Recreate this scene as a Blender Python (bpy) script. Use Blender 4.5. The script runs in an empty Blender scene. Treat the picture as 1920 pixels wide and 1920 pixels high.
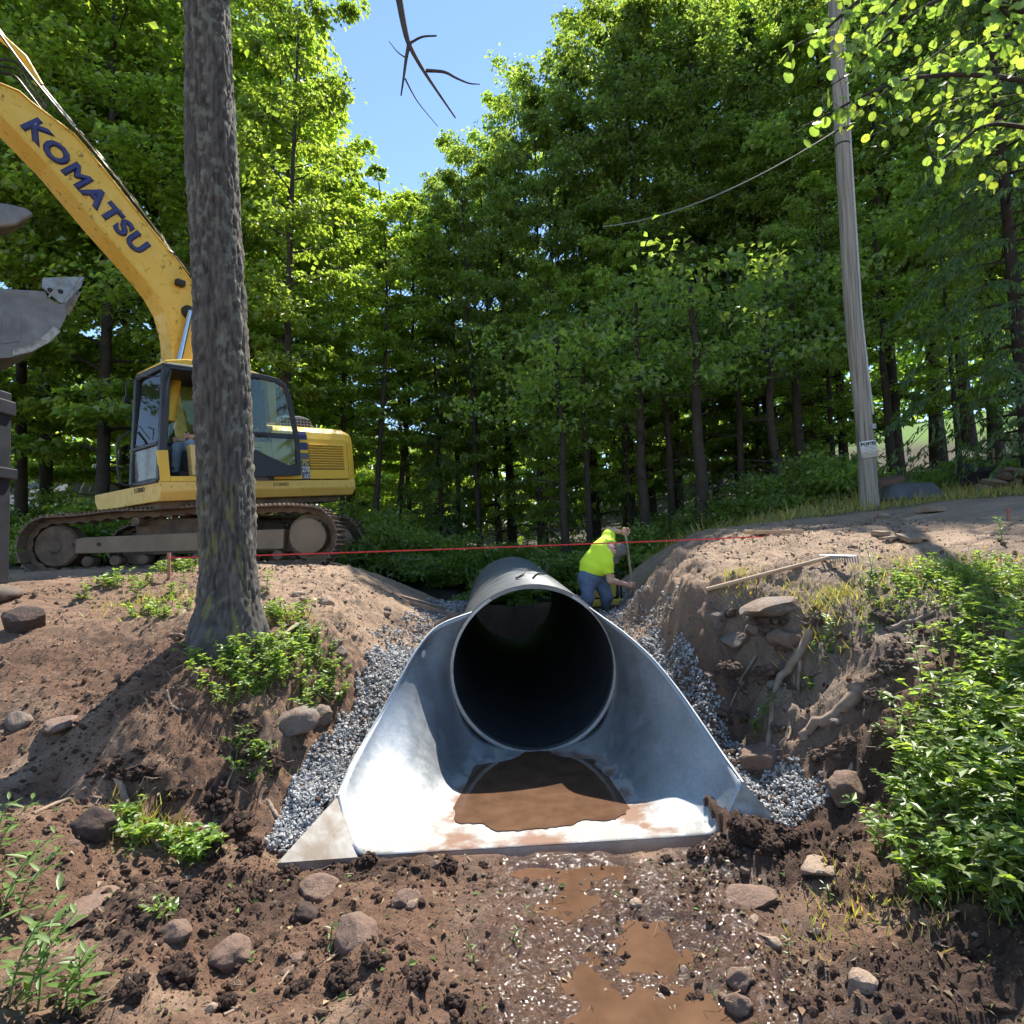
import bpy, bmesh, math, random
import numpy as np
from mathutils import Vector, Matrix
R = math.radians
random.seed(7); rng = np.random.default_rng(11)
SC = bpy.context.scene
COL = SC.collection

# ------------------------------------------------------------------ camera
CAM = np.array([0.0, 0.0, 1.87]); FPX = 1150.0; PITCH = R(3.5); ROLL = R(2.0)
_F = np.array([0, math.cos(PITCH), math.sin(PITCH)])
_R0 = np.array([1.0, 0, 0]); _U0 = np.array([0, -math.sin(PITCH), math.cos(PITCH)])
_Rt = math.cos(ROLL)*_R0 - math.sin(ROLL)*_U0
_Up = math.cos(ROLL)*_U0 + math.sin(ROLL)*_R0
cd = bpy.data.cameras.new('camera'); cam = bpy.data.objects.new('camera', cd); COL.objects.link(cam)
cam.matrix_world = Matrix(((_Rt[0], _Up[0], -_F[0], CAM[0]), (_Rt[1], _Up[1], -_F[1], CAM[1]), (_Rt[2], _Up[2], -_F[2], CAM[2]), (0, 0, 0, 1)))
cd.sensor_width = 36; cd.lens = FPX/1920*36; cd.clip_start = 0.05; cd.clip_end = 2000
SC.camera = cam
# ------------------------------------------------------------------ light
SUN = Vector((0.43, 0.90, 1.52)).normalized()
EL = math.asin(SUN.z); AZ = math.atan2(SUN.x, SUN.y)
W = bpy.data.worlds.new('World'); SC.world = W; W.use_nodes = True
wn = W.node_tree; wn.nodes.clear()
sky = wn.nodes.new('ShaderNodeTexSky'); sky.sky_type = 'NISHITA'; sky.sun_disc = False
sky.sun_elevation = EL; sky.sun_rotation = AZ; sky.altitude = 300; sky.air_density = 1.0; sky.dust_density = 0.0; sky.ozone_density = 3.0
bg = wn.nodes.new('ShaderNodeBackground'); bg.inputs[1].default_value = 0.115
wo = wn.nodes.new('ShaderNodeOutputWorld')
wn.links.new(sky.outputs[0], bg.inputs[0]); wn.links.new(bg.outputs[0], wo.inputs[0])
sl = bpy.data.lights.new('sun', 'SUN'); sl.energy = 4.4; sl.angle = R(0.5); sl.color = (1.0, 0.95, 0.86)
so = bpy.data.objects.new('sun', sl); COL.objects.link(so)
so.rotation_euler = (-SUN).to_track_quat('-Z', 'Y').to_euler()
so.location = (10, 20, 35)
SC.view_settings.view_transform = 'Standard'; SC.view_settings.look = 'None'
SC.view_settings.exposure = 1.3; SC.view_settings.gamma = 1.0; SC.view_settings.use_curve_mapping = False
SC.cycles.max_bounces = 5; SC.cycles.diffuse_bounces = 2; SC.cycles.glossy_bounces = 3
SC.cycles.transmission_bounces = 4; SC.cycles.transparent_max_bounces = 6
SC.cycles.caustics_reflective = False; SC.cycles.caustics_refractive = False
SC.cycles.use_adaptive_sampling = True; SC.cycles.adaptive_threshold = 0.03
SC.cycles.use_denoising = True

# ------------------------------------------------------------------ pixel helpers (photo pixels -> places)
def ray(px, py):
    return _F + _Rt*((px-960)/FPX) + _Up*((960-py)/FPX)
def at(px, py, Y):
    d = ray(px, py); return CAM + d*(Y/d[1])
def on(px, py, z):
    d = ray(px, py); return CAM + d*((z-CAM[2])/d[2])
def plane_hit(px, py, p0, n):
    d = ray(px, py); n = np.asarray(n, float); return CAM + d*(np.dot(np.asarray(p0)-CAM, n)/np.dot(d, n))

# ------------------------------------------------------------------ noise
def _h(ix, iy, s):
    n = (ix*374761393 + iy*668265263 + s*97463477) & 0xffffffff
    n = ((n ^ (n >> 13))*1274126177) & 0xffffffff
    return (n ^ (n >> 16))/4294967296.0
def vn(x, y, s=0):
    x = np.asarray(x, float); y = np.asarray(y, float)
    ix = np.floor(x).astype(np.int64); iy = np.floor(y).astype(np.int64)
    fx = x-ix; fy = y-iy; fx = fx*fx*fx*(fx*(fx*6-15)+10); fy = fy*fy*fy*(fy*(fy*6-15)+10)
    ix = ix+100000; iy = iy+100000
    a = _h(ix, iy, s); b = _h(ix+1, iy, s); c = _h(ix, iy+1, s); d = _h(ix+1, iy+1, s)
    return (a*(1-fx)+b*fx)*(1-fy)+(c*(1-fx)+d*fx)*fy
def fbm(x, y, o=4, s=0, g=0.5):
    t = 0; a = 1; n = 0
    for i in range(o):
        t = t + a*vn(x*2**i+i*17.3, y*2**i-i*9.1, s+i*13); n += a; a *= g
    return t/n
def worley(x, y, s=0):
    x = np.asarray(x, float); y = np.asarray(y, float)
    ix = np.floor(x).astype(np.int64); iy = np.floor(y).astype(np.int64); best = np.full(x.shape, 9.0)
    for i in (-1, 0, 1):
        for j in (-1, 0, 1):
            cx = ix+i; cy = iy+j
            dx = cx+_h(cx+100000, cy+100000, s)-x; dy = cy+_h(cx+100000, cy+100000, s+5)-y
            best = np.minimum(best, dx*dx+dy*dy)
    return np.sqrt(best)
def sst(a, b, x):
    t = np.clip((np.asarray(x, float)-a)/(b-a), 0, 1); return t*t*(3-2*t)

# ------------------------------------------------------------------ materials
MATS = {}
def nmat(name):
    m = bpy.data.materials.new(name); m.use_nodes = True; MATS[name] = m
    nt = m.node_tree; return m, nt, nt.nodes['Principled BSDF']
def N(nt, t, **k):
    n = nt.nodes.new(t)
    for a, b in k.items(): setattr(n, a, b)
    return n
def noise_node(nt, scale, detail=5, rough=0.6, coord='Object'):
    tc = N(nt, 'ShaderNodeTexCoord'); nz = N(nt, 'ShaderNodeTexNoise')
    nz.inputs['Scale'].default_value = scale; nz.inputs['Detail'].default_value = detail; nz.inputs['Roughness'].default_value = rough
    nt.links.new(tc.outputs[coord], nz.inputs['Vector']); return nz
def ramp(nt, src, stops):
    r = N(nt, 'ShaderNodeValToRGB'); e = r.color_ramp.elements
    while len(e) < len(stops): e.new(0.5)
    for k, (p, c) in zip(e, stops):
        k.position = p; k.color = (c[0], c[1], c[2], 1) if hasattr(c, '__len__') else (c, c, c, 1)
    nt.links.new(src, r.inputs[0]); return r
def bump(nt, src, strength, dist, bsdf, prev=None):
    b = N(nt, 'ShaderNodeBump'); b.inputs['Strength'].default_value = strength; b.inputs['Distance'].default_value = dist
    nt.links.new(src, b.inputs['Height'])
    if prev: nt.links.new(prev.outputs[0], b.inputs['Normal'])
    if bsdf: nt.links.new(b.outputs[0], bsdf.inputs['Normal'])
    return b
def mat(name, c1, c2=None, scale=8, rough=0.6, metal=0.0, bump_s=0.0, bump_scale=40, bump_d=0.01, lo=0.35, hi=0.65, rough2=None, coat=0.0, spec=0.5):
    """plain two-tone noise material"""
    if name in MATS: return MATS[name]
    m, nt, b = nmat(name)
    b.inputs['Roughness'].default_value = rough; b.inputs['Metallic'].default_value = metal
    b.inputs['Specular IOR Level'].default_value = spec; b.inputs['Coat Weight'].default_value = coat
    nz = noise_node(nt, scale)
    r = ramp(nt, nz.outputs['Fac'], [(lo, c1), (hi, c2 or c1)]); nt.links.new(r.outputs[0], b.inputs['Base Color'])
    if rough2 is not None:
        r2 = ramp(nt, nz.outputs['Fac'], [(lo, rough), (hi, rough2)]); nt.links.new(r2.outputs[0], b.inputs['Roughness'])
    if bump_s:
        n2 = noise_node(nt, bump_scale); bump(nt, n2.outputs['Fac'], bump_s, bump_d, b)
    return m
def leafmat(name, refl, trans, gloss=0.35, mixf=0.5):
    m = bpy.data.materials.new(name); m.use_nodes = True; MATS[name] = m; nt = m.node_tree; nt.nodes.clear()
    at_ = N(nt, 'ShaderNodeAttribute', attribute_name='Col')
    oi = N(nt, 'ShaderNodeObjectInfo')
    hs = N(nt, 'ShaderNodeMapRange'); hs.inputs[3].default_value = 0.75; hs.inputs[4].default_value = 1.25
    nt.links.new(oi.outputs['Random'], hs.inputs[0])
    v = N(nt, 'ShaderNodeVectorMath', operation='SCALE'); nt.links.new(at_.outputs['Color'], v.inputs[0]); nt.links.new(hs.outputs[0], v.inputs['Scale'])
    def mul(c):
        x = N(nt, 'ShaderNodeVectorMath', operation='MULTIPLY'); x.inputs[1].default_value = c; nt.links.new(v.outputs[0], x.inputs[0]); return x
    d = N(nt, 'ShaderNodeBsdfDiffuse'); t = N(nt, 'ShaderNodeBsdfTranslucent'); g = N(nt, 'ShaderNodeBsdfGlossy'); g.inputs['Roughness'].default_value = gloss
    nt.links.new(mul(refl).outputs[0], d.inputs[0]); nt.links.new(mul(trans).outputs[0], t.inputs[0])
    g.inputs[0].default_value = (1, 1, 1, 1)
    m1 = N(nt, 'ShaderNodeAddShader'); nt.links.new(d.outputs[0], m1.inputs[0]); nt.links.new(t.outputs[0], m1.inputs[1])
    m2 = N(nt, 'ShaderNodeMixShader'); m2.inputs[0].default_value = .045; nt.links.new(m1.outputs[0], m2.inputs[1]); nt.links.new(g.outputs[0], m2.inputs[2])
    o = N(nt, 'ShaderNodeOutputMaterial'); nt.links.new(m2.outputs[0], o.inputs[0]); return m

# ------------------------------------------------------------------ mesh helpers
def tagit(o, label=None, cat=None, group=None, kind=None):
    if label: o['label'] = label
    if cat: o['category'] = cat
    if group: o['group'] = group
    if kind: o['kind'] = kind
    return o
def thing(name, label, cat, loc=(0, 0, 0), rotz=0, group=None):
    o = bpy.data.objects.new(name, None); COL.objects.link(o); o.empty_display_size = 0.1
    o.location = loc; o.rotation_euler = (0, 0, rotz); return tagit(o, label, cat, group)
def setcol(me, col):
    a = me.color_attributes.new('Col', 'FLOAT_COLOR', 'POINT'); c = np.ones((len(me.vertices), 4), np.float32)
    c[:, :3] = col; a.data.foreach_set('color', c.ravel())
def np_mesh(name, v, f, smooth=False):
    """fast mesh from arrays; f is (n,3) or (n,4)"""
    v = np.ascontiguousarray(v, np.float32); f = np.ascontiguousarray(f, np.int32)
    me = bpy.data.meshes.new(name); k = f.shape[1]
    me.vertices.add(len(v)); me.vertices.foreach_set('co', v.ravel())
    me.loops.add(f.size); me.loops.foreach_set('vertex_index', f.ravel())
    me.polygons.add(len(f)); me.polygons.foreach_set('loop_start', np.arange(0, f.size, k, dtype=np.int32))
    me.polygons.foreach_set('use_smooth', np.full(len(f), smooth)); me.update(calc_edges=True); return me
def link(name, me, m=None, parent=None, loc=None, rot=None, scale=None):
    o = bpy.data.objects.new(name, me); COL.objects.link(o)
    if m is not None:
        if not me.materials: me.materials.append(m)
    if parent is not None: o.parent = parent
    if loc is not None: o.location = loc
    if rot is not None: o.rotation_euler = rot
    if scale is not None: o.scale = scale if hasattr(scale, '__len__') else (scale,)*3
    return o
def frame_of(d):
    d = np.asarray(d, float); d = d/np.linalg.norm(d)
    a = np.array([0, 0, 1.0]) if abs(d[2]) < 0.9 else np.array([1.0, 0, 0])
    s = np.cross(a, d); s /= np.linalg.norm(s); return d, s, np.cross(d, s)
class MB:
    def __init__(s): s.v = []; s.f = []
    def add(s, v, f):
        o = len(s.v); s.v += [tuple(map(float, p)) for p in v]; s.f += [tuple(i+o for i in q) for q in f]; return s
    def box(s, c, d, rot=None):
        c = Vector([float(q) for q in c]); M = rot.to_matrix() if hasattr(rot, 'to_matrix') else (rot or Matrix.Identity(3))
        v = [c + M @ Vector((x*d[0]/2, y*d[1]/2, z*d[2]/2)) for x in (-1, 1) for y in (-1, 1) for z in (-1, 1)]
        return s.add(v, [(0, 1, 3, 2), (4, 6, 7, 5), (0, 4, 5, 1), (2, 3, 7, 6), (0, 2, 6, 4), (1, 5, 7, 3)])
    def beam(s, a, b, w, h, up=(0, 0, 1)):
        a = np.asarray(a, float); b = np.asarray(b, float); d = (b-a)/np.linalg.norm(b-a); u = np.asarray(up, float)
        sd = np.cross(d, u); sd /= np.linalg.norm(sd); u = np.cross(sd, d)
        v = [p + sd*x*w/2 + u*z*h/2 for p in (a, b) for x in (-1, 1) for z in (-1, 1)]
        return s.add(v, [(0, 1, 3, 2), (4, 6, 7, 5), (0, 4, 5, 1), (2, 3, 7, 6), (0, 2, 6, 4), (1, 5, 7, 3)])
    def prism(s, poly, off):
        """polygon of 3-D points extruded by vector off"""
        n = len(poly); off = np.asarray(off, float); p = [np.asarray(q, float) for q in poly]
        v = p+[q+off for q in p]
        return s.add(v, [tuple(range(n)), tuple(range(2*n-1, n-1, -1))]+[(i, i+n, (i+1) % n+n, (i+1) % n) for i in range(n)])
    def tube(s, pts, r, seg=8, caps=True):
        pts = [np.asarray(p, float) for p in pts]; n = len(pts)
        r = list(r) if hasattr(r, '__len__') else [r]*n
        v = []; prev = None
        for i, p in enumerate(pts):
            d = pts[min(i+1, n-1)]-pts[max(i-1, 0)]; d, a, b = frame_of(d)
            if prev is not None:
                a = prev-d*np.dot(prev, d); nn = np.linalg.norm(a)
                if nn < 1e-6: d, a, b = frame_of(d)
                else: a /= nn; b = np.cross(d, a)
            prev = a
            v += [p + r[i]*(math.cos(t)*a+math.sin(t)*b) for t in [2*math.pi*k/seg for k in range(seg)]]
        f = [(i*seg+k, i*seg+(k+1) % seg, (i+1)*seg+(k+1) % seg, (i+1)*seg+k) for i in range(n-1) for k in range(seg)]
        if caps: f += [tuple(range(seg-1, -1, -1)), tuple(range((n-1)*seg, n*seg))]
        return s.add(v, f)
    def cyl(s, a, b, r, seg=16, r2=None): return s.tube([a, b], [r, r if r2 is None else r2], seg)
    def lathe(s, prof, c=(0, 0, 0), seg=20, ax=None):
        """profile [(r, h)] round an axis"""
        d, a, b = frame_of(ax if ax is not None else (0, 0, 1)); c = np.asarray(c, float)
        v = [c + d*h + r*(math.cos(t)*a+math.sin(t)*b) for r, h in prof for t in [2*math.pi*k/seg for k in range(seg)]]
        n = len(prof)
        return s.add(v, [(i*seg+k, i*seg+(k+1) % seg, (i+1)*seg+(k+1) % seg, (i+1)*seg+k) for i in range(n-1) for k in range(seg)])
    def mesh(s, name, smooth=False, bevel=0, segs=2, angle=35):
        me = bpy.data.meshes.new(name); me.from_pydata(s.v, [], s.f)
        bm = bmesh.new(); bm.from_mesh(me)
        bmesh.ops.recalc_face_normals(bm, faces=bm.faces)
        if bevel:
            es = [e for e in bm.edges if len(e.link_faces) == 2 and e.calc_face_angle(0) > R(30)]
            bmesh.ops.bevel(bm, geom=es, offset=bevel, segments=segs, affect='EDGES', profile=0.5)
        if smooth:
            for f in bm.faces: f.smooth = True
            for e in bm.edges:
                if len(e.link_faces) == 2 and e.calc_face_angle(0) > R(angle): e.smooth = False
        bm.to_mesh(me); bm.free(); return me
    def build(s, name, m, parent=None, smooth=False, bevel=0, segs=2, loc=None, rot=None, angle=35):
        return link(name, s.mesh(name, smooth, bevel, segs, angle), m, parent, loc, rot)
def surfnet(F, lo, hi, h):
    """smooth closed surface of an implicit function by naive surface nets"""
    lo = np.asarray(lo, float); n = np.ceil((np.asarray(hi)-lo)/h).astype(int)+1
    g = np.stack(np.meshgrid(*[lo[i]+h*np.arange(n[i]) for i in range(3)], indexing='ij'), -1)
    c = F(g[::4, ::4, ::4].reshape(-1, 3)).reshape(g[::4, ::4, ::4].shape[:3])
    for ax in range(3): c = np.repeat(c, 4, ax)
    c = np.pad(c, [(0, max(0, n[k]-c.shape[k])) for k in range(3)], mode='edge')[:n[0], :n[1], :n[2]]
    V = c.copy(); nr = np.abs(c) < 9*h; V[nr] = F(g[nr]); S = V < 0
    acc = np.zeros(tuple(n-1)+(3,)); cnt = np.zeros(tuple(n-1))
    cs = [(i, j, k) for i in (0, 1) for j in (0, 1) for k in (0, 1)]
    sl_ = lambda A, c: A[c[0]:n[0]-1+c[0], c[1]:n[1]-1+c[1], c[2]:n[2]-1+c[2]]
    for a in cs:
        for ax in range(3):
            if a[ax]: continue
            b = list(a); b[ax] = 1; va = sl_(V, a); vb = sl_(V, b); cr = (va < 0) != (vb < 0)
            t = np.where(cr, va/np.where(cr, va-vb, 1), 0)
            for q in range(3): acc[..., q] += cr*(a[q]+(t if q == ax else 0))
            cnt += cr
    m = cnt > 0; idx = -np.ones(m.shape, int); idx[m] = np.arange(m.sum())
    ci = np.argwhere(m); v = lo+h*(ci+acc[m]/cnt[m][:, None]); fs = []
    for ax in range(3):
        u, w = [(1, 2), (2, 0), (0, 1)][ax]
        A = [slice(0, k) for k in n]; B = list(A); A[ax] = slice(0, n[ax]-1); B[ax] = slice(1, n[ax])
        cr = S[tuple(A)] != S[tuple(B)]; p = np.argwhere(cr)
        p = p[(p[:, u] > 0) & (p[:, w] > 0) & (p[:, u] < n[u]-1) & (p[:, w] < n[w]-1)]
        if not len(p): continue
        e = np.zeros(3, int); e[u] = 1; g_ = np.zeros(3, int); g_[w] = 1
        q = np.stack([idx[tuple((p-e-g_).T)], idx[tuple((p-g_).T)], idx[tuple(p.T)], idx[tuple((p-e).T)]], 1)
        fl = ~S[tuple(p.T)]; q[fl] = q[fl][:, ::-1]; fs.append(q)
    return v, np.concatenate(fs)
def sdcap(P, a, b, ra, rb):
    a = np.asarray(a, float); b = np.asarray(b, float); ab = b-a; t = np.clip(((P-a)@ab)/max(ab@ab, 1e-9), 0, 1)
    return np.linalg.norm(P-a-t[:, None]*ab, axis=1)-(ra+(rb-ra)*t)
def sdell(P, c, r, M=None):
    q = P-np.asarray(c, float)
    if M is not None: q = q@M
    q = q/np.asarray(r, float); k = np.linalg.norm(q, axis=1); return (k-1)*min(r)
def smin(a, b, k):
    h = np.clip(0.5+0.5*(b-a)/k, 0, 1); return b*(1-h)+a*h-k*h*(1-h)
def icos(sub):
    bm = bmesh.new(); bmesh.ops.create_icosphere(bm, subdivisions=sub, radius=1)
    v = np.array([q.co[:] for q in bm.verts]); f = np.array([[q.index for q in x.verts] for x in bm.faces]); bm.free(); return v, f
def merge_scatter(protos, pos, scl, rots, flat=None):
    """protos [(v,f)], many transformed copies joined -> arrays"""
    vs = []; fs = []; ids = []; o = 0; pick = rng.integers(0, len(protos), len(pos))
    for k, (pv, pf) in enumerate(protos):
        s = np.where(pick == k)[0]
        if not len(s): continue
        M = rots[s]*scl[s][:, None, None] if scl.ndim == 1 else rots[s]*scl[s][:, None, :]
        V = np.einsum('nij,vj->nvi', M, pv)+pos[s][:, None, :]
        Fc = pf[None]+(o+np.arange(len(s))*len(pv))[:, None, None]
        vs.append(V.reshape(-1, 3)); fs.append(Fc.reshape(-1, pf.shape[1])); ids.append(np.repeat(s, len(pv))); o += V.shape[0]*V.shape[1]
    return np.concatenate(vs), np.concatenate(fs), np.concatenate(ids)
def rand_rots(n, r=None):
    q = (r or rng).normal(size=(n, 4)); q /= np.linalg.norm(q, axis=1)[:, None]; w, x, y, z = q.T
    return np.stack([np.stack([1-2*(y*y+z*z), 2*(x*y-z*w), 2*(x*z+y*w)], 1), np.stack([2*(x*y+z*w), 1-2*(x*x+z*z), 2*(y*z-x*w)], 1), np.stack([2*(x*z-y*w), 2*(y*z+x*w), 1-2*(x*x+y*y)], 1)], 1)
def rock_arrays(seed, sub=3, cuts=9, rough=0.06, flat=(1, 1, 0.75), cutd=0.62):
    r = np.random.default_rng(seed); v, f = icos(sub)
    for i in range(cuts):
        n = r.normal(size=3); n /= np.linalg.norm(n); d = r.uniform(cutd, 0.95)
        e = np.maximum(0, v@n-d); v = v-n*e[:, None]*0.97
    a = fbm(v[:, 0]*2.2+seed*3.1, v[:, 1]*2.2+v[:, 2]*1.7, 4, seed)
    b = fbm(v[:, 2]*5+seed, v[:, 0]*5+v[:, 1]*4, 3, seed+3)
    v = v*(1+rough*3*(a-0.5)+rough*1.2*(b-0.5))[:, None]
    return v*np.array(flat), f
def ribbon(pts, w, t=0.004):
    """flat strap along points, with thickness"""
    m = MB(); pts = [np.asarray(p, float) for p in pts]; v = []
    for i, p in enumerate(pts):
        d = pts[min(i+1, len(pts)-1)]-pts[max(i-1, 0)]; d /= np.linalg.norm(d)
        s = np.cross(d, (0, 0, 1.0)); s /= max(np.linalg.norm(s), 1e-5); u = np.cross(s, d)
        v += [p-s*w/2-u*t, p+s*w/2-u*t, p+s*w/2+u*t, p-s*w/2+u*t]
    n = len(pts); f = [(i*4+k, i*4+(k+1) % 4, i*4+4+(k+1) % 4, i*4+4+k) for i in range(n-1) for k in range(4)]
    m.add(v, f+[(3, 2, 1, 0), (n*4-4, n*4-3, n*4-2, n*4-1)]); return m
def spline(pts, n=24):
    p = np.asarray(pts, float); p = np.vstack([2*p[0]-p[1], p, 2*p[-1]-p[-2]]); k = len(p)-3; out = []
    for t in np.linspace(0, k-1e-6, n):
        i = int(t); u = t-i; a, b, c, d = p[i:i+4]
        out.append(0.5*((2*b)+(-a+c)*u+(2*a-5*b+4*c-d)*u*u+(-a+3*b-3*c+d)*u**3))
    return np.array(out)
_FONT = None
def text_obj(name, s, size, m, parent, M, extrude=0.004, shear=0.0, sx=1.0, bold=0.0):
    cu = bpy.data.curves.new(name, 'FONT'); cu.body = s; cu.size = size; cu.extrude = extrude; cu.shear = shear; cu.bevel_depth = bold; cu.bevel_resolution = 0
    cu.align_x = 'CENTER'; cu.align_y = 'CENTER'; cu.resolution_u = 3; cu.space_character = 1.0+bold*5
    t = bpy.data.objects.new(name+'_src', cu); COL.objects.link(t)
    dg = bpy.context.evaluated_depsgraph_get(); me = bpy.data.meshes.new_from_object(t.evaluated_get(dg))
    bpy.data.objects.remove(t)
    for v in me.vertices: v.co.x *= sx
    me.materials.clear(); me.name = name
    o = link(name, me, m, parent); o.matrix_local = M; return o
# ================================================================== ground
AX0 = np.array([0.15, 5.8]); AX1 = np.array([-0.05, 11.7])          # culvert axis at its rim and at its far end
def axis_x(Y): return AX0[0]+(AX1[0]-AX0[0])*(Y-AX0[1])/(AX1[1]-AX0[1])
STN = [
 (-30, [(-30, 1.2), (-4, .5), (-1, 0), (1, 0), (4, 1.2), (30, 2.0)]),
 (0.6, [(-9, .9), (-4, .4), (-2.2, .22), (-1.2, .08), (0, -.02), (.5, -.08), (1.2, -.02), (1.9, .1), (2.6, .5), (4, 1.1), (9, 1.5)]),
 (2.5, [(-9, .9), (-4, .42), (-2.2, .24), (-1.2, .10), (0, -.01), (.45, -.07), (1.2, -.0), (1.8, .08), (2.3, .38), (2.9, .8), (4, 1.15), (9, 1.6)]),
 (3.85, [(-9, 1.1), (-5, .8), (-3.5, .52), (-2.5, .34), (-1.75, .05), (-1.3, .0), (0, .0), (1.3, .01), (1.75, .05), (2.15, .25), (2.6, .7), (3.1, 1.1), (4, 1.4), (7, 1.65), (12, 1.9)]),
 (4.95, [(-12, 1.4), (-6, 1.15), (-4, .98), (-3.1, .93), (-2.6, 1.15), (-2.15, 1.12), (-1.8, .92), (-1.6, .45), (-1.35, .33), (-.6, -.1), (.8, -.1), (1.45, .3), (1.75, .24), (1.95, .32), (2.25, 1.0), (2.6, 1.32), (3.4, 1.48), (5, 1.62), (9, 1.9), (20, 2.2)]),
 (5.8, [(-12, 1.6), (-5, 1.33), (-2.7, 1.36), (-1.9, 1.30), (-1.5, .92), (-1.2, .70), (-.7, .62), (1.1, .65), (1.35, .78), (1.5, 1.12), (1.72, 1.45), (2.6, 1.62), (4, 1.7), (9, 1.95), (20, 2.3)]),
 (7.5, [(-14, 1.75), (-3, 1.64), (-2.3, 1.60), (-1.75, 1.3), (-1.2, .98), (-.8, .9), (1.1, .9), (1.4, .97), (1.7, 1.3), (2.1, 1.78), (2.9, 1.92), (6, 2.05), (9, 2.15), (20, 2.6)]),
 (9.75, [(-14, 1.85), (-3.3, 1.74), (-2.6, 1.70), (-1.95, 1.3), (-1.3, .97), (1.5, .97), (2.0, 1.35), (2.75, 1.9), (3.3, 2.08), (6, 2.2), (9, 2.45), (20, 3)]),
 (11.5, [(-14, 1.85), (-3.4, 1.75), (-2.5, 1.5), (-1.3, .9), (1.6, .95), (2.5, 1.6), (3.4, 2.05), (6, 2.42), (7, 2.5), (9, 2.6), (20, 3.4)]),
 (13.5, [(-14, 2.0), (-4, 1.55), (-2, .9), (0, .5), (2, .9), (4, 1.8), (6, 2.3), (9, 2.8), (15, 3.4), (25, 4.5)]),
 (18, [(-30, 2.4), (-5, 1.6), (0, .8), (4, 1.3), (8, 2.5), (12, 3.5), (20, 5.0), (40, 7)]),
 (32, [(-40, 3.2), (-8, 2.5), (0, 2), (8, 3), (14, 5.2), (22, 7.8), (40, 10)]),
 (70, [(-70, 4), (0, 5), (30, 13), (70, 15)]),
 (260, [(-260, 8), (0, 9), (100, 20), (260, 24)])]
_ys = np.array([s[0] for s in STN], float)
def base_h(x, y):
    x = np.asarray(x, float); y = np.asarray(y, float); z = np.zeros(np.broadcast(x, y).shape)
    x, y = np.broadcast_arrays(x, y)
    i = np.clip(np.searchsorted(_ys, y)-1, 0, len(_ys)-2); t = (y-_ys[i])/(_ys[i+1]-_ys[i])
    for k in range(len(_ys)-1):
        m = i == k
        if not m.any(): continue
        a = np.interp(x[m], [p[0] for p in STN[k][1]], [p[1] for p in STN[k][1]])
        b = np.interp(x[m], [p[0] for p in STN[k+1][1]], [p[1] for p in STN[k+1][1]])
        z[m] = a*(1-t[m])+b*t[m]
    return z
def blob(x, y, cx, cy, r, h):
    d = ((x-cx)**2+(y-cy)**2)/(r*r); return h*np.exp(-d)
MOUNDS = []
for px, py, Y, r, h in [(330, 1330, 4.55, .42, .22), (230, 1370, 4.3, .35, .12), (440, 1560, 3.75, .16, .10), (480, 1640, 3.6, .16, .07),
                        (330, 1650, 3.2, .25, .06), (380, 1700, 3.0, .16, .07), (700, 1800, 2.75, .22, .06), (760, 1830, 2.6, .16, .05), (1410, 1570, 3.85, .17, .13), (1480, 1600, 3.8, .15, .08), (1560, 1660, 3.4, .2, .06),
                        (60, 1640, 3.3, .4, .12), (280, 1800, 2.75, .2, .08), (250, 1890, 2.5, .25, .06), (1250, 1890, 2.5, .1, .03), (520, 1740, 2.9, .2, .06)]:
    p = at(px, py, Y); MOUNDS.append((p[0], Y, r, h))
def zone(x, y):
    """how churned the soil is (1 = raw mud and clods of the work area, 0 = road, wood floor)"""
    return sst(5.3, 4.2, y)*sst(-9, -4, x)*sst(5, 3.2, x)
def steep(x, y):
    e = .12; gx = (base_h(x+e, y)-base_h(x-e, y))/(2*e); gy = (base_h(x, y+e)-base_h(x, y-e))/(2*e); return np.hypot(gx, gy)
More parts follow.
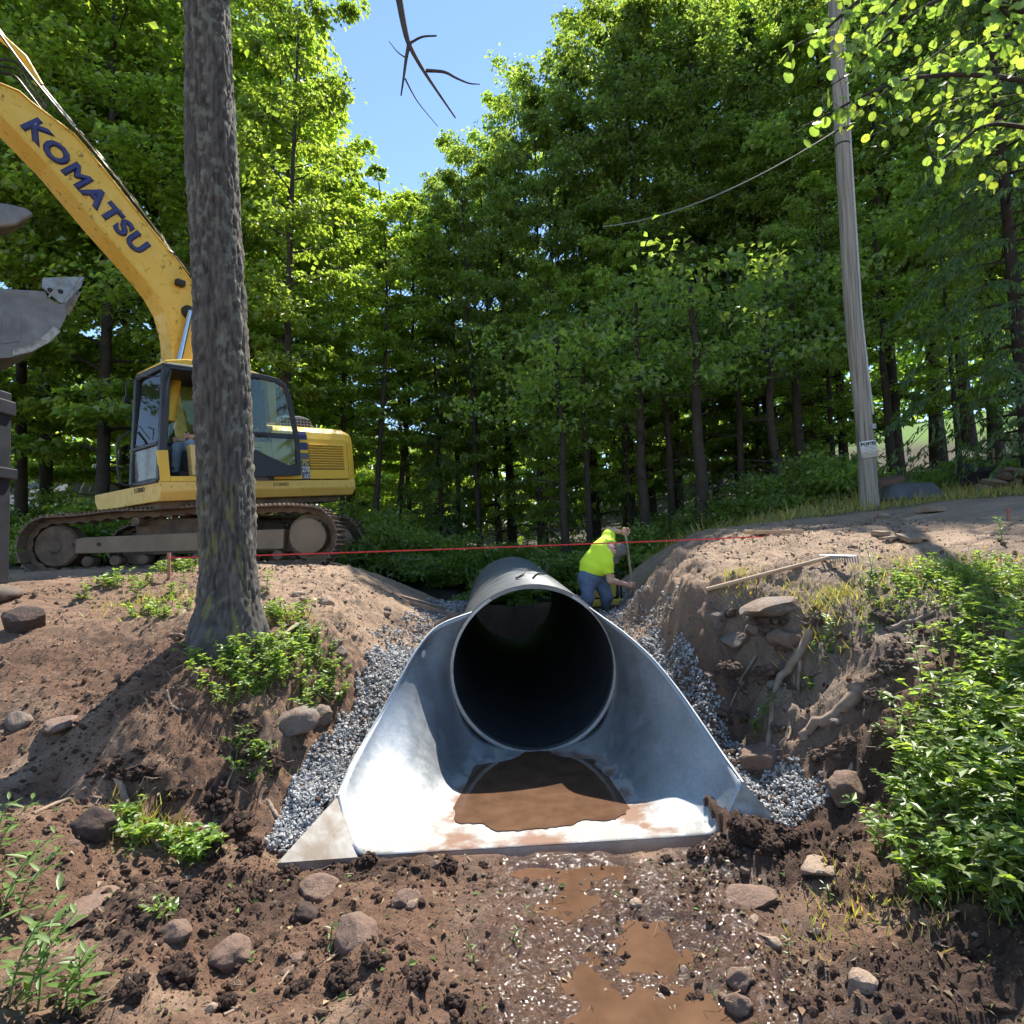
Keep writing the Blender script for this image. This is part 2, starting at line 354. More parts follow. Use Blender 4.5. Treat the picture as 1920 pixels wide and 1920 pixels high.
def H(x, y, fine=True):
    x = np.asarray(x, float); y = np.asarray(y, float)
    wx = (fbm(x*1.7, y*1.7, 3, 40)-.5)*.38*sst(12, 7, y); wy = (fbm(x*1.7+50, y*1.7, 3, 41)-.5)*.3*sst(12, 7, y)
    z = base_h(x+wx, y+wy)
    for cx, cy, r, h in MOUNDS: z = z+blob(x, y, cx, cy, r, h)
    z = z+(fbm(x*.9, y*.9, 3, 3)-.5)*.10*sst(30, 8, y)
    zn = zone(x, y)
    z = z+zn*((fbm(x*3.2, y*3.2, 4, 5)-.5)*.16)
    # the wet strip in front of the end section is flatter
    wet = sst(.75, .25, np.abs(x-.42-.12*np.sin(y*2.4)))*sst(4.1, 3.9, y)
    z = z*(1-.45*wet)+wet*.45*(-.05+(fbm(x*4, y*4, 3, 77)-.5)*.06)
    z = z-.035*sst(.42, .22, np.abs(x-.34-.1*np.sin(y*3)))*sst(3.84, 3.74, y)*sst(2.0, 2.4, y)*(.4+1.2*fbm(x*3, y*2, 2, 78))
    if fine:
        st = sst(.35, 1.1, steep(x, y))*sst(11, 8, y)
        l1 = 1-worley(x*6.5, y*6.5, 2); l2 = 1-worley(x*15, y*15, 4)
        pat = sst(.42, .68, fbm(x*1.6, y*1.6, 3, 21))            # patches of loose clods
        amp = np.maximum(zn*(.42+.58*pat), 1.1*st)*(1-.45*wet)
        l0 = 1-worley(x*2.7+.3*y, y*2.7, 9); z = z+st*.13*(l0-.5)+st*.08*(fbm(x*5, y*5, 4, 93)-.5)
        l3 = 1-worley(x*27, y*27, 6)
        z = z+amp*(.055*(l1-.45)+.030*(l2-.45)+.017*(l3-.45))
        rid = 1-np.abs(2*fbm(x*9, y*9, 4, 31)-1)
        z = z+amp*.05*(rid-.6)
        z = z+(.35+zn)*(.3+.7*amp)*.012*(fbm(x*32, y*32, 2, 8)-.5)*sst(12, 7, y)
        z = z+(1-zn)*sst(14, 9, y)*(.09*(fbm(x*4.5, y*4.5, 4, 51)-.5)+.05*(fbm(x*14, y*14, 3, 52)-.5)+sst(10, 7, y)*(.035*(l2-.45)*(.3+pat)+.014*(l3-.45)))
    # clearance for the end section and culvert: the bed is dug out below them
    u = np.abs(x-axis_x(y)); 
    t = np.clip((5.8-y)/1.95, 0, 1); half = .80+.28*t
    dig = (u < half) & (y > 3.92) & (y < 5.85)
    z = np.where(dig, np.minimum(z, -.10), z)
    dig2 = (u < .79) & (y >= 5.7) & (y < 12.2)
    z = np.where(dig2, np.minimum(z, -.12+.03*(y-5.8)), z)
    z = np.where((u < 1.3) & (y > 3.86) & (y <= 3.95), np.minimum(z, -.004), z)
    return z
_gx = np.arange(-12, 14.01, .03); _gy = np.arange(.5, 16.01, .03); _GX, _GY = np.meshgrid(_gx, _gy, indexing='ij'); _GH = H(_GX, _GY, False)
def Hq(x, y):
    """quick look-up of the ground height"""
    x = np.asarray(x, float); y = np.asarray(y, float); fx = (x+12)/.03; fy = (y-.5)/.03; ok = (fx >= 0) & (fx < len(_gx)-1) & (fy >= 0) & (fy < len(_gy)-1)
    if not ok.all():
        z = np.empty(x.shape); z[ok] = Hq(x[ok], y[ok]) if ok.any() else 0; z[~ok] = H(x[~ok], y[~ok], False); return z
    i = fx.astype(int); j = fy.astype(int); a = fx-i; b = fy-j
    return (_GH[i, j]*(1-a)+_GH[i+1, j]*a)*(1-b)+(_GH[i, j+1]*(1-a)+_GH[i+1, j+1]*a)*b
def gnd(px, py, y0=1.0, y1=60):
    """where the view ray through a photo pixel meets the ground"""
    d = ray(px, py); ys = np.concatenate([np.arange(y0, 12, .02), np.geomspace(12, y1, 60)]); t = ys/d[1]
    P = CAM+d*t[:, None]; g = Hq(P[:, 0], P[:, 1]); b = np.where(P[:, 2] < g)[0]
    k = b[0] if len(b) else -1; p = P[k].copy(); p[2] = g[k]; return p
def gz(x, y): return float(Hq(np.array([x]), np.array([y]))[0])

def build_ground():
    xs = np.concatenate([-np.geomspace(100, 4.0, 65), np.arange(-3.985, 3.99, .0165), np.geomspace(4.0, 100, 65)])
    ys = [-30, -15, -6, -3, -1.5, -.5, 0, .4]; y = .5
    while y < 120:
        ys.append(y); y += max(.0135, .0135+.0042*max(0, y-4.6)) if y < 14 else .05*y
    ys = np.array(ys+[130.])
    X, Y = np.meshgrid(xs, ys, indexing='ij'); Z = H(X, Y)
    nx, ny = X.shape; v = np.stack([X, Y, Z], -1).reshape(-1, 3)
    i = (np.arange(nx-1)[:, None]*ny+np.arange(ny-1)[None]).ravel()
    f = np.stack([i, i+ny, i+ny+1, i+1], 1)
    me = np_mesh('ground', v, f, True)
    x, y, z = v.T
    # soil colours: what the soil is, not how it is lit
    sand = np.array([.38, .26, .172]); red = np.array([.165, .090, .054]); dark = np.array([.062, .034, .022]); wetc = np.array([.115, .065, .042])
    litter = np.array([.045, .036, .022]); green = np.array([.05, .085, .02]); grey = np.array([.23, .19, .15])
    n1 = fbm(x*1.3, y*1.3, 4, 61); n2 = fbm(x*4, y*4, 4, 62); n3 = fbm(x*16, y*16, 3, 63)
    zn = zone(x, y)
    road = sst(5.2, 6.2, y)*sst(13.0, 11.3, y)
    c = red[None]*np.ones((len(x), 1))
    pat = sst(.42, .68, fbm(x*1.6, y*1.6, 3, 21))
    def mix(c, k, t): return c*(1-t[:, None])+k*t[:, None]
    c = mix(c, dark, sst(.32, .68, .55*pat+.45*n2)*.88*zn)
    c = mix(c, sand, sst(.50, .70, n1*.6+n2*.4)*.6*zn)
    bankr = sst(1.6, 2.1, x)*sst(3.9, 4.6, y)
    c = mix(c, grey*.8+sand*.25, np.clip(bankr*.8*(.5+.6*n2), 0, 1))
    c = mix(c, sand*(.75+.5*n2[:, None]), np.clip(road*(.72+.28*n1), 0, 1))
    leftroad = road*sst(-2.6, -3.8, x)*sst(10, 7, y)
    c = mix(c, red*1.2, leftroad*.7)
    wood = np.maximum(sst(11.6, 12.8, y), sst(9.5, 14, np.abs(x))*sst(4, 7, y))
    c = mix(c, litter*(.6+.9*n2[:, None]), wood)
    grassr = sst(10.2, 10.8, y+.5*(n1-.5))*sst(4.2, 5.2, x)*sst(14, 12, y)
    c = mix(c, green*.9, grassr*.75)
    lawn = sst(17, 20, x)*sst(22, 25, y)
    c = mix(c, np.array([.10, .20, .025]), lawn)
    wet = sst(1.1, .45, np.abs(x-.50))*sst(4.05, 3.85, y)*sst(.28, .50, fbm(x*2.6+4, y*2.6, 4, 90)+.12)
    c = mix(c, wetc, wet*.8)
    c *= (.78+.44*n3)[:, None]
    setcol(me, c)
    a = me.attributes.new('wet', 'FLOAT', 'POINT'); a.data.foreach_set('value', wet.astype(np.float32))
    m, nt, b = nmat('soil')
    at_ = N(nt, 'ShaderNodeAttribute', attribute_name='Col'); aw = N(nt, 'ShaderNodeAttribute', attribute_name='wet')
    nz = noise_node(nt, 55, 6, .65); r = ramp(nt, nz.outputs['Fac'], [(.3, .62), (.7, 1.3)])
    mx = N(nt, 'ShaderNodeVectorMath', operation='MULTIPLY'); nt.links.new(at_.outputs['Color'], mx.inputs[0]); nt.links.new(r.outputs[0], mx.inputs[1])
    nt.links.new(mx.outputs[0], b.inputs['Base Color'])
    n5 = noise_node(nt, 9, 4, .6)
    ad = N(nt, 'ShaderNodeMath', operation='MULTIPLY'); nt.links.new(aw.outputs['Fac'], ad.inputs[0]); nt.links.new(n5.outputs['Fac'], ad.inputs[1])
    rr = N(nt, 'ShaderNodeMapRange'); rr.inputs[1].default_value = .10; rr.inputs[2].default_value = .36; rr.inputs[3].default_value = .92; rr.inputs[4].default_value = .10; nt.links.new(ad.outputs[0], rr.inputs[0]); nt.links.new(rr.outputs[0], b.inputs['Roughness'])
    b.inputs['Specular IOR Level'].default_value = .4
    cw_ = ramp(nt, ad.outputs[0], [(.29, 0), (.42, 1)]); nt.links.new(cw_.outputs[0], b.inputs['Coat Weight']); b.inputs['Coat Roughness'].default_value = .07; b.inputs['Coat IOR'].default_value = 1.33
    nc = noise_node(nt, 24, 2, .5); bc = bump(nt, nc.outputs['Fac'], 1.0, .03, None); nt.links.new(bc.outputs[0], b.inputs['Coat Normal'])
    n2_ = noise_node(nt, 90, 5, .7); b1 = bump(nt, n2_.outputs['Fac'], .8, .028, None)
    n3_ = noise_node(nt, 320, 3, .7); bump(nt, n3_.outputs['Fac'], .45, .006, b, b1)
    o = link('ground', me, m); tagit(o, kind='structure'); return o
GROUND = build_ground()

# ------------------------------------------------------------------ gravel bedding (uncountable): crushed grey stone
def build_gravel():
    protos = []
    for s in range(8):
        v, f = icos(1); r = np.random.default_rng(s); 
        for i in range(6):
            n = r.normal(size=3); n /= np.linalg.norm(n); e = np.maximum(0, v@n-r.uniform(.3, .75)); v = v-n*e[:, None]
        protos.append((v*r.uniform(.6, 1.15, 3), f))
    pts = []
    def strip(xa, xb, ya, yb, n, dens_s):
        y = rng.uniform(ya, yb, n); t = rng.uniform(0, 1, n); x = np.array([np.interp(yy, *xa) for yy in y])*(1-t)+np.array([np.interp(yy, *xb) for yy in y])*t
        nn = fbm(x*3+dens_s, y*3, 3, dens_s); edge = np.minimum(t, 1-t)
        k = (edge*2.0+nn*1.3 > .80); return x[k], y[k]
    for a in [
        (([3.9, 4.5, 5.1, 5.8, 7, 12], [-1.62, -1.62, -1.58, -1.42, -1.3, -1.4]), ([3.9, 4.5, 5.1, 5.8, 7, 12], [-1.3, -1.2, -1.05, -.8, -.72, -.75]), 3.95, 6.5, 10000, 1),
        (([3.9, 7, 12], [-1.7, -1.5, -1.5]), ([3.9, 7, 12], [-.75, -.75, -.8]), 6.3, 11.8, 3500, 2),
        (([3.9, 4.5, 5.1, 5.8, 7, 12], [1.45, 1.35, 1.2, 1.0, .9, .75]), ([3.9, 4.5, 5.1, 5.8, 7, 12], [1.95, 2.0, 1.85, 1.45, 1.5, 1.6]), 3.95, 6.6, 9000, 3),
        (([6, 12], [.92, .78]), ([6, 12], [1.75, 1.7]), 6.3, 11.8, 3500, 4)]:
        x, y = strip(*a); pts.append(np.stack([x, y], 1))
    p = np.concatenate(pts); z = H(p[:, 0], p[:, 1], True)
    keep = z > .0; p = p[keep]; z = z[keep]
    far = np.clip((p[:, 1]-3.8)/8, 0, 1); s = rng.uniform(.008, .019, len(p))*(1+.6*far)
    pos = np.stack([p[:, 0], p[:, 1], z+s*rng.uniform(-.1, 1.3, len(p))], 1)
    v, f, ids = merge_scatter(protos, pos, s, rand_rots(len(p)))
    me = np_mesh('gravel', v, f)
    sh = rng.uniform(.15, .48, len(p))[ids]; setcol(me, np.stack([sh*1.0, sh*.99, sh*.97], 1))
    m, nt, b = nmat('crushed_stone'); a = N(nt, 'ShaderNodeAttribute', attribute_name='Col'); nt.links.new(a.outputs['Color'], b.inputs['Base Color']); b.inputs['Roughness'].default_value = .8
    tagit(link('gravel', me, m), 'loose crushed grey stone packed around the pipe and the flared end', 'gravel', kind='stuff')
build_gravel()

# ------------------------------------------------------------------ crumbs and clods of mud (uncountable)
def build_clods():
    protos = []
    for s in range(6):
        v, f = icos(2); v = v*(1+.95*(fbm(v[:, 0]*1.9+s*7, v[:, 1]*1.9+v[:, 2]*2.3, 4, s)-.5)+.5*(fbm(v[:, 2]*4+s, v[:, 0]*4-v[:, 1]*3, 2, s+9)-.5))[:, None]; protos.append((v*np.random.default_rng(s+30).uniform(.5, 1.15, 3), f))
    small = []
    for s in range(7):
        v, f = icos(1); r = np.random.default_rng(s+70); small.append((v*r.uniform(.55, 1.3, (len(v), 1))*r.uniform(.55, 1.1, 3), f))
    n = 90000; x = rng.uniform(-3.6, 3.0, n); y = rng.uniform(1.9, 5.2, n)
    pat = sst(.40, .66, fbm(x*1.6, y*1.6, 3, 21)*.7+.3*fbm(x*5, y*5, 3, 22)); pr = .16+.84*pat
    for cx, cy, r, h in MOUNDS: pr = pr+blob(x, y, cx, cy, r*1.2, .5)
    pr *= zone(x, y)*(1-.85*sst(.7, .3, np.abs(x-.42)))
    k = (rng.uniform(0, 1, n) < pr*.55) & ~((np.abs(x-axis_x(y)) < 1.3) & (y > 3.88)); x = x[k]; y = y[k]
    s = np.minimum(.0035*rng.pareto(2.0, len(x))+.0035, .024)
    z = H(x, y); rots = rand_rots(len(x)); big = s > .013
    v1, f1, i1 = merge_scatter(protos, np.stack([x, y, z+s*.25], 1)[big], s[big], rots[big])
    v2, f2, i2 = merge_scatter(small, np.stack([x, y, z+s*.3], 1)[~big], s[~big], rots[~big])
    n = 16000; x3 = np.where(rng.random(n) < .55, rng.uniform(-6, -1.5, n), rng.uniform(1.5, 5.5, n)); y3 = rng.uniform(4.4, 9.2, n); k3 = rng.random(n) < .25+.75*sst(.4, .65, fbm(x3*1.9, y3*1.9, 3, 25)); x3 = x3[k3]; y3 = y3[k3]
    s3 = np.minimum(.005*rng.pareto(2.2, len(x3))+.005, .035); v3, f3, i3 = merge_scatter(small, np.stack([x3, y3, H(x3, y3)+s3*.25], 1), s3, rand_rots(len(x3)))
    f2 = np.vstack([f2, f3+len(v2)]); v2 = np.vstack([v2, v3])
    me = np_mesh('mud_clods', np.vstack([v1, v2]), np.vstack([f1, f2+len(v1)]), False)
    sh = np.concatenate([rng.uniform(.55, 1.25, big.sum())[i1], rng.uniform(.6, 1.5, (~big).sum())[i2]])
    cc = np.vstack([np.array([.105, .058, .037])*sh[:, None], np.array([.24, .165, .112])*rng.uniform(.5, 1.3, len(x3))[i3][:, None]]); setcol(me, cc); a = me.attributes.new('wet', 'FLOAT', 'POINT')
    tagit(link('mud_clods', me, MATS['soil']), 'crumbled dark brown clods of soil strewn over the dug ground', 'soil clods', kind='stuff')
build_clods()

# ------------------------------------------------------------------ water
def muddy_water_mat():
    m, nt, b = nmat('muddy_water'); nz = noise_node(nt, 5, 4); r = ramp(nt, nz.outputs['Fac'], [(.3, (.085, .046, .027)), (.7, (.14, .078, .046))])
    nt.links.new(r.outputs[0], b.inputs['Base Color']); b.inputs['Roughness'].default_value = .06; b.inputs['IOR'].default_value = 1.33
    n2 = noise_node(nt, 14, 2); bump(nt, n2.outputs['Fac'], .05, .01, b); return m
muddy_water_mat()
def water_sheet(name, poly_px, z, extra=0):
    pts = [on(a, b, z) for a, b in poly_px]
    pts = spline(pts+[pts[0]], 160)[:-1]; pts = np.array(pts)
    c = pts.mean(0); jit = 1+.22*(fbm(pts[:, 0]*7, pts[:, 1]*7, 4, 14)-.5)
    pts = c+(pts-c)*jit[:, None]; pts[:, 2] = z
    v = np.vstack([c[None]*[1, 1, 0]+[0, 0, z], pts]); n = len(pts)
    f = np.array([[0, 1+i, 1+(i+1) % n] for i in range(n)])
    o = link(name, np_mesh(name, v, f, True), MATS['muddy_water']); tagit(o, kind='structure'); return o
# ================================================================== corrugated culvert and flared end section
def galv(name, floor=False):
    m, nt, b = nmat(name)
    tc = N(nt, 'ShaderNodeTexCoord'); vo = N(nt, 'ShaderNodeTexVoronoi'); vo.inputs['Scale'].default_value = 55; nt.links.new(tc.outputs['Object'], vo.inputs['Vector'])
    sp = ramp(nt, vo.outputs['Color'], [(.2, (.40, .42, .43)), (.8, (.46, .48, .49))])
    nz = noise_node(nt, 3.5, 5); st = ramp(nt, nz.outputs['Fac'], [(.35, .88), (.65, 1.05)])
    mx = N(nt, 'ShaderNodeVectorMath', operation='MULTIPLY'); nt.links.new(sp.outputs[0], mx.inputs[0]); nt.links.new(st.outputs[0], mx.inputs[1])
    col = mx.outputs[0]
    n2 = noise_node(nt, 9, 4); ro = ramp(nt, n2.outputs['Fac'], [(.3, .42), (.7, .58)])
    b.inputs['Metallic'].default_value = .82
    if floor:
        at_ = N(nt, 'ShaderNodeAttribute', attribute_name='silt')
        n3 = noise_node(nt, 6, 6, .7); n4 = noise_node(nt, 1.9, 5, .6)
        def fac(nn, lo, hi, k):
            a = N(nt, 'ShaderNodeMath', operation='MULTIPLY_ADD'); nt.links.new(at_.outputs['Fac'], a.inputs[0]); a.inputs[1].default_value = k; nt.links.new(nn.outputs['Fac'], a.inputs[2])
            return ramp(nt, a.outputs[0], [(lo, 0), (hi, 1)])
        fs = fac(n3, .66, .82, .30); fm = fac(n4, .91, 1.0, .42)
        def mixc(src, c, f):
            x = N(nt, 'ShaderNodeMix', data_type='RGBA'); nt.links.new(f, x.inputs[0]); nt.links.new(src, x.inputs[6]); x.inputs[7].default_value = (*c, 1); return x.outputs[2]
        col = mixc(col, (.31, .29, .26), fs.outputs[0]); col = mixc(col, (.20, .11, .07), fm.outputs[0])
        mm = N(nt, 'ShaderNodeMath', operation='MAXIMUM'); nt.links.new(fs.outputs[0], mm.inputs[0]); nt.links.new(fm.outputs[0], mm.inputs[1])
        me_ = N(nt, 'ShaderNodeMapRange'); me_.inputs[3].default_value = .82; me_.inputs[4].default_value = 0; nt.links.new(mm.outputs[0], me_.inputs[0]); nt.links.new(me_.outputs[0], b.inputs['Metallic'])
        r2 = N(nt, 'ShaderNodeMix'); nt.links.new(mm.outputs[0], r2.inputs[0]); nt.links.new(ro.outputs[0], r2.inputs[2]); r2.inputs[3].default_value = .8; nt.links.new(r2.outputs[0], b.inputs['Roughness'])
    else: nt.links.new(ro.outputs[0], b.inputs['Roughness'])
    nt.links.new(col, b.inputs['Base Color'])
    n5 = noise_node(nt, 2.2, 3); bump(nt, n5.outputs['Fac'], .12, .05, b); return m
galv('galvanised_pipe'); mat('coated_pipe', (.13, .135, .14), (.20, .205, .21), 4, .38, .25, .1, 30, .01); mat('dark_inside', (.022, .023, .025), (.04, .04, .042), 4, .45); galv('galvanised_sheet', True)
RAD = .76
adir = np.array([AX1[0]-AX0[0], AX1[1]-AX0[1], .19]); LEN = np.linalg.norm(adir); aup = adir/LEN      # runs slightly uphill
aside = np.array([aup[1], -aup[0], 0]); aside /= np.linalg.norm(aside); aver = np.cross(aside, aup)
RIM = np.array([AX0[0], AX0[1], RAD])
def pipe_pt(u, ang, r):      # u metres from rim, angle from straight down, positive to the right
    return RIM+aup*u+aside*r*math.sin(ang)-aver*r*math.cos(ang)
pipe = thing('culvert_pipe', 'long round grey ribbed metal culvert pipe lying in the trench', 'culvert', (AX0[0], AX0[1], 0))
pl0 = np.array([AX0[0], AX0[1], 0])
def shell(name, r, u0, u1, nu, ripple, m, flip=False, seg=72):
    th = np.linspace(0, 2*np.pi, seg, endpoint=False); us = np.linspace(u0, u1, nu); U, T = np.meshgrid(us, th, indexing='ij')
    rr = r+ripple*(np.sin((U+T/(2*np.pi)*.085)*2*np.pi/.085)) if ripple else np.full(U.shape, r)
    P = RIM+aup*U[..., None]+aside*(rr*np.sin(T))[..., None]-aver*(rr*np.cos(T))[..., None]-pl0
    i = np.arange(nu-1)[:, None]*seg; k = np.arange(seg)[None]; k2 = (k+1) % seg
    f = np.stack([i+k, i+k2, i+seg+k2, i+seg+k], -1).reshape(-1, 4)
    if flip: f = f[:, ::-1]
    return link(name, np_mesh(name, P.reshape(-1, 3), f, True), m, pipe)
shell('outer_wall', RAD+.012, -.02, LEN, 440, .006, MATS['coated_pipe'], True)
shell('inner_wall', RAD-.012, -.02, LEN, 440, .006, MATS['dark_inside'])  # near-black tone, much darker than the outer wall
def ring(name, u0, u1, r0, r1, m, parent, org):
    b = MB(); n = 64; v = []
    for u, r in ((u0, r0), (u0, r1), (u1, r1), (u1, r0)):
        v += [pipe_pt(u, 2*math.pi*k/n, r)-org for k in range(n)]
    f = [(a*n+k, a*n+(k+1) % n, ((a+1) % 4)*n+(k+1) % n, ((a+1) % 4)*n+k) for a in range(4) for k in range(n)]
    return b.add(v, f).build(name, m, parent, smooth=True)
ring('end_band', -.045, .02, RAD-.016, RAD+.024, MATS['coated_pipe'], pipe, pl0)
ring('far_rim', LEN-.03, LEN+.01, RAD-.014, RAD+.022, MATS['coated_pipe'], pipe, pl0)

# flared end: skirt lofted from the pipe's round end to a wide flat mouth
flare = thing('flared_end_section', 'shiny galvanised flared steel end section spread open on the mud', 'culvert end', (AX0[0], AX0[1], 0))
LTOP = [(859, 1149), (823, 1173), (784, 1214), (750, 1272), (713, 1339), (682, 1391), (656, 1438), (633, 1493)]
RTOP = [(1078, 1128), (1125, 1154), (1172, 1188), (1224, 1235), (1271, 1292), (1312, 1350), (1354, 1412), (1393, 1467)]
NT, NS = 40, 26
def build_skirt():
    # mouth line
    fl = on(672, 1607, 0.0); fr = on(1345, 1566, 0.0)
    tl = on(633, 1493, .28); tr = on(1393, 1467, .30)
    V = []; S = []
    half0 = R(136)
    for i in range(NT+1):
        t = i/NT
        row = []
        for sgn, top_px, fe, te in ((-1, LTOP, fl, tl), (1, RTOP, fr, tr)):
            pass
        V.append(row)
    # left/right halves as blend of arc and mouth section; the top edge follows the sheared rim line
    def side(sgn, toppx, fe, te):
        rows = []
        Ys = np.linspace(5.76, te[1], len(toppx)); tops = np.array([at(a, b, y) for (a, b), y in zip(toppx, Ys)])
        tops[0] = pipe_pt(-.02, sgn*half0, RAD+.004); tops = spline(tops, NT+1)
        fc = np.array([(fl[0]+fr[0])/2, (fl[1]+fr[1])/2, 0.])
        for i in range(NT+1):
            t = i/NT; b = t**.85
            top0 = pipe_pt(-.0, sgn*half0, RAD); row = []
            for j in range(NS+1):
                s = j/NS
                C = pipe_pt(0, sgn*half0*s, RAD)                       # arc of the pipe
                # mouth section: flat floor, rounded heel, leaning wall
                if s < .58: F = fc+(fe-fc)*(s/.58)*.97
                else:
                    q = (s-.58)/.42; a = fe; c = fe+(fe-fc)*.045; k = te
                    F = (1-q)**2*(fc+(fe-fc)*.97)+2*q*(1-q)*c+q*q*k
                P = C*(1-b)+F*b
                if s < .75: P = P+np.array([0, 0, -1])*P[2]*.0
                row.append(P)
            T_ = row[-1]; d = tops[i]-T_
            for j in range(NS+1):
                w = sst(.5, 1, j/NS); row[j] = row[j]+d*w
            # the floor flattens quickly in front of the rim
            for j in range(NS+1):
                s = j/NS; fz = sst(.60, .30, s)*sst(-.08, .16, t); row[j][2] = row[j][2]*(1-fz)
            rows.append(np.array(row))
        return np.array(rows)
    L = side(-1, LTOP, fl, tl); Rr = side(1, RTOP, fr, tr)
    G = np.concatenate([L[:, ::-1], Rr[:, 1:]], 1); nt_, ns_ = G.shape[:2]
    G = G-pl0
    i = (np.arange(nt_-1)[:, None]*ns_+np.arange(ns_-1)[None]).ravel(); f = np.stack([i, i+1, i+ns_+1, i+ns_], 1)
    me = np_mesh('skirt', G.reshape(-1, 3), f, True)
    z = G.reshape(-1, 3)[:, 2]; yy = G.reshape(-1, 3)[:, 1]
    a = me.attributes.new('silt', 'FLOAT', 'POINT'); a.data.foreach_set('value', (sst(.10, .0, z)*.85+.15*sst(.3, 0, z)).astype(np.float32))
    o = link('skirt', me, MATS['galvanised_sheet'], flare); sm = o.modifiers.new('thickness', 'SOLIDIFY'); sm.thickness = .006; sm.offset = -1
    return G, L, Rr, fl, fr, tl, tr
SK, SKL, SKR, fl, fr, tl, tr = build_skirt()
# rolled bead along the top edges
for Lr, nm in ((SKL, 'edge_bead'), (SKR, 'edge_bead')):
    MB().tube([p-pl0 for p in Lr[:, -1]], .009, 8).build(nm, MATS['galvanised_sheet'], flare, smooth=True)
# turned-out toe wings
wl = on(520, 1618, .08); wr = on(1464, 1545, .10)
for a, b, c, sgn in ((tl, fl, wl, -1), (tr, fr, wr, 1)):
    low = b+(a-b)*.0; c2 = c+np.array([0, 0, -.12]); l2 = low+np.array([0, 0, -.12])
    off = np.array([0, .006, 0])
    MB().prism([a-pl0, c-pl0, c2-pl0, l2-pl0, low-pl0], off).build('toe_wing', mat('galvanised_dirt_reflect', (.42, .40, .36), (.24, .19, .14), 7, .55, .35, .1, 30, .005), flare)  # dull tan is mud film, with the mud's reflection put into the colour too
# toe plate turned down at the mouth and raised seam on the floor
MB().prism([fl-pl0, fr-pl0, fr-pl0+[0, 0, -.15], fl-pl0+[0, 0, -.15]], (0, .006, 0)).build('toe_plate', MATS['galvanised_sheet'], flare)
s0 = on(1128, 1478, .006); s1 = on(1161, 1574, .006)
MB().beam(s0-pl0, s1-pl0, .006, .004).build('floor_seam', MATS['galvanised_sheet'], flare)
# connecting band where the skirt meets the pipe
bnd = MB(); n = 40; v = []
for u, r in ((-.05, RAD-.014), (-.05, RAD+.012), (.0, RAD+.012), (.0, RAD-.014)):
    v += [pipe_pt(u, R(-150)+R(300)*k/n, r)-pl0 for k in range(n+1)]
m_ = n+1
bnd.add(v, [(a*m_+k, a*m_+k+1, ((a+1) % 4)*m_+k+1, ((a+1) % 4)*m_+k) for a in range(4) for k in range(n)])
bnd.build('connecting_band', MATS['galvanised_sheet'], flare, smooth=True)
# round lifting-hole plug on the left wall
i_, j_ = 8, NS-3; c = SKL[i_, j_]; nrm = np.cross(SKL[i_+1, j_]-SKL[i_, j_], SKL[i_, j_+1]-SKL[i_, j_]); nrm /= np.linalg.norm(nrm)
if np.dot(nrm, CAM-c) < 0: nrm = -nrm
mat('plug_grey', (.62, .62, .6), rough=.5)
MB().lathe([(0, .010), (.03, .010), (.034, .006), (.034, -.01)], c-pl0, 20, nrm).build('plug', MATS['plug_grey'], flare, smooth=True)

# standing water in the pipe and on the floor of the end section, and on the mud outside
water_sheet('puddle', [(880, 1390), (868, 1430), (862, 1490), (850, 1530), (900, 1550), (1000, 1553), (1100, 1540), (1170, 1525), (1178, 1495), (1150, 1465), (1115, 1435), (1105, 1400), (1000, 1375)], .012)
# outside, one level sheet of water shows wherever the trampled mud lies below it
gx_, gy_ = np.meshgrid(np.linspace(-.15, 1.1, 90), np.linspace(2.2, 3.84, 110), indexing='ij'); lev = float(np.quantile(H(gx_, gy_), .33))
xs_ = np.array([-.1, .0, .1, .35, .8, 1.1, 1.15, 1.05, .95, .75, .3, .0]); ys_ = np.array([3.84, 3.5, 3.0, 2.2, 2.1, 2.3, 2.9, 3.4, 3.84, 3.84, 3.84, 3.84])
wv = np.array([(x, y, lev) for x, y in [(-.1, 3.84), (-.05, 3.4), (.0, 3.0), (.1, 2.5), (.25, 2.1), (.85, 2.1), (1.05, 2.6), (1.1, 3.1), (1.0, 3.84)]]); n = len(wv)
tagit(link('puddle', np_mesh('puddle', np.vstack([wv.mean(0)[None], wv]), np.array([[0, 1+i, 1+(i+1) % n] for i in range(n)])), MATS['muddy_water']), kind='structure')
# ================================================================== excavator
def painted(name, c1, c2, dirt=(.13, .085, .05), amt=.62, rough=.42, scale=2.2):
    m, nt, b = nmat(name); nz = noise_node(nt, 1.2, 4); r = ramp(nt, nz.outputs['Fac'], [(.35, c1), (.65, c2)])
    n2 = noise_node(nt, scale*4, 7, .72); f = ramp(nt, n2.outputs['Fac'], [(amt, 0), (amt+.09, 1)])
    n3 = noise_node(nt, .9, 5, .7); f3 = ramp(nt, n3.outputs['Fac'], [(.55, 0), (.85, .35)])
    x = N(nt, 'ShaderNodeMix', data_type='RGBA'); nt.links.new(f.outputs[0], x.inputs[0]); nt.links.new(r.outputs[0], x.inputs[6]); x.inputs[7].default_value = (*dirt, 1)
    y = N(nt, 'ShaderNodeMix', data_type='RGBA'); nt.links.new(f3.outputs[0], y.inputs[0]); nt.links.new(x.outputs[2], y.inputs[6]); y.inputs[7].default_value = (.30, .22, .12, 1)
    nt.links.new(y.outputs[2], b.inputs['Base Color']); r2 = ramp(nt, n2.outputs['Fac'], [(.4, rough), (amt+.05, .85)]); nt.links.new(r2.outputs[0], b.inputs['Roughness'])
    n4 = noise_node(nt, 60, 3); bump(nt, n4.outputs['Fac'], .08, .004, b); return m
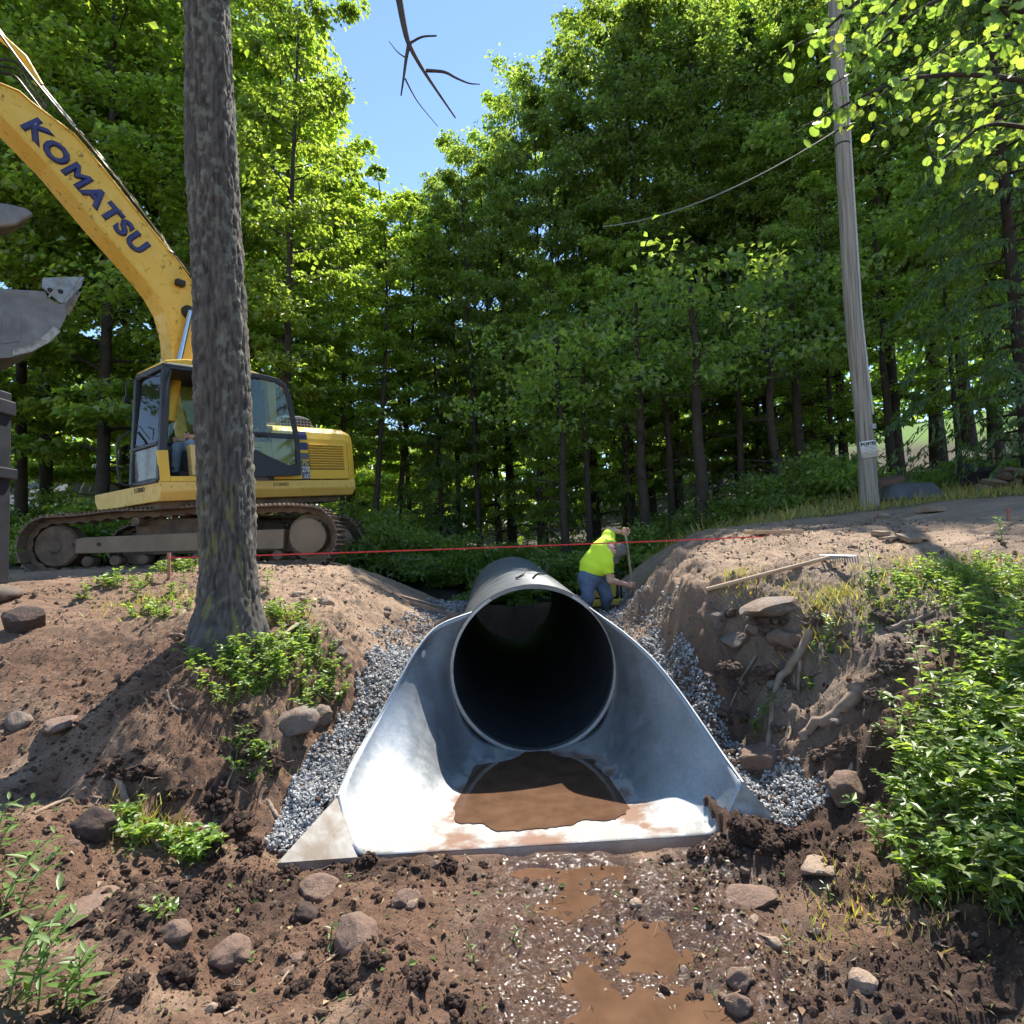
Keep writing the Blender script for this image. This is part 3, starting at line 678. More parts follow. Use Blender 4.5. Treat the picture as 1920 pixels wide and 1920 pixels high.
painted('excavator_yellow', (.72, .42, .035), (.80, .50, .06)); painted('boom_yellow', (.74, .44, .05), (.80, .52, .10), amt=.58)
painted('deck_yellow', (.70, .44, .09), (.78, .52, .14), amt=.60)
mat('cab_black', (.016, .017, .022), (.032, .033, .04), 6, .42, rough2=.6)
mat('rubber_black', (.012, .012, .012), (.03, .028, .025), 10, .7)
mat('decal_navy', (.022, .03, .13), (.035, .04, .15), 8, .5); mat('decal_grey', (.10, .105, .12), (.14, .145, .16), 9, .5)
mat('decal_white', (.72, .72, .68), (.78, .78, .74), 8, .5)
mat('muddy_steel', (.17, .115, .075), (.075, .055, .042), 5, .8, .15, .35, 30, .01); mat('track_mud', (.20, .14, .095), (.09, .065, .048), 7, .85, .1, .5, 40, .01)
mat('worn_steel', (.42, .38, .34), (.20, .16, .13), 12, .5, .5, .3, 60, .004)
mat('bucket_steel', (.25, .235, .23), (.16, .15, .15), 4, .6, .35, .3, 40, .006)
mat('chrome_rod', (.7, .7, .72), rough=.16, metal=1.0); mat('hose_black', (.012, .012, .013), rough=.45)
mat('muffler_grey', (.33, .33, .34), (.22, .22, .22), 9, .5, .5); mat('seat_dark', (.03, .03, .035), rough=.85); mat('cab_trim', (.16, .16, .16), rough=.7)
mat('hub_mud', (.26, .19, .13), (.20, .145, .10), 3, .9, 0, .3, 40, .006)
def glass(name, tint, a=.25, rough=.03):
    m = bpy.data.materials.new(name); m.use_nodes = True; MATS[name] = m; nt = m.node_tree; nt.nodes.clear()
    t = N(nt, 'ShaderNodeBsdfTransparent'); t.inputs[0].default_value = (*tint, 1); g = N(nt, 'ShaderNodeBsdfGlossy'); g.inputs['Roughness'].default_value = rough
    d = N(nt, 'ShaderNodeBsdfDiffuse'); d.inputs[0].default_value = (.45, .44, .40, 1); nz = noise_node(nt, 6, 5, .7); r = ramp(nt, nz.outputs['Fac'], [(.4, a*.5), (.7, a)])
    m1 = N(nt, 'ShaderNodeMixShader'); nt.links.new(r.outputs[0], m1.inputs[0]); nt.links.new(t.outputs[0], m1.inputs[1]); nt.links.new(d.outputs[0], m1.inputs[2])
    fr = N(nt, 'ShaderNodeFresnel'); fr.inputs[0].default_value = 1.5; m2 = N(nt, 'ShaderNodeMixShader'); nt.links.new(fr.outputs[0], m2.inputs[0]); nt.links.new(m1.outputs[0], m2.inputs[1]); nt.links.new(g.outputs[0], m2.inputs[2])
    o = N(nt, 'ShaderNodeOutputMaterial'); nt.links.new(m2.outputs[0], o.inputs[0]); return m
glass('cab_glass', (.78, .9, .84), .06); glass('dusty_glass', (.55, .6, .6), .6, .2); glass('car_glass', (.2, .22, .24), .1)

PHI = R(53); TAU = R(4.5)
XU = np.array([math.cos(PHI)*math.cos(TAU), math.sin(PHI)*math.cos(TAU), math.sin(TAU)]); XW = np.array([-math.sin(PHI), math.cos(PHI), 0]); XH = np.cross(XU, XW)
XO = at(300, 903, 9.55)
EC = XO+XU*1.62+XW*1.35; E0 = np.array([EC[0], EC[1], gz(EC[0], EC[1])])
EX = thing('excavator', 'yellow tracked excavator with raised boom, black cab and open door beside the trench', 'excavator', E0)
def L3(u, w, h): return XO+XU*u+XW*w+XH*h-E0
def SL(px, py, w=0):
    p = plane_hit(px, py, XO+XW*w, XW)-XO; return float(p@XU), float(p@XH)
def uprism(poly, w0, w1): return MB().prism([L3(u, w0, h) for u, h in poly], XW*(w1-w0))
def ubox(b, u0, u1, w0, w1, h0, h1): return b.prism([L3(u0, w0, h0), L3(u1, w0, h0), L3(u1, w0, h1), L3(u0, w0, h1)], XW*(w1-w0))
Mrot = Matrix(((XU[0], XH[0], -XW[0], 0), (XU[1], XH[1], -XW[1], 0), (XU[2], XH[2], -XW[2], 0), (0, 0, 0, 1)))  # x=u, y=h, z=toward viewer
YL = MATS['excavator_yellow']; BK = MATS['cab_black']
# deck: slab with a chamfered lower edge
dk = MB(); prof = [(0, 0), (0, -.15), (.10, -.30), (2.55, -.30), (2.65, -.15), (2.65, 0)]
dk.prism([L3(0, w, h) for w, h in prof], XU*3.80); dk.build('deck', MATS['deck_yellow'], EX, bevel=.015)
ubox(MB(), .10, 3.55, .25, 2.4, -.42, -.30).build('turntable_base', MATS['muddy_steel'], EX, bevel=.01)
MB().cyl(EC-E0-XH*.75, EC-E0-XH*.40, .68, 40).build('swing_ring', MATS['muddy_steel'], EX, smooth=True)
ubox(MB(), 1.9, 2.05, .25, .4, -.62, -.42).build('bracket', MATS['deck_yellow'], EX)
# engine hood and counterweight
hood = MB(); hp = [(.0, .02), (.0, .80), (.03, .93), (.11, 1.02), (.24, 1.06), (2.4, 1.06), (2.55, 1.0), (2.6, .85), (2.6, .02)]
hood.prism([L3(1.98, w, h) for w, h in hp], XU*1.68); hd = hood.build('engine_hood', YL, EX, bevel=.012)
cw = MB(); hp2 = [(.0, -.20), (.0, .78), (.03, .92), (.11, 1.01), (.24, 1.045), (2.4, 1.045), (2.55, 1.0), (2.6, .85), (2.6, -.20)]
v0 = [L3(3.672, w, h) for w, h in hp2]; v1 = [L3(3.88, w*.93+.09, h*.97) for w, h in hp2]; n = len(hp2)
cw.add(v0+v1, [tuple(range(n)), tuple(range(2*n-1, n-1, -1))]+[(i, i+n, (i+1) % n+n, (i+1) % n) for i in range(n)]); cw.build('counterweight', YL, EX, bevel=.02)
# grille: recess frame plus louvres
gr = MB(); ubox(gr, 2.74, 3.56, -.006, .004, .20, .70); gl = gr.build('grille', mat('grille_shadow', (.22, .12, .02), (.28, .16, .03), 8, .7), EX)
for k in range(10):
    h = .225+k*.049; b = MB(); b.prism([L3(2.75, -.008, h), L3(2.75, -.03, h+.018), L3(2.75, -.026, h+.030), L3(2.75, -.006, h+.020)], XU*.80); b.build('louvre', YL, gl)
for nm, m, u0, u1, h0, h1 in [('stripe', 'decal_navy', 2.50, 2.73, .90, .965), ('stripe', 'decal_navy', 2.50, 2.73, .775, .865), ('stripe', 'decal_navy', 2.50, 2.73, .58, .72), ('stripe', 'decal_grey', 2.50, 2.73, .40, .52), ('model_panel', 'decal_grey', 2.56, 2.735, .02, .385)]:
    b = MB(); ubox(b, u0, u1, -.007, -.001, h0, h1)
    if h0 > .85:
        b = MB(); b.add([L3(u0, -.004, h0-.06), L3(u1, -.004, h0-.06), L3(u1, .016, h1-.06), L3(u0, .016, h1-.06)], [(0, 1, 2, 3)]); b.prism([L3(u0, -.006, h0-.06), L3(u1, -.006, h0-.06), L3(u1, .018, h1-.03), L3(u0, .018, h1-.03)], XW*.004)
    b.build(nm, MATS[m], hd)
def side_text(s, u, h, size, m, w=-.009, sx=1, shear=0, bold=0, parent=EX, ang=0):
    M = Mrot.copy() @ Matrix.Rotation(ang, 4, 'Z'); p = L3(u, w, h); M.translation = Vector(p); return text_obj('lettering', s, size, MATS[m], parent, M, .002, shear, sx, bold)
mat('decal_yellow', (.62, .50, .06), rough=.5)
side_text('PC', 2.65, .33, .13, 'decal_yellow', sx=.85, shear=.2, bold=.003, parent=hd); side_text('270', 2.645, .20, .15, 'decal_white', sx=.72, shear=.2, bold=.003, parent=hd); side_text('LC', 2.66, .075, .11, 'decal_white', sx=.9, shear=.2, bold=.003, parent=hd)
side_text('E12800D', 2.1, -.075, .085, 'rubber_black', w=-.004)
Mf = Matrix(((-XW[0], XH[0], -XU[0], 0), (-XW[1], XH[1], -XU[1], 0), (-XW[2], XH[2], -XU[2], 0), (0, 0, 0, 1))); Mf.translation = Vector(L3(-.004, .75, -.075)); text_obj('lettering', 'E12800D', .11, MATS['rubber_black'], EX, Mf, .002)
# muffler guard with slots
mg = MB()
prof = [(2.45, 1.06), (2.47, 1.22), (2.55, 1.30), (2.95, 1.32), (3.15, 1.27), (3.22, 1.10), (3.22, 1.06)]
uprism(prof, .45, 1.0).build('muffler_guard', MATS['muffler_grey'], EX, bevel=.01)
for i in range(9):
    for j in range(3):
        ubox(MB(), 2.50+i*.075, 2.55+i*.075, .442, .449, 1.10+j*.06, 1.138+j*.06).build('slot', MATS['rubber_black'], EX)
for i in range(9):
    for j in range(2):
        b = MB(); b.prism([L3(2.52+i*.07, .5+j*.2, 1.3175+.002), L3(2.56+i*.07, .5+j*.2, 1.3215), L3(2.56+i*.07, .62+j*.2, 1.3215), L3(2.52+i*.07, .62+j*.2, 1.3195)], XH*.003); 
MB().tube([L3(2.36, .9, 1.0), L3(2.36, .9, 1.72)], .03, 10).build('exhaust_stack', MATS['rubber_black'], EX, smooth=True)
MB().tube([L3(2.36, .9, 1.72), L3(2.30, .88, 1.76), L3(2.2, .86, 1.76)], [.034, .034, .03], 10).build('exhaust_cap', MATS['worn_steel'], EX, smooth=True)
# ---- cab shell
cab = thing('cab', None, None); cab.parent = EX
c0 = MB(); ubox(c0, .02, 1.98, .02, 1.06, .0, .07); c0.build('cab_floor', MATS['cab_trim'], EX)
ubox(MB(), .0, .16, -.006, .05, .0, .50).build('door_sill_post', YL, EX, bevel=.008)
ubox(MB(), .16, 1.35, -.004, .06, .0, .085).build('door_sill', YL, EX, bevel=.006)
def post(nm, a, b, w=.09, d=.09, m=BK): 
    return MB().beam(a, b, w, d, up=XU).build(nm, m, EX, bevel=.012)
A0, A1 = L3(.06, .05, .5), L3(.26, .05, 1.86); AF0, AF1 = L3(.02, 1.03, .02), L3(.24, 1.03, 1.84)
post('front_pillar', L3(.03, .05, .02), A1, .10, .12); post('front_pillar', AF0, AF1, .10, .11)
post('rear_pillar', L3(1.93, .05, .0), L3(1.80, .05, 1.86), .1, .11); post('rear_pillar', L3(1.93, 1.03, .0), L3(1.8, 1.03, 1.86), .1, .11)
post('door_header', A1, L3(1.80, .05, 1.86), .09, .11); post('window_header', AF1, L3(1.80, 1.03, 1.86), .09, .10)
post('front_header', L3(.25, .05, 1.86), L3(.24, 1.03, 1.84), .09, .10); post('rear_header', L3(1.8, .05, 1.86), L3(1.8, 1.03, 1.86), .09, .10)
post('front_rail', L3(.06, .08, .62), L3(.06, 1.0, .62), .06, .06); post('front_sill', L3(.02, .08, .03), L3(.02, 1.0, .03), .07, .08)
post('side_rail', L3(.1, 1.03, .75), L3(1.9, 1.03, .75), .06, .07); post('side_sill', L3(.05, 1.03, .03), L3(1.95, 1.03, .03), .06, .08)
ro = MB(); rp = [(.20, 1.90), (.26, 1.965), (.6, 2.03), (1.5, 2.03), (1.86, 1.96), (1.92, 1.90)]
uprism(rp, .04, 1.04).build('roof', YL, EX, bevel=.02)
uprism([(.22, 1.86), (.2, 1.90), (1.93, 1.90), (1.9, 1.86)], .0, 1.08).build('roof_rim', BK, EX, bevel=.01)
def pane(nm, pts, th, m): return MB().prism(pts, th).build(nm, m, EX)
pane('windscreen', [L3(.065, .10, .66), L3(.065, .98, .66), L3(.235, .98, 1.80), L3(.235, .10, 1.80)], XU*.006, MATS['cab_glass'])
pane('lower_windscreen', [L3(.035, .10, .08), L3(.035, .98, .08), L3(.065, .98, .60), L3(.065, .10, .60)], XU*.006, MATS['dusty_glass'])
pane('side_window', [L3(.14, 1.03, .79), L3(1.85, 1.03, .79), L3(1.78, 1.03, 1.80), L3(.29, 1.03, 1.80)], XW*.006, MATS['cab_glass'])
pane('side_panel', [L3(.08, 1.035, .06), L3(1.9, 1.035, .06), L3(1.9, 1.035, .72), L3(.1, 1.035, .72)], XW*.01, MATS['cab_trim'])
pane('rear_panel', [L3(1.9, .1, .03), L3(1.9, .98, .03), L3(1.86, .98, .95), L3(1.86, .1, .95)], XU*.01, MATS['cab_trim'])
pane('rear_window', [L3(1.86, .1, .98), L3(1.86, .98, .98), L3(1.8, .98, 1.8), L3(1.8, .1, 1.8)], XU*.006, MATS['cab_glass'])
wp = MB(); wp.tube([L3(.05, .35, .72), L3(.0, .55, .95), L3(.02, .72, 1.0)], .008, 6); wp.build('wiper', MATS['rubber_black'], EX)
# mirror, its bracket and the hand rail ahead of the cab
MB().tube([L3(.27, .10, 1.72), L3(-.02, .32, 1.70), L3(-.12, .62, 1.66), L3(-.12, .66, 1.45)], .012, 8).build('mirror_bracket', BK, EX, smooth=True)
MB().box(L3(-.12, .66, 1.38), (.05, .16, .10)).build('mirror', BK, EX, bevel=.012)
MB().tube(spline([L3(-.02, 1.0, .02), L3(-.16, 1.05, .1), L3(-.18, 1.05, .5), L3(-.14, 1.04, .78), L3(.05, 1.02, .95)], 14), .018, 8).build('hand_rail', BK, EX, smooth=True)
MB().tube(spline([L3(.30, -.02, 1.78), L3(.20, -.07, 1.55), L3(.16, -.07, 1.2)], 10), .012, 6).build('grab_handle', BK, EX, smooth=True)
ubox(MB(), 1.42, 1.97, -.004, .03, .085, .70).build('side_cover', YL, EX, bevel=.006)
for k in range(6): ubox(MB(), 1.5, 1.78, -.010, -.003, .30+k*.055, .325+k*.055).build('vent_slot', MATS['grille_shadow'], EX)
ubox(MB(), 1.98, 2.14, .0, .12, 1.06, 1.84).build('rear_guard_post', YL, EX, bevel=.01)
# seat and console
ubox(MB(), .95, 1.45, .28, .78, .30, .48).build('seat_cushion', MATS['seat_dark'], EX, bevel=.04, segs=3)
MB().beam(L3(1.45, .53, .45), L3(1.6, .53, 1.2), .5, .14, up=XU).build('seat_back', MATS['seat_dark'], EX, bevel=.04, segs=3)
ubox(MB(), .55, 1.25, .08, .22, .1, .62).build('console', painted('console_yellow', (.62, .45, .16), (.7, .5, .2)), EX, bevel=.02)
ubox(MB(), .45, .6, .3, .75, .07, .2).build('pedals', MATS['seat_dark'], EX, bevel=.01)
# ---- open door folded back along the side
door = MB()
dp_out = [SL(461, 712), SL(505, 700), SL(528, 712), SL(541, 738), SL(556, 890), SL(462, 893)]
DW = -.14
outer = [(1.36, .05), (1.36, 1.86), (1.70, 1.90), (2.12, 1.86), (2.28, 1.76), (2.36, 1.58), (2.47, .75), (2.45, .08)]
def hollow(out, holes_, w0, w1):
    """frame bars along each edge of a polygon"""
    b = MB(); n = len(out)
    for i in range(n):
        a = np.array(out[i]); c = np.array(out[(i+1) % n]); d = (c-a)/np.linalg.norm(c-a); e = np.array([-d[1], d[0]])*.085
        a2 = a-d*.0; b.prism([L3(*[a[0], w0, a[1]]), L3(c[0], w0, c[1]), L3(*(lambda q: (q[0], w0, q[1]))(c-e)), L3(*(lambda q: (q[0], w0, q[1]))(a-e))], XW*(w1-w0))
    return b
cx, cy = np.mean(outer, 0)
def inset(poly, d):
    out = []; n = len(poly)
    for i in range(n):
        p = np.array(poly[i-1]); q = np.array(poly[i]); r = np.array(poly[(i+1) % n])
        d1 = (q-p)/np.linalg.norm(q-p); d2 = (r-q)/np.linalg.norm(r-q); n1 = np.array([d1[1], -d1[0]]); n2 = np.array([d2[1], -d2[0]])
        bis = n1+n2; bis /= max(bis@n1, .3)*1.0; out.append(tuple(q+bis*d))
    return out
def frame_poly(name, out, width, w0, w1, m, parent):
    inn = inset(out, width)
    if abs(np.mean([p[0] for p in inn])-np.mean([p[0] for p in out])) > .3 or max(p[0] for p in inn) > max(p[0] for p in out): inn = inset(out, -width)
    n = len(out); v = [L3(u, w, h) for w in (w0, w1) for pl in (out, inn) for u, h in pl]; f = []
    for i in range(n):
        j = (i+1) % n
        f += [(i, j, n+j, n+i), (2*n+i, 3*n+i, 3*n+j, 2*n+j), (i, 2*n+i, 2*n+j, j), (n+i, n+j, 3*n+j, 3*n+i)]
    MB().add(v, f).build(name, m, parent, bevel=.006); return inn
dthing = MB(); ubox(dthing, 1.40, 2.44, DW, DW+.04, .76, .85); dr = dthing.build('door', BK, EX, bevel=.006)
inn = frame_poly('door_frame', outer, .085, DW-.01, DW+.05, BK, dr)
lo = MB(); lo.prism([L3(1.40, DW, .08), L3(2.40, DW, .10), L3(2.38, DW, .30), L3(2.22, DW, .26), L3(1.75, DW, .45), L3(1.40, DW, .62)], XW*.04); lo.build('door_lower_panel', BK, dr, bevel=.006)
MB().prism([L3(1.44, DW+.015, .85), L3(2.40, DW+.015, .85), L3(2.27, DW+.015, 1.6), L3(2.1, DW+.015, 1.79), L3(1.44, DW+.015, 1.79)], XW*.006).build('upper_pane', MATS['cab_glass'], dr)
MB().prism([L3(1.44, DW+.015, .60), L3(1.78, DW+.015, .45), L3(2.22, DW+.015, .27), L3(2.38, DW+.015, .32), L3(2.38, DW+.015, .76), L3(1.44, DW+.015, .76)], XW*.006).build('lower_pane', MATS['cab_glass'], dr)
MB().beam(L3(1.62, DW-.02, .80), L3(1.80, DW-.02, .80), .03, .05, up=XH).build('door_handle', MATS['rubber_black'], dr, bevel=.006)
# ---- boom
BW0, BW1 = 1.05, 1.52
top = [(-40, 120), (0, 157), (36, 172), (58, 192), (139, 252), (200, 325), (263, 405), (315, 468), (357, 525), (378, 580), (392, 680)]
bot = [(325, 675), (322, 630), (310, 583), (292, 550), (270, 521), (175, 412), (91, 310), (0, 215), (-40, 172)]
bp = [SL(a, b, BW0) for a, b in top+bot]
ext_a = np.array(bp[0]); ext_d = np.array(SL(0, 186, BW0))-np.array(SL(263, 463, BW0)); ext_d /= np.linalg.norm(ext_d)
tip0 = ext_a+ext_d*2.4; tip1 = np.array(bp[-1])+ext_d*2.5
foot = [(1.62, .7), (1.25, .55), (1.02, .7)]
boom_poly = [tuple(tip0)]+bp[:11]+foot+bp[11:]+[tuple(tip1)]
bo = uprism(boom_poly, BW0, BW1).build('boom', MATS['boom_yellow'], EX, bevel=.012)
def boom_line(a, b, w): 
    return [L3(*(lambda q: (q[0], w, q[1]))(SL(px, py, w))) for px, py in (a, b)]
# flange lips on the boom's edges
for seq in (top[1:10], bot[1:8]):
    b = MB(); pts = [L3(*(lambda q: (q[0], BW0-.012, q[1]))(SL(px, py, BW0))) for px, py in seq]
    b.tube(pts, .016, 6); b.build('boom_weld', MATS['boom_yellow'], bo, smooth=True)
k0 = SL(85, 268, BW0); k1 = SL(250, 452, BW0); ang = math.atan2(k1[1]-k0[1], k1[0]-k0[0]); km = SL(167, 357, BW0)
side_text('KOMATSU', km[0], km[1], .43, 'decal_navy', w=BW0-.006, sx=1.0, bold=.026, parent=bo, ang=ang)
# hydraulic lines along the boom's back
for k, off in enumerate((.05, .10, .16)):
    pts = [SL(px, py, BW0+.1+.1*k) for px, py in ((357, 525), (263, 400), (200, 318), (139, 246), (60, 150), (0, 70))]
    pts = [L3(u+.0, BW0+.1+.12*k, h+off) for u, h in pts]
    MB().tube(spline(pts, 24), .018, 6).build('hydraulic_line', MATS['boom_yellow'] if k == 1 else MATS['hose_black'], bo, smooth=True)
pts = [(L3(*(lambda q: (q[0], 1.25, q[1]))(SL(px, py, 1.25)))) for px, py in ((-30, 40), (45, 108), (75, 160), (140, 238))]
MB().tube(pts[:3], .055, 12).build('arm_cylinder', MATS['boom_yellow'], bo, smooth=True); MB().tube(pts[2:], .035, 10).build('arm_cylinder_mount', MATS['worn_steel'], bo, smooth=True)
for k in range(3):
    pts = [(L3(*(lambda q: (q[0], 1.15+.1*k, q[1]))(SL(px, py, 1.15)))) for px, py in ((-20, 118), (10, 112+6*k), (35, 122+4*k), (60, 160), (90, 200))]
    MB().tube(spline(pts, 16), .016, 6).build('hose', MATS['hose_black'], bo, smooth=True)
pts = [(L3(*(lambda q: (q[0], .98, q[1]))(SL(px, py, .98)))) for px, py in ((318, 470), (335, 482), (352, 505), (362, 522), (372, 560))]
MB().tube(spline(pts, 14), .014, 6).build('hose', MATS['hose_black'], bo, smooth=True)
# work lamp on the boom side, boom cylinder with its pin
q = SL(334, 533, BW0); MB().box(L3(q[0], BW0-.08, q[1]), (.16, .12, .11), Matrix.Rotation(PHI, 3, 'Z')).build('work_lamp', MATS['rubber_black'], bo, bevel=.02)
q = SL(352, 586, BW0); MB().lathe([(0, .06), (.10, .06), (.12, .03), (.12, -.05)], L3(q[0], BW0-.02, q[1]), 20, -XW).build('boom_pin', MATS['rubber_black'], bo, smooth=True)
c_a = L3(q[0], BW0-.10, q[1]); q2 = SL(336, 678, BW0-.1); c_b = L3(q2[0], BW0-.10, q2[1]); q3 = SL(318, 790, BW0-.1); c_c = L3(q3[0], BW0-.10, q3[1])
MB().cyl(c_a, c_b, .045, 14).build('cylinder_rod', MATS['chrome_rod'], EX, smooth=True); MB().cyl(c_b, c_c, .085, 16).build('cylinder_barrel', MATS['excavator_yellow'], EX, smooth=True)
q2 = SL(318, 640, BW1+.1); q3 = SL(305, 700, BW1+.1)
MB().cyl(c_a+XW*.72, c_b+XW*.72, .045, 14).build('cylinder_rod', MATS['chrome_rod'], EX, smooth=True); MB().cyl(c_b+XW*.72, c_c+XW*.72, .085, 16).build('cylinder_barrel', MATS['excavator_yellow'], EX, smooth=True)
# arm folded under the boom (out of the picture) and curled bucket
tipm = (tip0+tip1)/2
arm_pts = [(tipm[0]-.1, tipm[1]+.5), (tipm[0]+.35, tipm[1]+.3), (-2.2, 3.3), (-2.45, 3.0), (-2.75, 3.2)]
uprism(arm_pts, 1.12, 1.45).build('arm', MATS['boom_yellow'], EX, bevel=.012)
BKW0, BKW1 = .55, 1.75
side_px = [(0, 541), (84, 546), (92, 560), (122, 575), (126, 590), (113, 617), (95, 640), (60, 660), (25, 670), (0, 672), (-60, 640), (-90, 590), (-70, 545)]
sp_ = [SL(a, b, BKW0) for a, b in side_px]
bk = MB(); bk.prism([L3(u, BKW0, h) for u, h in sp_], XW*.03); bko = bk.build('bucket', MATS['bucket_steel'], EX, bevel=.006)
MB().prism([L3(u, BKW1, h) for u, h in sp_], XW*.03).build('side_plate', MATS['bucket_steel'], bko)
curve = sp_[4:13]; wr = MB(); m2 = len(curve)
cc = np.mean(sp_, 0)
v = [L3(u, w, h) for w in (BKW0+.01, BKW1+.02) for u, h in curve]+[L3(*(lambda q: (q[0], w, q[1]))(np.array((u, h))+(cc-np.array((u, h)))*.05)) for w in (BKW0+.01, BKW1+.02) for u, h in curve]
f = [(i, i+1, m2+i+1, m2+i) for i in range(m2-1)]+[(2*m2+i, 3*m2+i, 3*m2+i+1, 2*m2+i+1) for i in range(m2-1)]
wr.add(v, f).build('shell', MATS['bucket_steel'], bko, smooth=True, angle=50)
# wear strip round the heel, side cutter and lip with teeth
hs = [SL(a, b, BKW0) for a, b in ((113, 622), (92, 642), (58, 660), (22, 668), (22, 655), (52, 648), (82, 630), (100, 612))]
MB().prism([L3(u, BKW0-.02, h) for u, h in hs], XW*.03).build('wear_strip', MATS['worn_steel'], bko)
sc_ = [SL(a, b, BKW0) for a, b in ((78, 540), (80, 522), (157, 520), (150, 540), (118, 571), (108, 566))]
MB().prism([L3(u, BKW0-.035, h) for u, h in sc_], XW*.034).build('side_cutter', MATS['muffler_grey'], bko)
for a, b in ((92, 545), (112, 548)):
    q = SL(a, b, BKW0); MB().lathe([(0, .025), (.03, .022), (.034, 0)], L3(q[0], BKW0-.036, q[1]), 10, -XW).build('bolt', MATS['rubber_black'], bko, smooth=True)
for (a, b), (c, d) in ((((88, 560), (118, 523))), ((118, 570), (150, 524))):
    q = SL(a, b, BKW0); r_ = SL(c, d, BKW0); MB().beam(L3(q[0], BKW0-.045, q[1]), L3(r_[0], BKW0-.045, r_[1]), .02, .03, up=XW).build('rib', MATS['worn_steel'], bko)
for k in range(5):
    q = SL(126, 585, BKW0); r_ = SL(150, 548, BKW0); w = BKW0+.08+k*.26
    b = MB(); a0 = L3(q[0]-.02, w, q[1]); a1 = L3(r_[0]+.02, w, r_[1]+.03); b.tube([a0, (a0+a1)/2, a1], [.07, .055, .02], 6); b.build('tooth', MATS['worn_steel'], bko)
# raised lettering patch on the bucket side
q0 = [SL(a, b, BKW0) for a, b in ((4, 590), (40, 585), (38, 640), (2, 645))]
MB().prism([L3(u, BKW0-.012, h) for u, h in q0], XW*.012).build('badge', MATS['bucket_steel'], bko, bevel=.004)
q = [SL(a, b, .9) for a, b in ((-70, 380), (-20, 378), (20, 384), (52, 392), (64, 404), (50, 412), (30, 424), (0, 428), (-60, 424))]
MB().prism([L3(u, .85, h) for u, h in q], XW*.5).build('bucket_link', MATS['bucket_steel'], EX, bevel=.05, segs=3)

# ---- undercarriage
TY = R(5); TD = np.array([math.cos(TY), math.sin(TY), 0]); TN = np.array([-math.sin(TY), math.cos(TY), 0])
def track_path(n=300):
    """closed loop in (s, z): idler at the left, sprocket at the right, rollers carry the top run"""
    Lh = 2.02; rs, ri = .46, .43; pts = []
    for a in np.linspace(-90, 90, 60): pts.append((Lh+rs*math.cos(R(a)), rs+rs*math.sin(R(a))))
    for t in np.linspace(0, 1, 60)[1:-1]: pts.append((Lh+(-2*Lh)*t, 2*rs+(2*ri-2*rs)*t+.06*math.sin(math.pi*t)+.012*math.sin(t*math.pi*6)))
    for a in np.linspace(90, 270, 60): pts.append((-Lh+ri*math.cos(R(a)), ri+ri*math.sin(R(a))))
    for t in np.linspace(0, 1, 60)[1:-1]: pts.append((-Lh+2*Lh*t, 0))
    p = np.array(pts); p = np.vstack([p, p[:1]]); d = np.r_[0, np.cumsum(np.linalg.norm(np.diff(p, axis=0), axis=1))]
    s = np.linspace(0, d[-1], n+1)[:-1]; return np.stack([np.interp(s, d, p[:, 0]), np.interp(s, d, p[:, 1])], 1)
NSH = 50; TP = track_path(NSH*4)
sh = MB(); sh.box((0, 0, 0), (.212, .68, .022))
for x in (-.075, 0, .075): sh.prism([(x-.016, -.34, .011), (x+.016, -.34, .011), (x+.008, -.34, .045), (x-.008, -.34, .045)], (0, .68, 0))
SHOE = sh.mesh('track_shoe'); SHOE.materials.append(MATS['track_mud'])
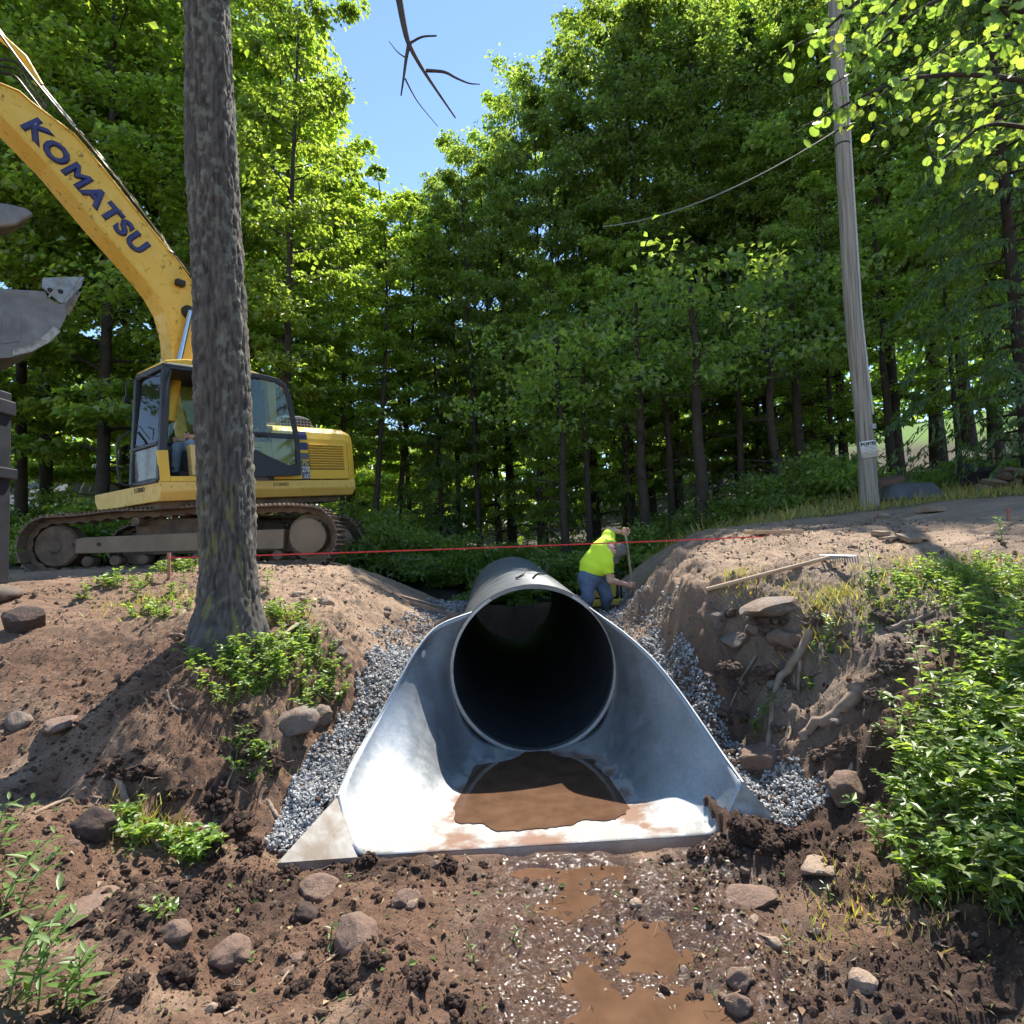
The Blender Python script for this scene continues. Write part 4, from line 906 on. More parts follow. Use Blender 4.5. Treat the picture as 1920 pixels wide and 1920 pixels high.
for side in (-1, 1):
    C = np.array([EC[0], EC[1], 0])+TN*side*1.30-TD*.0; gzl = gz(*(C-TD*2)[:2]); gzr = gz(*(C+TD*2)[:2]); slope = 0.0
    base = max(gzl, gzr)-.02 if side < 0 else max(gzl, gzr)-.02
    base = min(base, 1.78)
    def TPt(s, z, lat=0): return C+TD*s+TN*lat+np.array([0, 0, base+z])-E0
    fr_ = MB(); fr_.prism([TPt(-1.95, .30, -.14), TPt(1.6, .26, -.14), TPt(1.62, .60, -.14), TPt(-1.6, .56, -.14), TPt(-1.97, .48, -.14)], TN*.28)
    tr_ = fr_.build('track', MATS['hub_mud'], EX, bevel=.02)
    for k in range(NSH):
        a = TP[k*4]; b_ = TP[(k*4+2) % len(TP)]; a2 = TP[(k*4-2) % len(TP)]; d = b_-a2; d /= np.linalg.norm(d); nrm = np.array([d[1], -d[0]])
        c_ = a+nrm*.04
        X = TD*d[0]+np.array([0, 0, d[1]]); Zv = TD*nrm[0]+np.array([0, 0, nrm[1]]); Yv = np.cross(Zv, X)
        o = link('track_shoe', SHOE, None, tr_); p = TPt(c_[0], c_[1]); o.matrix_local = Matrix(((X[0], Yv[0], Zv[0], p[0]), (X[1], Yv[1], Zv[1], p[1]), (X[2], Yv[2], Zv[2], p[2]), (0, 0, 0, 1)))
    ch = MB(); n_ = len(TP)
    for lat in (-.13, .09):
        inn_ = []; out_ = []
        for k in range(n_):
            d = TP[(k+1) % n_]-TP[k-1]; d /= np.linalg.norm(d); nr = np.array([d[1], -d[0]]); out_.append(TP[k]+nr*.028); inn_.append(TP[k]-nr*(.075 if k % 4 < 2 else .05))
        v = [TPt(p[0], p[1], l) for l in (lat, lat+.05) for q in (out_, inn_) for p in q]; f = []
        for k in range(n_):
            j = (k+1) % n_; f += [(k, j, n_+j, n_+k), (2*n_+k, 3*n_+k, 3*n_+j, 2*n_+j), (n_+k, n_+j, 3*n_+j, 3*n_+k)]
        ch.add(v, f)
    ch.build('chain', MATS['muddy_steel'], tr_)
    MB().lathe([(0, .10), (.27, .10), (.30, .08), (.31, -.2), (.40, -.2), (.41, -.3), (0, -.3)], TPt(2.02, .46, -.10), 30, -TN).build('sprocket', MATS['hub_mud'], tr_, smooth=True)
    MB().lathe([(0, .06), (.10, .06), (.12, .04), (.32, .02), (.35, -.02), (.35, -.26), (0, -.26)], TPt(-2.02, .43, -.12), 30, -TN).build('idler', MATS['muddy_steel'], tr_, smooth=True)
    for s_ in np.linspace(-1.55, 1.5, 8): MB().lathe([(0, .02), (.07, .02), (.09, 0), (.10, -.2), (0, -.2)], TPt(s_, .16, -.1), 14, -TN).build('roller', MATS['muddy_steel'], tr_, smooth=True)
    for s_ in (-.75, .75): MB().lathe([(0, .14), (.07, .14), (.08, 0), (.08, -.2), (0, -.2)], TPt(s_, .80, -.06), 14, -TN).build('carrier_roller', MATS['track_mud'], tr_, smooth=True)
    for s_ in (-1.75, -1.35): MB().lathe([(0, .004), (.035, .004), (.035, -.004)], TPt(s_, .44, -.142), 12, -TN).build('frame_hole', MATS['rubber_black'], tr_)
cf = MB(); cc_ = np.array([EC[0], EC[1], E0[2]])-E0
cf.prism([cc_+TD*-.9+TN*-1.2+[0, 0, .45], cc_+TD*.9+TN*-1.2+[0, 0, .45], cc_+TD*.6+TN*0+[0, 0, .45], cc_+TD*.9+TN*1.2+[0, 0, .45], cc_+TD*-.9+TN*1.2+[0, 0, .45], cc_+TD*-.6+TN*0+[0, 0, .45]], (0, 0, .38)); cf.build('car_body', MATS['muddy_steel'], EX, bevel=.03)
for o in [o for o in COL.objects if o.name == 'cab']: bpy.data.objects.remove(o)
# ================================================================== trees
leafmat('leaf_maple', (.060, .100, .022), (.25, .38, .04), .42)
leafmat('leaf_forest', (.050, .085, .022), (.22, .34, .045), .40)
leafmat('leaf_aspen', (.07, .12, .02), (.24, .36, .04), .45)
leafmat('leaf_hemlock', (.035, .075, .018), (.11, .19, .025), .5)
leafmat('leaf_weed', (.060, .105, .022), (.15, .24, .03), .45)
leafmat('grass_blade', (.14, .16, .06), (.16, .19, .05), .5)
mat('bark_grey', (.045, .037, .030), (.022, .018, .015), 7, .9, 0, .6, 25, .03); mat('bark_brown', (.050, .037, .027), (.025, .018, .014), 5, .9, 0, .6, 22, .03)
def leaf_arrays(c, a, n, Lf, Wf, fold=.12):
    """kite leaves folded on the midrib: centres, axes, normals, length, half width -> verts, tris"""
    s = np.cross(n, a); s /= np.linalg.norm(s, axis=1)[:, None]+1e-9; n2 = np.cross(a, s)
    L_ = np.asarray(Lf)[:, None]; W_ = np.asarray(Wf)[:, None]
    v = np.stack([c, c+a*L_*.42+s*W_+n2*W_*fold*3, c+a*L_-n2*L_*.10, c+a*L_*.42-s*W_+n2*W_*fold*3], 1).reshape(-1, 3)
    i = np.arange(len(c))*4
    f = np.concatenate([np.stack([i, i+1, i+2], 1), np.stack([i, i+2, i+3], 1)]); return v, f
def unit(v): return v/(np.linalg.norm(v, axis=-1)[..., None]+1e-9)
def leaf_cols(n, k=4, var=.35, yellow=.25, r=rng):
    b = 1+r.uniform(-var, var, n); y = r.uniform(0, yellow, n); c = np.stack([b*(1+y*1.6), b*(1+y*.5), b*(1-y*.6)], 1); return np.repeat(c, k, 0)
def deciduous(seed, Ht, cb, cr, limbs, twigs, lpt, leafL, trunk_r, m_leaf, m_bark, droop=.25, flat=.5, name='tree', bend=.25, top_pow=.7):
    r = np.random.default_rng(seed); tb = MB()
    ax, ay = r.normal(size=2)*bend; tp = [np.array([ax*math.sin(t*2.2)*t, ay*math.sin(t*1.7+1)*t, Ht*.97*t]) for t in np.linspace(0, 1, 12)]
    tb.tube(tp, [trunk_r*(1.25 if i == 0 else 1)*(1-.9*i/11)+.01 for i in range(12)], 9)
    tpa = np.array(tp); C = []; A = []; Nn = []
    for i in range(limbs):
        q = (i+r.uniform(0, 1))/limbs; z0 = cb+(Ht-cb)*q*.96
        p0 = np.array([np.interp(z0, tpa[:, 2], tpa[:, 0]), np.interp(z0, tpa[:, 2], tpa[:, 1]), z0])
        az = i*2.4+r.uniform(-.5, .5); ln = cr*(math.sin(math.pi*(.12+.80*q))**top_pow)*r.uniform(.65, 1.2); el = r.uniform(.1, .5)+.5*q
        dh = np.array([math.cos(az), math.sin(az), 0])
        lp = [p0+dh*ln*t+np.array([0, 0, ln*(el*t-droop*t*t)])+r.normal(size=3)*.05*ln*t for t in np.linspace(0, 1, 6)]
        tb.tube(lp, [max(.012, trunk_r*.34*(1-q*.7)*(1-.85*t)) for t in np.linspace(0, 1, 6)], 5); lpa = np.array(lp)
        for k in range(twigs):
            t = r.uniform(.18, 1); p = np.array([np.interp(t, np.linspace(0, 1, 6), lpa[:, d]) for d in range(3)])
            aa = az+r.uniform(-1.25, 1.25); tl = ln*r.uniform(.15, .42)*(1.15-.4*t)+.25; td = np.array([math.cos(aa), math.sin(aa), r.uniform(-.15, .35)])
            if k % 2 == 0: tb.tube([p, p+td*tl*.5+[0, 0, .03], p+td*tl-[0, 0, droop*.3*tl]], [.012, .009, .004], 4, False)
            n_ = int(lpt*r.uniform(.5, 1.4)); tt = r.uniform(.1, 1.1, n_)
            side = np.array([-math.sin(aa), math.cos(aa), 0]); wd = tl*.42*np.sqrt(np.clip(1.15-tt, .05, 1))
            c = p+td*tl*tt[:, None]+side*(r.normal(size=n_)*wd)[:, None]+np.stack([np.zeros(n_), np.zeros(n_), r.normal(size=n_)*.10*tl*flat-droop*.3*tl*tt*tt], 1)
            C.append(c); dv = td*.5+side*r.uniform(-1, 1, n_)[:, None]; dv[:, 2] = r.uniform(-.8, .15, n_); A.append(unit(dv))
            nn = r.normal(size=(n_, 3))*.55; nn[:, 2] += 1; Nn.append(unit(nn))
    C = np.concatenate(C); A = np.concatenate(A); Nn = np.concatenate(Nn); n_ = len(C)
    Lf = leafL*r.uniform(.65, 1.3, n_); v, f = leaf_arrays(C, A, Nn, Lf, Lf*.36)
    me = np_mesh('crown', v, f); setcol(me, leaf_cols(n_, r=r)); me.materials.append(m_leaf)
    tm = tb.mesh('trunk', smooth=True, angle=60); tm.materials.append(m_bark); return tm, me
def conifer(seed, Ht, cb, cr, whorls, m_leaf, m_bark, trunk_r=.16, droop=.35, needle=.16, dens=1.0):
    r = np.random.default_rng(seed); tb = MB(); tb.tube([(0, 0, 0), (.03, 0, Ht*.5), (0, .02, Ht)], [trunk_r, trunk_r*.6, .015], 9); C = []; A = []; Nn = []
    for i in range(whorls):
        q = (i+.5)/whorls; z0 = cb+(Ht-cb)*q; az = i*2.4+r.uniform(-.3, .3); ln = cr*(1-q)**.75*r.uniform(.75, 1.15)+.15
        dh = np.array([math.cos(az), math.sin(az), 0]); sd = np.array([-dh[1], dh[0], 0])
        f_ = lambda t: np.array([0, 0, z0])+dh*ln*t+np.array([0, 0, ln*(.18*t-droop*t*t)])
        tb.tube([f_(t) for t in np.linspace(0, 1, 5)], [.035*(1-q)+.012, .02, .014, .009, .004], 5, False)
        for k in range(int(16*dens)):
            t = r.uniform(.15, 1); p = f_(t); sg = r.choice([-1, 1]); bl = ln*.34*(1.1-t*.75); n_ = int(16*dens)
            tt = np.linspace(.05, 1, n_); dd = sd*sg*.85+dh*.6
            c = p+dd*bl*tt[:, None]; c[:, 2] -= bl*.55*tt**2; c += r.normal(size=c.shape)*.02
            C.append(c); av = dd*.6+sd*r.uniform(-.7, .7, n_)[:, None]; av[:, 2] = -.5-.4*tt; A.append(unit(av)); nn = r.normal(size=(n_, 3))*.35; nn[:, 2] += 1; Nn.append(unit(nn))
    C = np.concatenate(C); A = np.concatenate(A); Nn = np.concatenate(Nn); n_ = len(C); Lf = needle*r.uniform(.7, 1.3, n_)
    v, f = leaf_arrays(C, A, Nn, Lf, Lf*.17, .05); me = np_mesh('crown', v, f); setcol(me, leaf_cols(n_, r=r)); me.materials.append(m_leaf)
    tm = tb.mesh('trunk', smooth=True, angle=60); tm.materials.append(m_bark); return tm, me
ML, MF, BG, BB = MATS['leaf_maple'], MATS['leaf_forest'], MATS['bark_grey'], MATS['bark_brown']
PROTO = {
 'maple_a': deciduous(1, 16, 2.2, 3.4, 40, 12, 52, .17, .16, ML, BG, .3, .5),
 'maple_b': deciduous(2, 16, 3.0, 2.9, 36, 12, 52, .16, .13, ML, BB, .22, .6),
 'slender': deciduous(3, 16, 4.0, 1.9, 34, 10, 42, .15, .12, ML, BB, .15, .7, bend=.5),
 'forest_a': deciduous(4, 16, 4.5, 3.0, 36, 12, 52, .15, .19, MF, BB, .25, .6),
 'forest_b': deciduous(5, 16, 3.2, 2.6, 36, 12, 50, .15, .15, MF, BG, .2, .7),
 'forest_c': deciduous(6, 16, 1.5, 3.2, 40, 12, 50, .15, .15, MF, BB, .35, .5),
 'conifer': conifer(7, 16, 1.2, 2.9, 110, MATS['leaf_hemlock'], BB, .2),
}
PH = 16.0
def tree(name, kind, x, y, ztop, wide, label, group, rot=None, lean=(0, 0)):
    z = gz(x, y)-.05; o = thing(name, label, 'tree', (x, y, z), random.uniform(0, 6.28) if rot is None else rot, group)
    s = (ztop-z)/PH; o.scale = (s*wide, s*wide, s); o.rotation_euler[0] = lean[0]; o.rotation_euler[1] = lean[1]
    kd = {'conifer': 'dark needle-leaved conifer', 'forest_a': 'tall tree with bare lower trunk and high crown', 'forest_b': 'tall narrow-crowned tree', 'forest_c': 'broad dense-leaved tree with low branches', 'maple_a': 'bright green broad maple', 'maple_b': 'bright green narrower maple', 'slender': 'slender bright-leaved tree with thin visible stem'}
    wh = {'maples behind the excavator': ' behind the yellow excavator', 'slim trees below the sky gap': ' topping out below the open blue sky', 'trees of the wood beyond the road': ' in the wood beyond the road', 'trees far back in the wood': ' far back, seen only between nearer crowns'}
    if group in wh: o['label'] = kd[kind]+wh[group]
    tm, cm = PROTO[kind]; link('trunk', tm, None, o); link('crown', cm, None, o); return o
GM = ('maple_tree', 'bright green leafy maple standing behind the yellow excavator', 'maples behind the excavator')
GC = ('slim_tree', 'slim leafy tree topping out against the open blue sky', 'slim trees below the sky gap')
GD = ('forest_tree', 'tall dense green tree of the dark wood beyond the road and the utility pole', 'trees of the wood beyond the road')
GB = ('background_tree', 'tree far back in the wood seen only between nearer crowns', 'trees far back in the wood')
for kind, px, Y, pt, wide, g in [
  ('maple_a', -160, 16, -160, 1.0, GM), ('maple_b', 40, 18.5, -170, 1.0, GM), ('maple_a', 190, 17, -160, .95, GM), ('maple_b', 300, 20, -120, 1.1, GM), ('maple_a', 420, 18, -80, .9, GM), ('slender', 545, 15.5, -60, .85, GM), ('maple_b', 465, 21, -70, .9, GM), ('maple_a', 90, 24, -60, 1.0, GM), ('slender', 505, 17.5, 40, 1.1, GM), ('maple_b', 360, 25, -40, 1.0, GM), ('forest_c', -60, 22, 0, 1.1, GM),
  ('slender', 700, 19, 310, 1.0, GC), ('forest_b', 640, 20, 340, .8, GC), ('forest_c', 770, 24, 390, .8, GC), ('slender', 740, 22, 350, 1.0, GC), ('maple_b', 655, 24, 330, .7, GC),
  ('forest_b', 900, 20, 300, .7, GD), ('forest_c', 1010, 20.5, 150, .58, GD), ('forest_b', 1060, 21.5, 150, .75, GD), ('forest_c', 935, 22, 270, .75, GD), ('forest_c', 860, 22, 340, .75, GD), ('conifer', 960, 23, 240, .9, GD), ('conifer', 830, 21, 400, .6, GD),
  ('forest_c', 1185, 20.5, 10, .75, GD), ('forest_b', 1225, 22, 10, .9, GD), ('forest_c', 1320, 20.5, 10, .85, GD), ('forest_c', 1395, 22, 10, .9, GD), ('forest_a', 1500, 22, -20, .95, GD), ('conifer', 1450, 20.5, 30, .8, GD), ('forest_c', 1590, 19, -40, .9, GD), ('forest_a', 1690, 18, -80, .95, GD), ('forest_a', 1770, 21, -120, 1.0, GD), ('forest_a', 1880, 18, -120, .95, GD), ('forest_a', 1990, 19, -160, .95, GD), ('forest_b', 1270, 24, 0, .9, GD), ('forest_a', 2080, 16, -160, .9, GD), ('forest_a', 1630, 23, -60, .9, GD), ('forest_a', 1830, 23, -60, 1.0, GD), ('conifer', 1120, 22, 90, .7, GD), ('maple_a', 1430, 19.5, 260, .8, GD), ('maple_b', 1280, 19, 330, .8, GD), ('maple_a', 1540, 18, 240, .8, GD), ('maple_b', 1180, 18.5, 420, .8, GD), ('maple_b', 1060, 18, 480, .8, GD),
  ('maple_b', 1810, 14.4, 250, .95, GD), ('maple_a', 1570, 16, 340, .75, GD), ('maple_b', 1940, 15, 150, .9, GD),
  ('forest_a', 1180, 28, 0, .9, GB), ('forest_c', 1350, 29, -40, .9, GB), ('forest_b', 1460, 31, 0, .9, GB), ('forest_a', 1020, 27, 190, .8, GB), ('forest_c', 900, 28, 260, .8, GB), ('forest_c', 660, 29, 420, .9, GB), ('forest_b', 540, 28, 60, .9, GB), ('forest_c', 760, 31, 440, .8, GB), ('forest_c', 230, 30, 0, 1, GB), ('forest_b', 420, 31, 60, 1, GB), ('forest_a', 1950, 34, -60, .9, GB), ('forest_b', 840, 33, 360, .8, GB)]:
    p = at(px, 990, Y); zt = at(px, pt, Y)[2]; tree(g[0], kind, p[0], p[1], zt, wide, g[1], g[2], lean=(random.uniform(-.02, .02), random.uniform(-.02, .02)))
# bare lower trunks that stand at the wood's edge
for px, Y, w, pt in [(1318, 13.6, .17, 530), (1210, 14.4, .15, 560), (1462, 14.2, .13, 520), (1508, 15.2, .16, 500), (1060, 14.6, .12, 620), (1105, 15.5, .10, 600), (1260, 15.8, .11, 530), (1395, 15.5, .10, 500), (1680, 14.8, .12, 430)]:
    p = at(px, 985, Y); z = gz(p[0], Y)-.05; zt = at(px, pt, Y)[2]; h = zt-z; r = np.random.default_rng(int(px)); tb = MB()
    pts = [(r.normal()*.06*t, r.normal()*.06*t, h*t) for t in np.linspace(0, 1, 9)]; tb.tube(pts, [w*(1.25 if i == 0 else 1)*(1-.75*i/8) for i in range(9)], 9)
    for k in range(16):
        t = r.uniform(.12, .9); az = r.uniform(0, 6.28); l = r.uniform(.4, 1.3); b0 = np.array(pts[0])*(1-t)+np.array(pts[-1])*t
        tb.tube([b0, b0+np.array([math.cos(az)*l*.6, math.sin(az)*l*.6, .1*l]), b0+np.array([math.cos(az)*l, math.sin(az)*l, -.05*l])], [.02, .012, .004], 4, False)
    o = thing('bare_trunk_tree', 'dark straight tree trunk with dead side twigs at the edge of the wood', 'tree', (p[0], Y, z), 0, 'bare trunks at the wood edge'); tb.build('trunk', BB, o, smooth=True, angle=60)
    n_ = 1400; ce = np.stack([r.normal(size=35)*.9, r.normal(size=35)*.9, h*r.uniform(.55, 1.02, 35)], 1); C = np.repeat(ce, 40, 0)+r.normal(size=(n_, 3))*[.28, .28, .07]; A = unit(r.normal(size=(n_, 3))); Nn = unit(r.normal(size=(n_, 3))*.5+[0, 0, 1]); Lf = .15*r.uniform(.7, 1.3, n_)
    v, f = leaf_arrays(C, A, Nn, Lf, Lf*.36); me = np_mesh('crown', v, f); setcol(me, leaf_cols(n_, r=r)); link('crown', me, MF, o)
# understory shrubs
SHR = []
for s in range(4):
    r = np.random.default_rng(40+s); tb = MB(); C = []; A = []; Nn = []
    for i in range(26):
        az = r.uniform(0, 6.28); l = r.uniform(.7, 1.7); e = r.uniform(.3, 1.3); d = np.array([math.cos(az)*math.cos(e), math.sin(az)*math.cos(e), math.sin(e)])
        p1 = d*l*.5+[0, 0, .05]; p2 = d*l-[0, 0, .12*l]; tb.tube([(0, 0, 0), p1, p2], [.016, .01, .004], 4, False)
        for k in range(6):
            t = r.uniform(.25, 1); p = p1*(1-t)+p2*t; n_ = 30; q = r.normal(size=(n_, 3))*[.2, .2, .07]; C.append(p+q); a = d*.5+r.normal(size=(n_, 3))*.6; a[:, 2] -= .25; A.append(unit(a)); Nn.append(unit(r.normal(size=(n_, 3))*.45+[0, 0, 1]))
    C = np.concatenate(C); n_ = len(C); Lf = .095*r.uniform(.5, 1.4, n_); v, f = leaf_arrays(C, np.concatenate(A), np.concatenate(Nn), Lf, Lf*.34); me = np_mesh('foliage', v, f); setcol(me, leaf_cols(n_, r=r)); me.materials.append(MF)
    tm = tb.mesh('stems'); tm.materials.append(BB); SHR.append((tm, me))
def shrub(px, Y, s, lab, grp, zoff=0, name='understory_shrub'):
    p = at(px, 1000, Y); o = thing(name, lab, 'shrub', (p[0], Y, gz(p[0], Y)-.05+zoff), random.uniform(0, 6.28), grp); o.scale = (s*random.uniform(.9, 1.2), s*random.uniform(.9, 1.2), s*random.uniform(.8, 1.15))
    tm, me = random.choice(SHR); link('stems', tm, None, o); link('foliage', me, None, o)
for i in range(34):
    px = random.uniform(640, 1330); Y = random.uniform(13, 19); shrub(px, Y, random.uniform(.5, 1.15), 'leafy understory shrub growing in the dark wood behind the culvert', 'shrubs in the wood behind the culvert')
for i in range(14):
    px = random.uniform(670, 800); Y = random.uniform(14.6, 17); shrub(px, Y, random.uniform(.7, 1.2), 'leafy shrub crowding behind the excavator tail and far track', 'shrubs behind the excavator tail')
for i in range(26):
    px = random.uniform(1330, 2000); Y = random.uniform(12.6, 15.5); shrub(px, Y, random.uniform(.6, 1.15) if px < 1620 else random.uniform(.3, .55), 'green shrub growing along the road verge by the utility pole', 'shrubs along the road verge')
for i in range(16):
    px = random.uniform(-100, 640); Y = random.uniform(15, 23); shrub(px, Y, random.uniform(.9, 1.8), 'bushy green shrub at the foot of the maples behind the excavator', 'shrubs under the maples')
# far woods closing the view between the trunks
def far_woods():
    r = np.random.default_rng(99); n_ = 42000; az = r.uniform(-.95, .95, n_); d = r.uniform(42, 62, n_); x = np.tan(az)*d; y = d; g = base_h(x, y)
    top = 11+6*fbm(x*.12, y*.03, 3, 5); lim = np.where(np.abs(x/d+.18) < .09, .55, 1.0)
    z = g+top*lim*r.uniform(0, 1, n_)**.8; C = np.stack([x, y, z], 1)
    A = unit(r.normal(size=(n_, 3))); Nn = unit(r.normal(size=(n_, 3))*.6+[0, -.2, 1]); Lf = .75*r.uniform(.6, 1.4, n_); v, f = leaf_arrays(C, A, Nn, Lf, Lf*.42)
    me = np_mesh('far_woods', v, f); setcol(me, leaf_cols(n_, r=r)); tagit(link('far_woods', me, MF), 'hazy mass of far woodland beyond the trees', 'woodland', kind='stuff')
far_woods()

# ---- the big trunk in front of the excavator
def big_tree():
    Y = 5.2; b = at(428, 1182, Y); o = thing('foreground_tree', 'tall lichen-spotted hardwood trunk standing alone in front of the excavator', 'tree', (b[0], Y, b[2]-.25))
    org = np.array([b[0], Y, b[2]-.25])
    cl = [(430, 1250, .36), (428, 1182, .32), (430, 1130, .255), (428, 1050, .222), (426, 950, .212), (416, 700, .208), (404, 400, .200), (387, 0, .188), (378, -250, .19), (365, -600, .17), (350, -1200, .10), (345, -1700, .03)]
    P = np.array([at(a, c, Y) for a, c, r in cl])-org; Rr = np.array([r for a, c, r in cl]); zz = P[:, 2]
    nz, nt = 420, 120; z = np.concatenate([np.linspace(zz[0], 6.2, 330), np.linspace(6.25, zz[-1], 90)]); th = np.linspace(0, 2*np.pi, nt, endpoint=False); Zg, T = np.meshgrid(z, th, indexing='ij')
    cx = np.interp(Zg, zz, P[:, 0]); cy = 0; rr = np.interp(Zg, zz, Rr)
    ct, st_ = np.cos(T), np.sin(T); S_ = ((T-np.pi/2) % (2*np.pi))*.235
    wx_ = .05*(fbm(S_*6, Zg*3, 3, 3)-.5); wz_ = .10*(fbm(S_*8, Zg*4, 3, 4)-.5)
    w1 = worley((S_+wx_)*30, (Zg+wz_)*8, 5); w2 = worley((S_+wx_)*62, (Zg+wz_)*26, 6); rid = np.clip(1-w1, 0, 1); rid2 = rid
    plates = fbm(S_*46, Zg*24, 4, 73)
    fur = fbm(S_*34, Zg*3.2, 4, 77); dr = .011*(.55-w1)+.008*(.55-w2)+.026*(plates-.5)+.034*(np.abs(2*fur-1)-.25)+.05*(fbm(ct*1.2+3, Zg*.8+st_, 3, 74)-.5)
    root = np.exp(-np.maximum(Zg-.15, 0)/.16)*(.16*np.maximum(0, np.cos(T*2.5+1))**2)
    rr = rr+dr*sst(12, 6, Zg)+root
    v = np.stack([cx+rr*ct, cy+rr*st_, Zg], -1).reshape(-1, 3)
    i = np.arange(nz-1)[:, None]*nt; k = np.arange(nt)[None]; f = np.stack([i+k, i+(k+1) % nt, i+nt+(k+1) % nt, i+nt+k], -1).reshape(-1, 4)
    me = np_mesh('trunk', v, f, True)
    crack = sst(.78, .30, w1).ravel(); base = np.array([.088, .074, .062])*(.25+.45*crack+.9*np.clip(np.abs(2*fur-1).ravel()*1.6, 0, .8))[:, None]*(.65+.7*plates.ravel())[:, None]
    li = sst(.58, .64, fbm(S_*22+9, Zg*17, 4, 75)).ravel()*sst(.30, .60, fbm(ct*1.5, Zg*.9+st_*1.5, 2, 76)).ravel(); base = base*(1-.5*li[:, None])+np.array([.22, .23, .17])*.5*li[:, None]
    mo = (sst(.62, .7, fbm(ct*7+1, Zg*6+st_*7, 4, 79)).ravel()*sst(2.0, 1.0, Zg.ravel())); base = base*(1-.6*mo[:, None])+np.array([.20, .19, .05])*.6*mo[:, None]
    setcol(me, base); m, nt_, bs = nmat('trunk_bark'); a = N(nt_, 'ShaderNodeAttribute', attribute_name='Col'); nt_.links.new(a.outputs['Color'], bs.inputs['Base Color']); bs.inputs['Roughness'].default_value = .9
    nn = noise_node(nt_, 70, 5, .7); bump(nt_, nn.outputs['Fac'], .5, .012, bs); link('trunk', me, m, o)
    # limbs above the picture with leaves
    r = np.random.default_rng(5); lb = MB(); C = []; A = []; Nn = []
    for i in range(16):
        z0 = 7.0+i*.42; az = i*2.4; l = r.uniform(1.6, 3.0); dh = np.array([math.cos(az), math.sin(az), 0]); p0 = np.array([np.interp(z0, zz, P[:, 0]), 0, z0])
        if abs(dh[0]) < .4 and dh[1] > 0: l *= .6
        pts = [p0+dh*l*t+[0, 0, l*.45*t] for t in np.linspace(0, 1, 5)]; lb.tube(pts, [.07, .05, .035, .02, .008], 6)
        for k in range(7):
            t = r.uniform(.35, 1); n_ = 38; q = p0+dh*l*t+[0, 0, l*.45*t]; C.append(q+r.normal(size=(n_, 3))*[.4, .4, .16]); A.append(unit(r.normal(size=(n_, 3)))); Nn.append(unit(r.normal(size=(n_, 3))*.5+[0, 0, 1]))
    lb.build('limbs', BG, o, smooth=True, angle=60)
    C = np.concatenate(C); n_ = len(C); Lf = .13*r.uniform(.7, 1.3, n_); v, f = leaf_arrays(C, np.concatenate(A), np.concatenate(Nn), Lf, Lf*.36); me = np_mesh('crown', v, f); setcol(me, leaf_cols(n_)); link('crown', me, ML, o)
    # dead branch hanging into the sky gap
    Yb = 5.4; d = MB(); top = np.array([P[8][0]*0+np.interp(8.2, zz, P[:, 0]), 0, 8.2])
    def B(pts, r0, r1, pre=None):
        q = [at(a, c, Yb)-org for a, c in pts]
        if pre is not None: q = [pre]+q
        q = spline(q, max(10, len(q)*4)); d.tube(q, list(np.linspace(r0, r1, len(q))), 7)
    e = at(735, -120, Yb)-org
    d.tube(spline([top, top*.5+e*.5+[0, 0, .5], e, at(748, -2, Yb)-org], 16), list(np.linspace(.07, .033, 16)), 8)
    B([(748, -4), (758, 50), (767, 83), (787, 121), (817, 167), (854, 221)], .034, .007); B([(767, 83), (762, 108), (757, 145), (752, 179)], .020, .007); B([(799, 132), (833, 135), (855, 146), (879, 156), (900, 158)], .016, .004)
    B([(760, 148), (772, 172), (787, 196), (821, 237)], .009, .003); B([(770, 80), (792, 69), (819, 67)], .012, .007); B([(760, 108), (745, 97), (729, 77)], .007, .003)
    d.build('dead_branch', mat('dead_wood', (.075, .06, .05), (.05, .04, .035), 9, .9, 0, .4, 50, .01), o, smooth=True, angle=70)
big_tree()

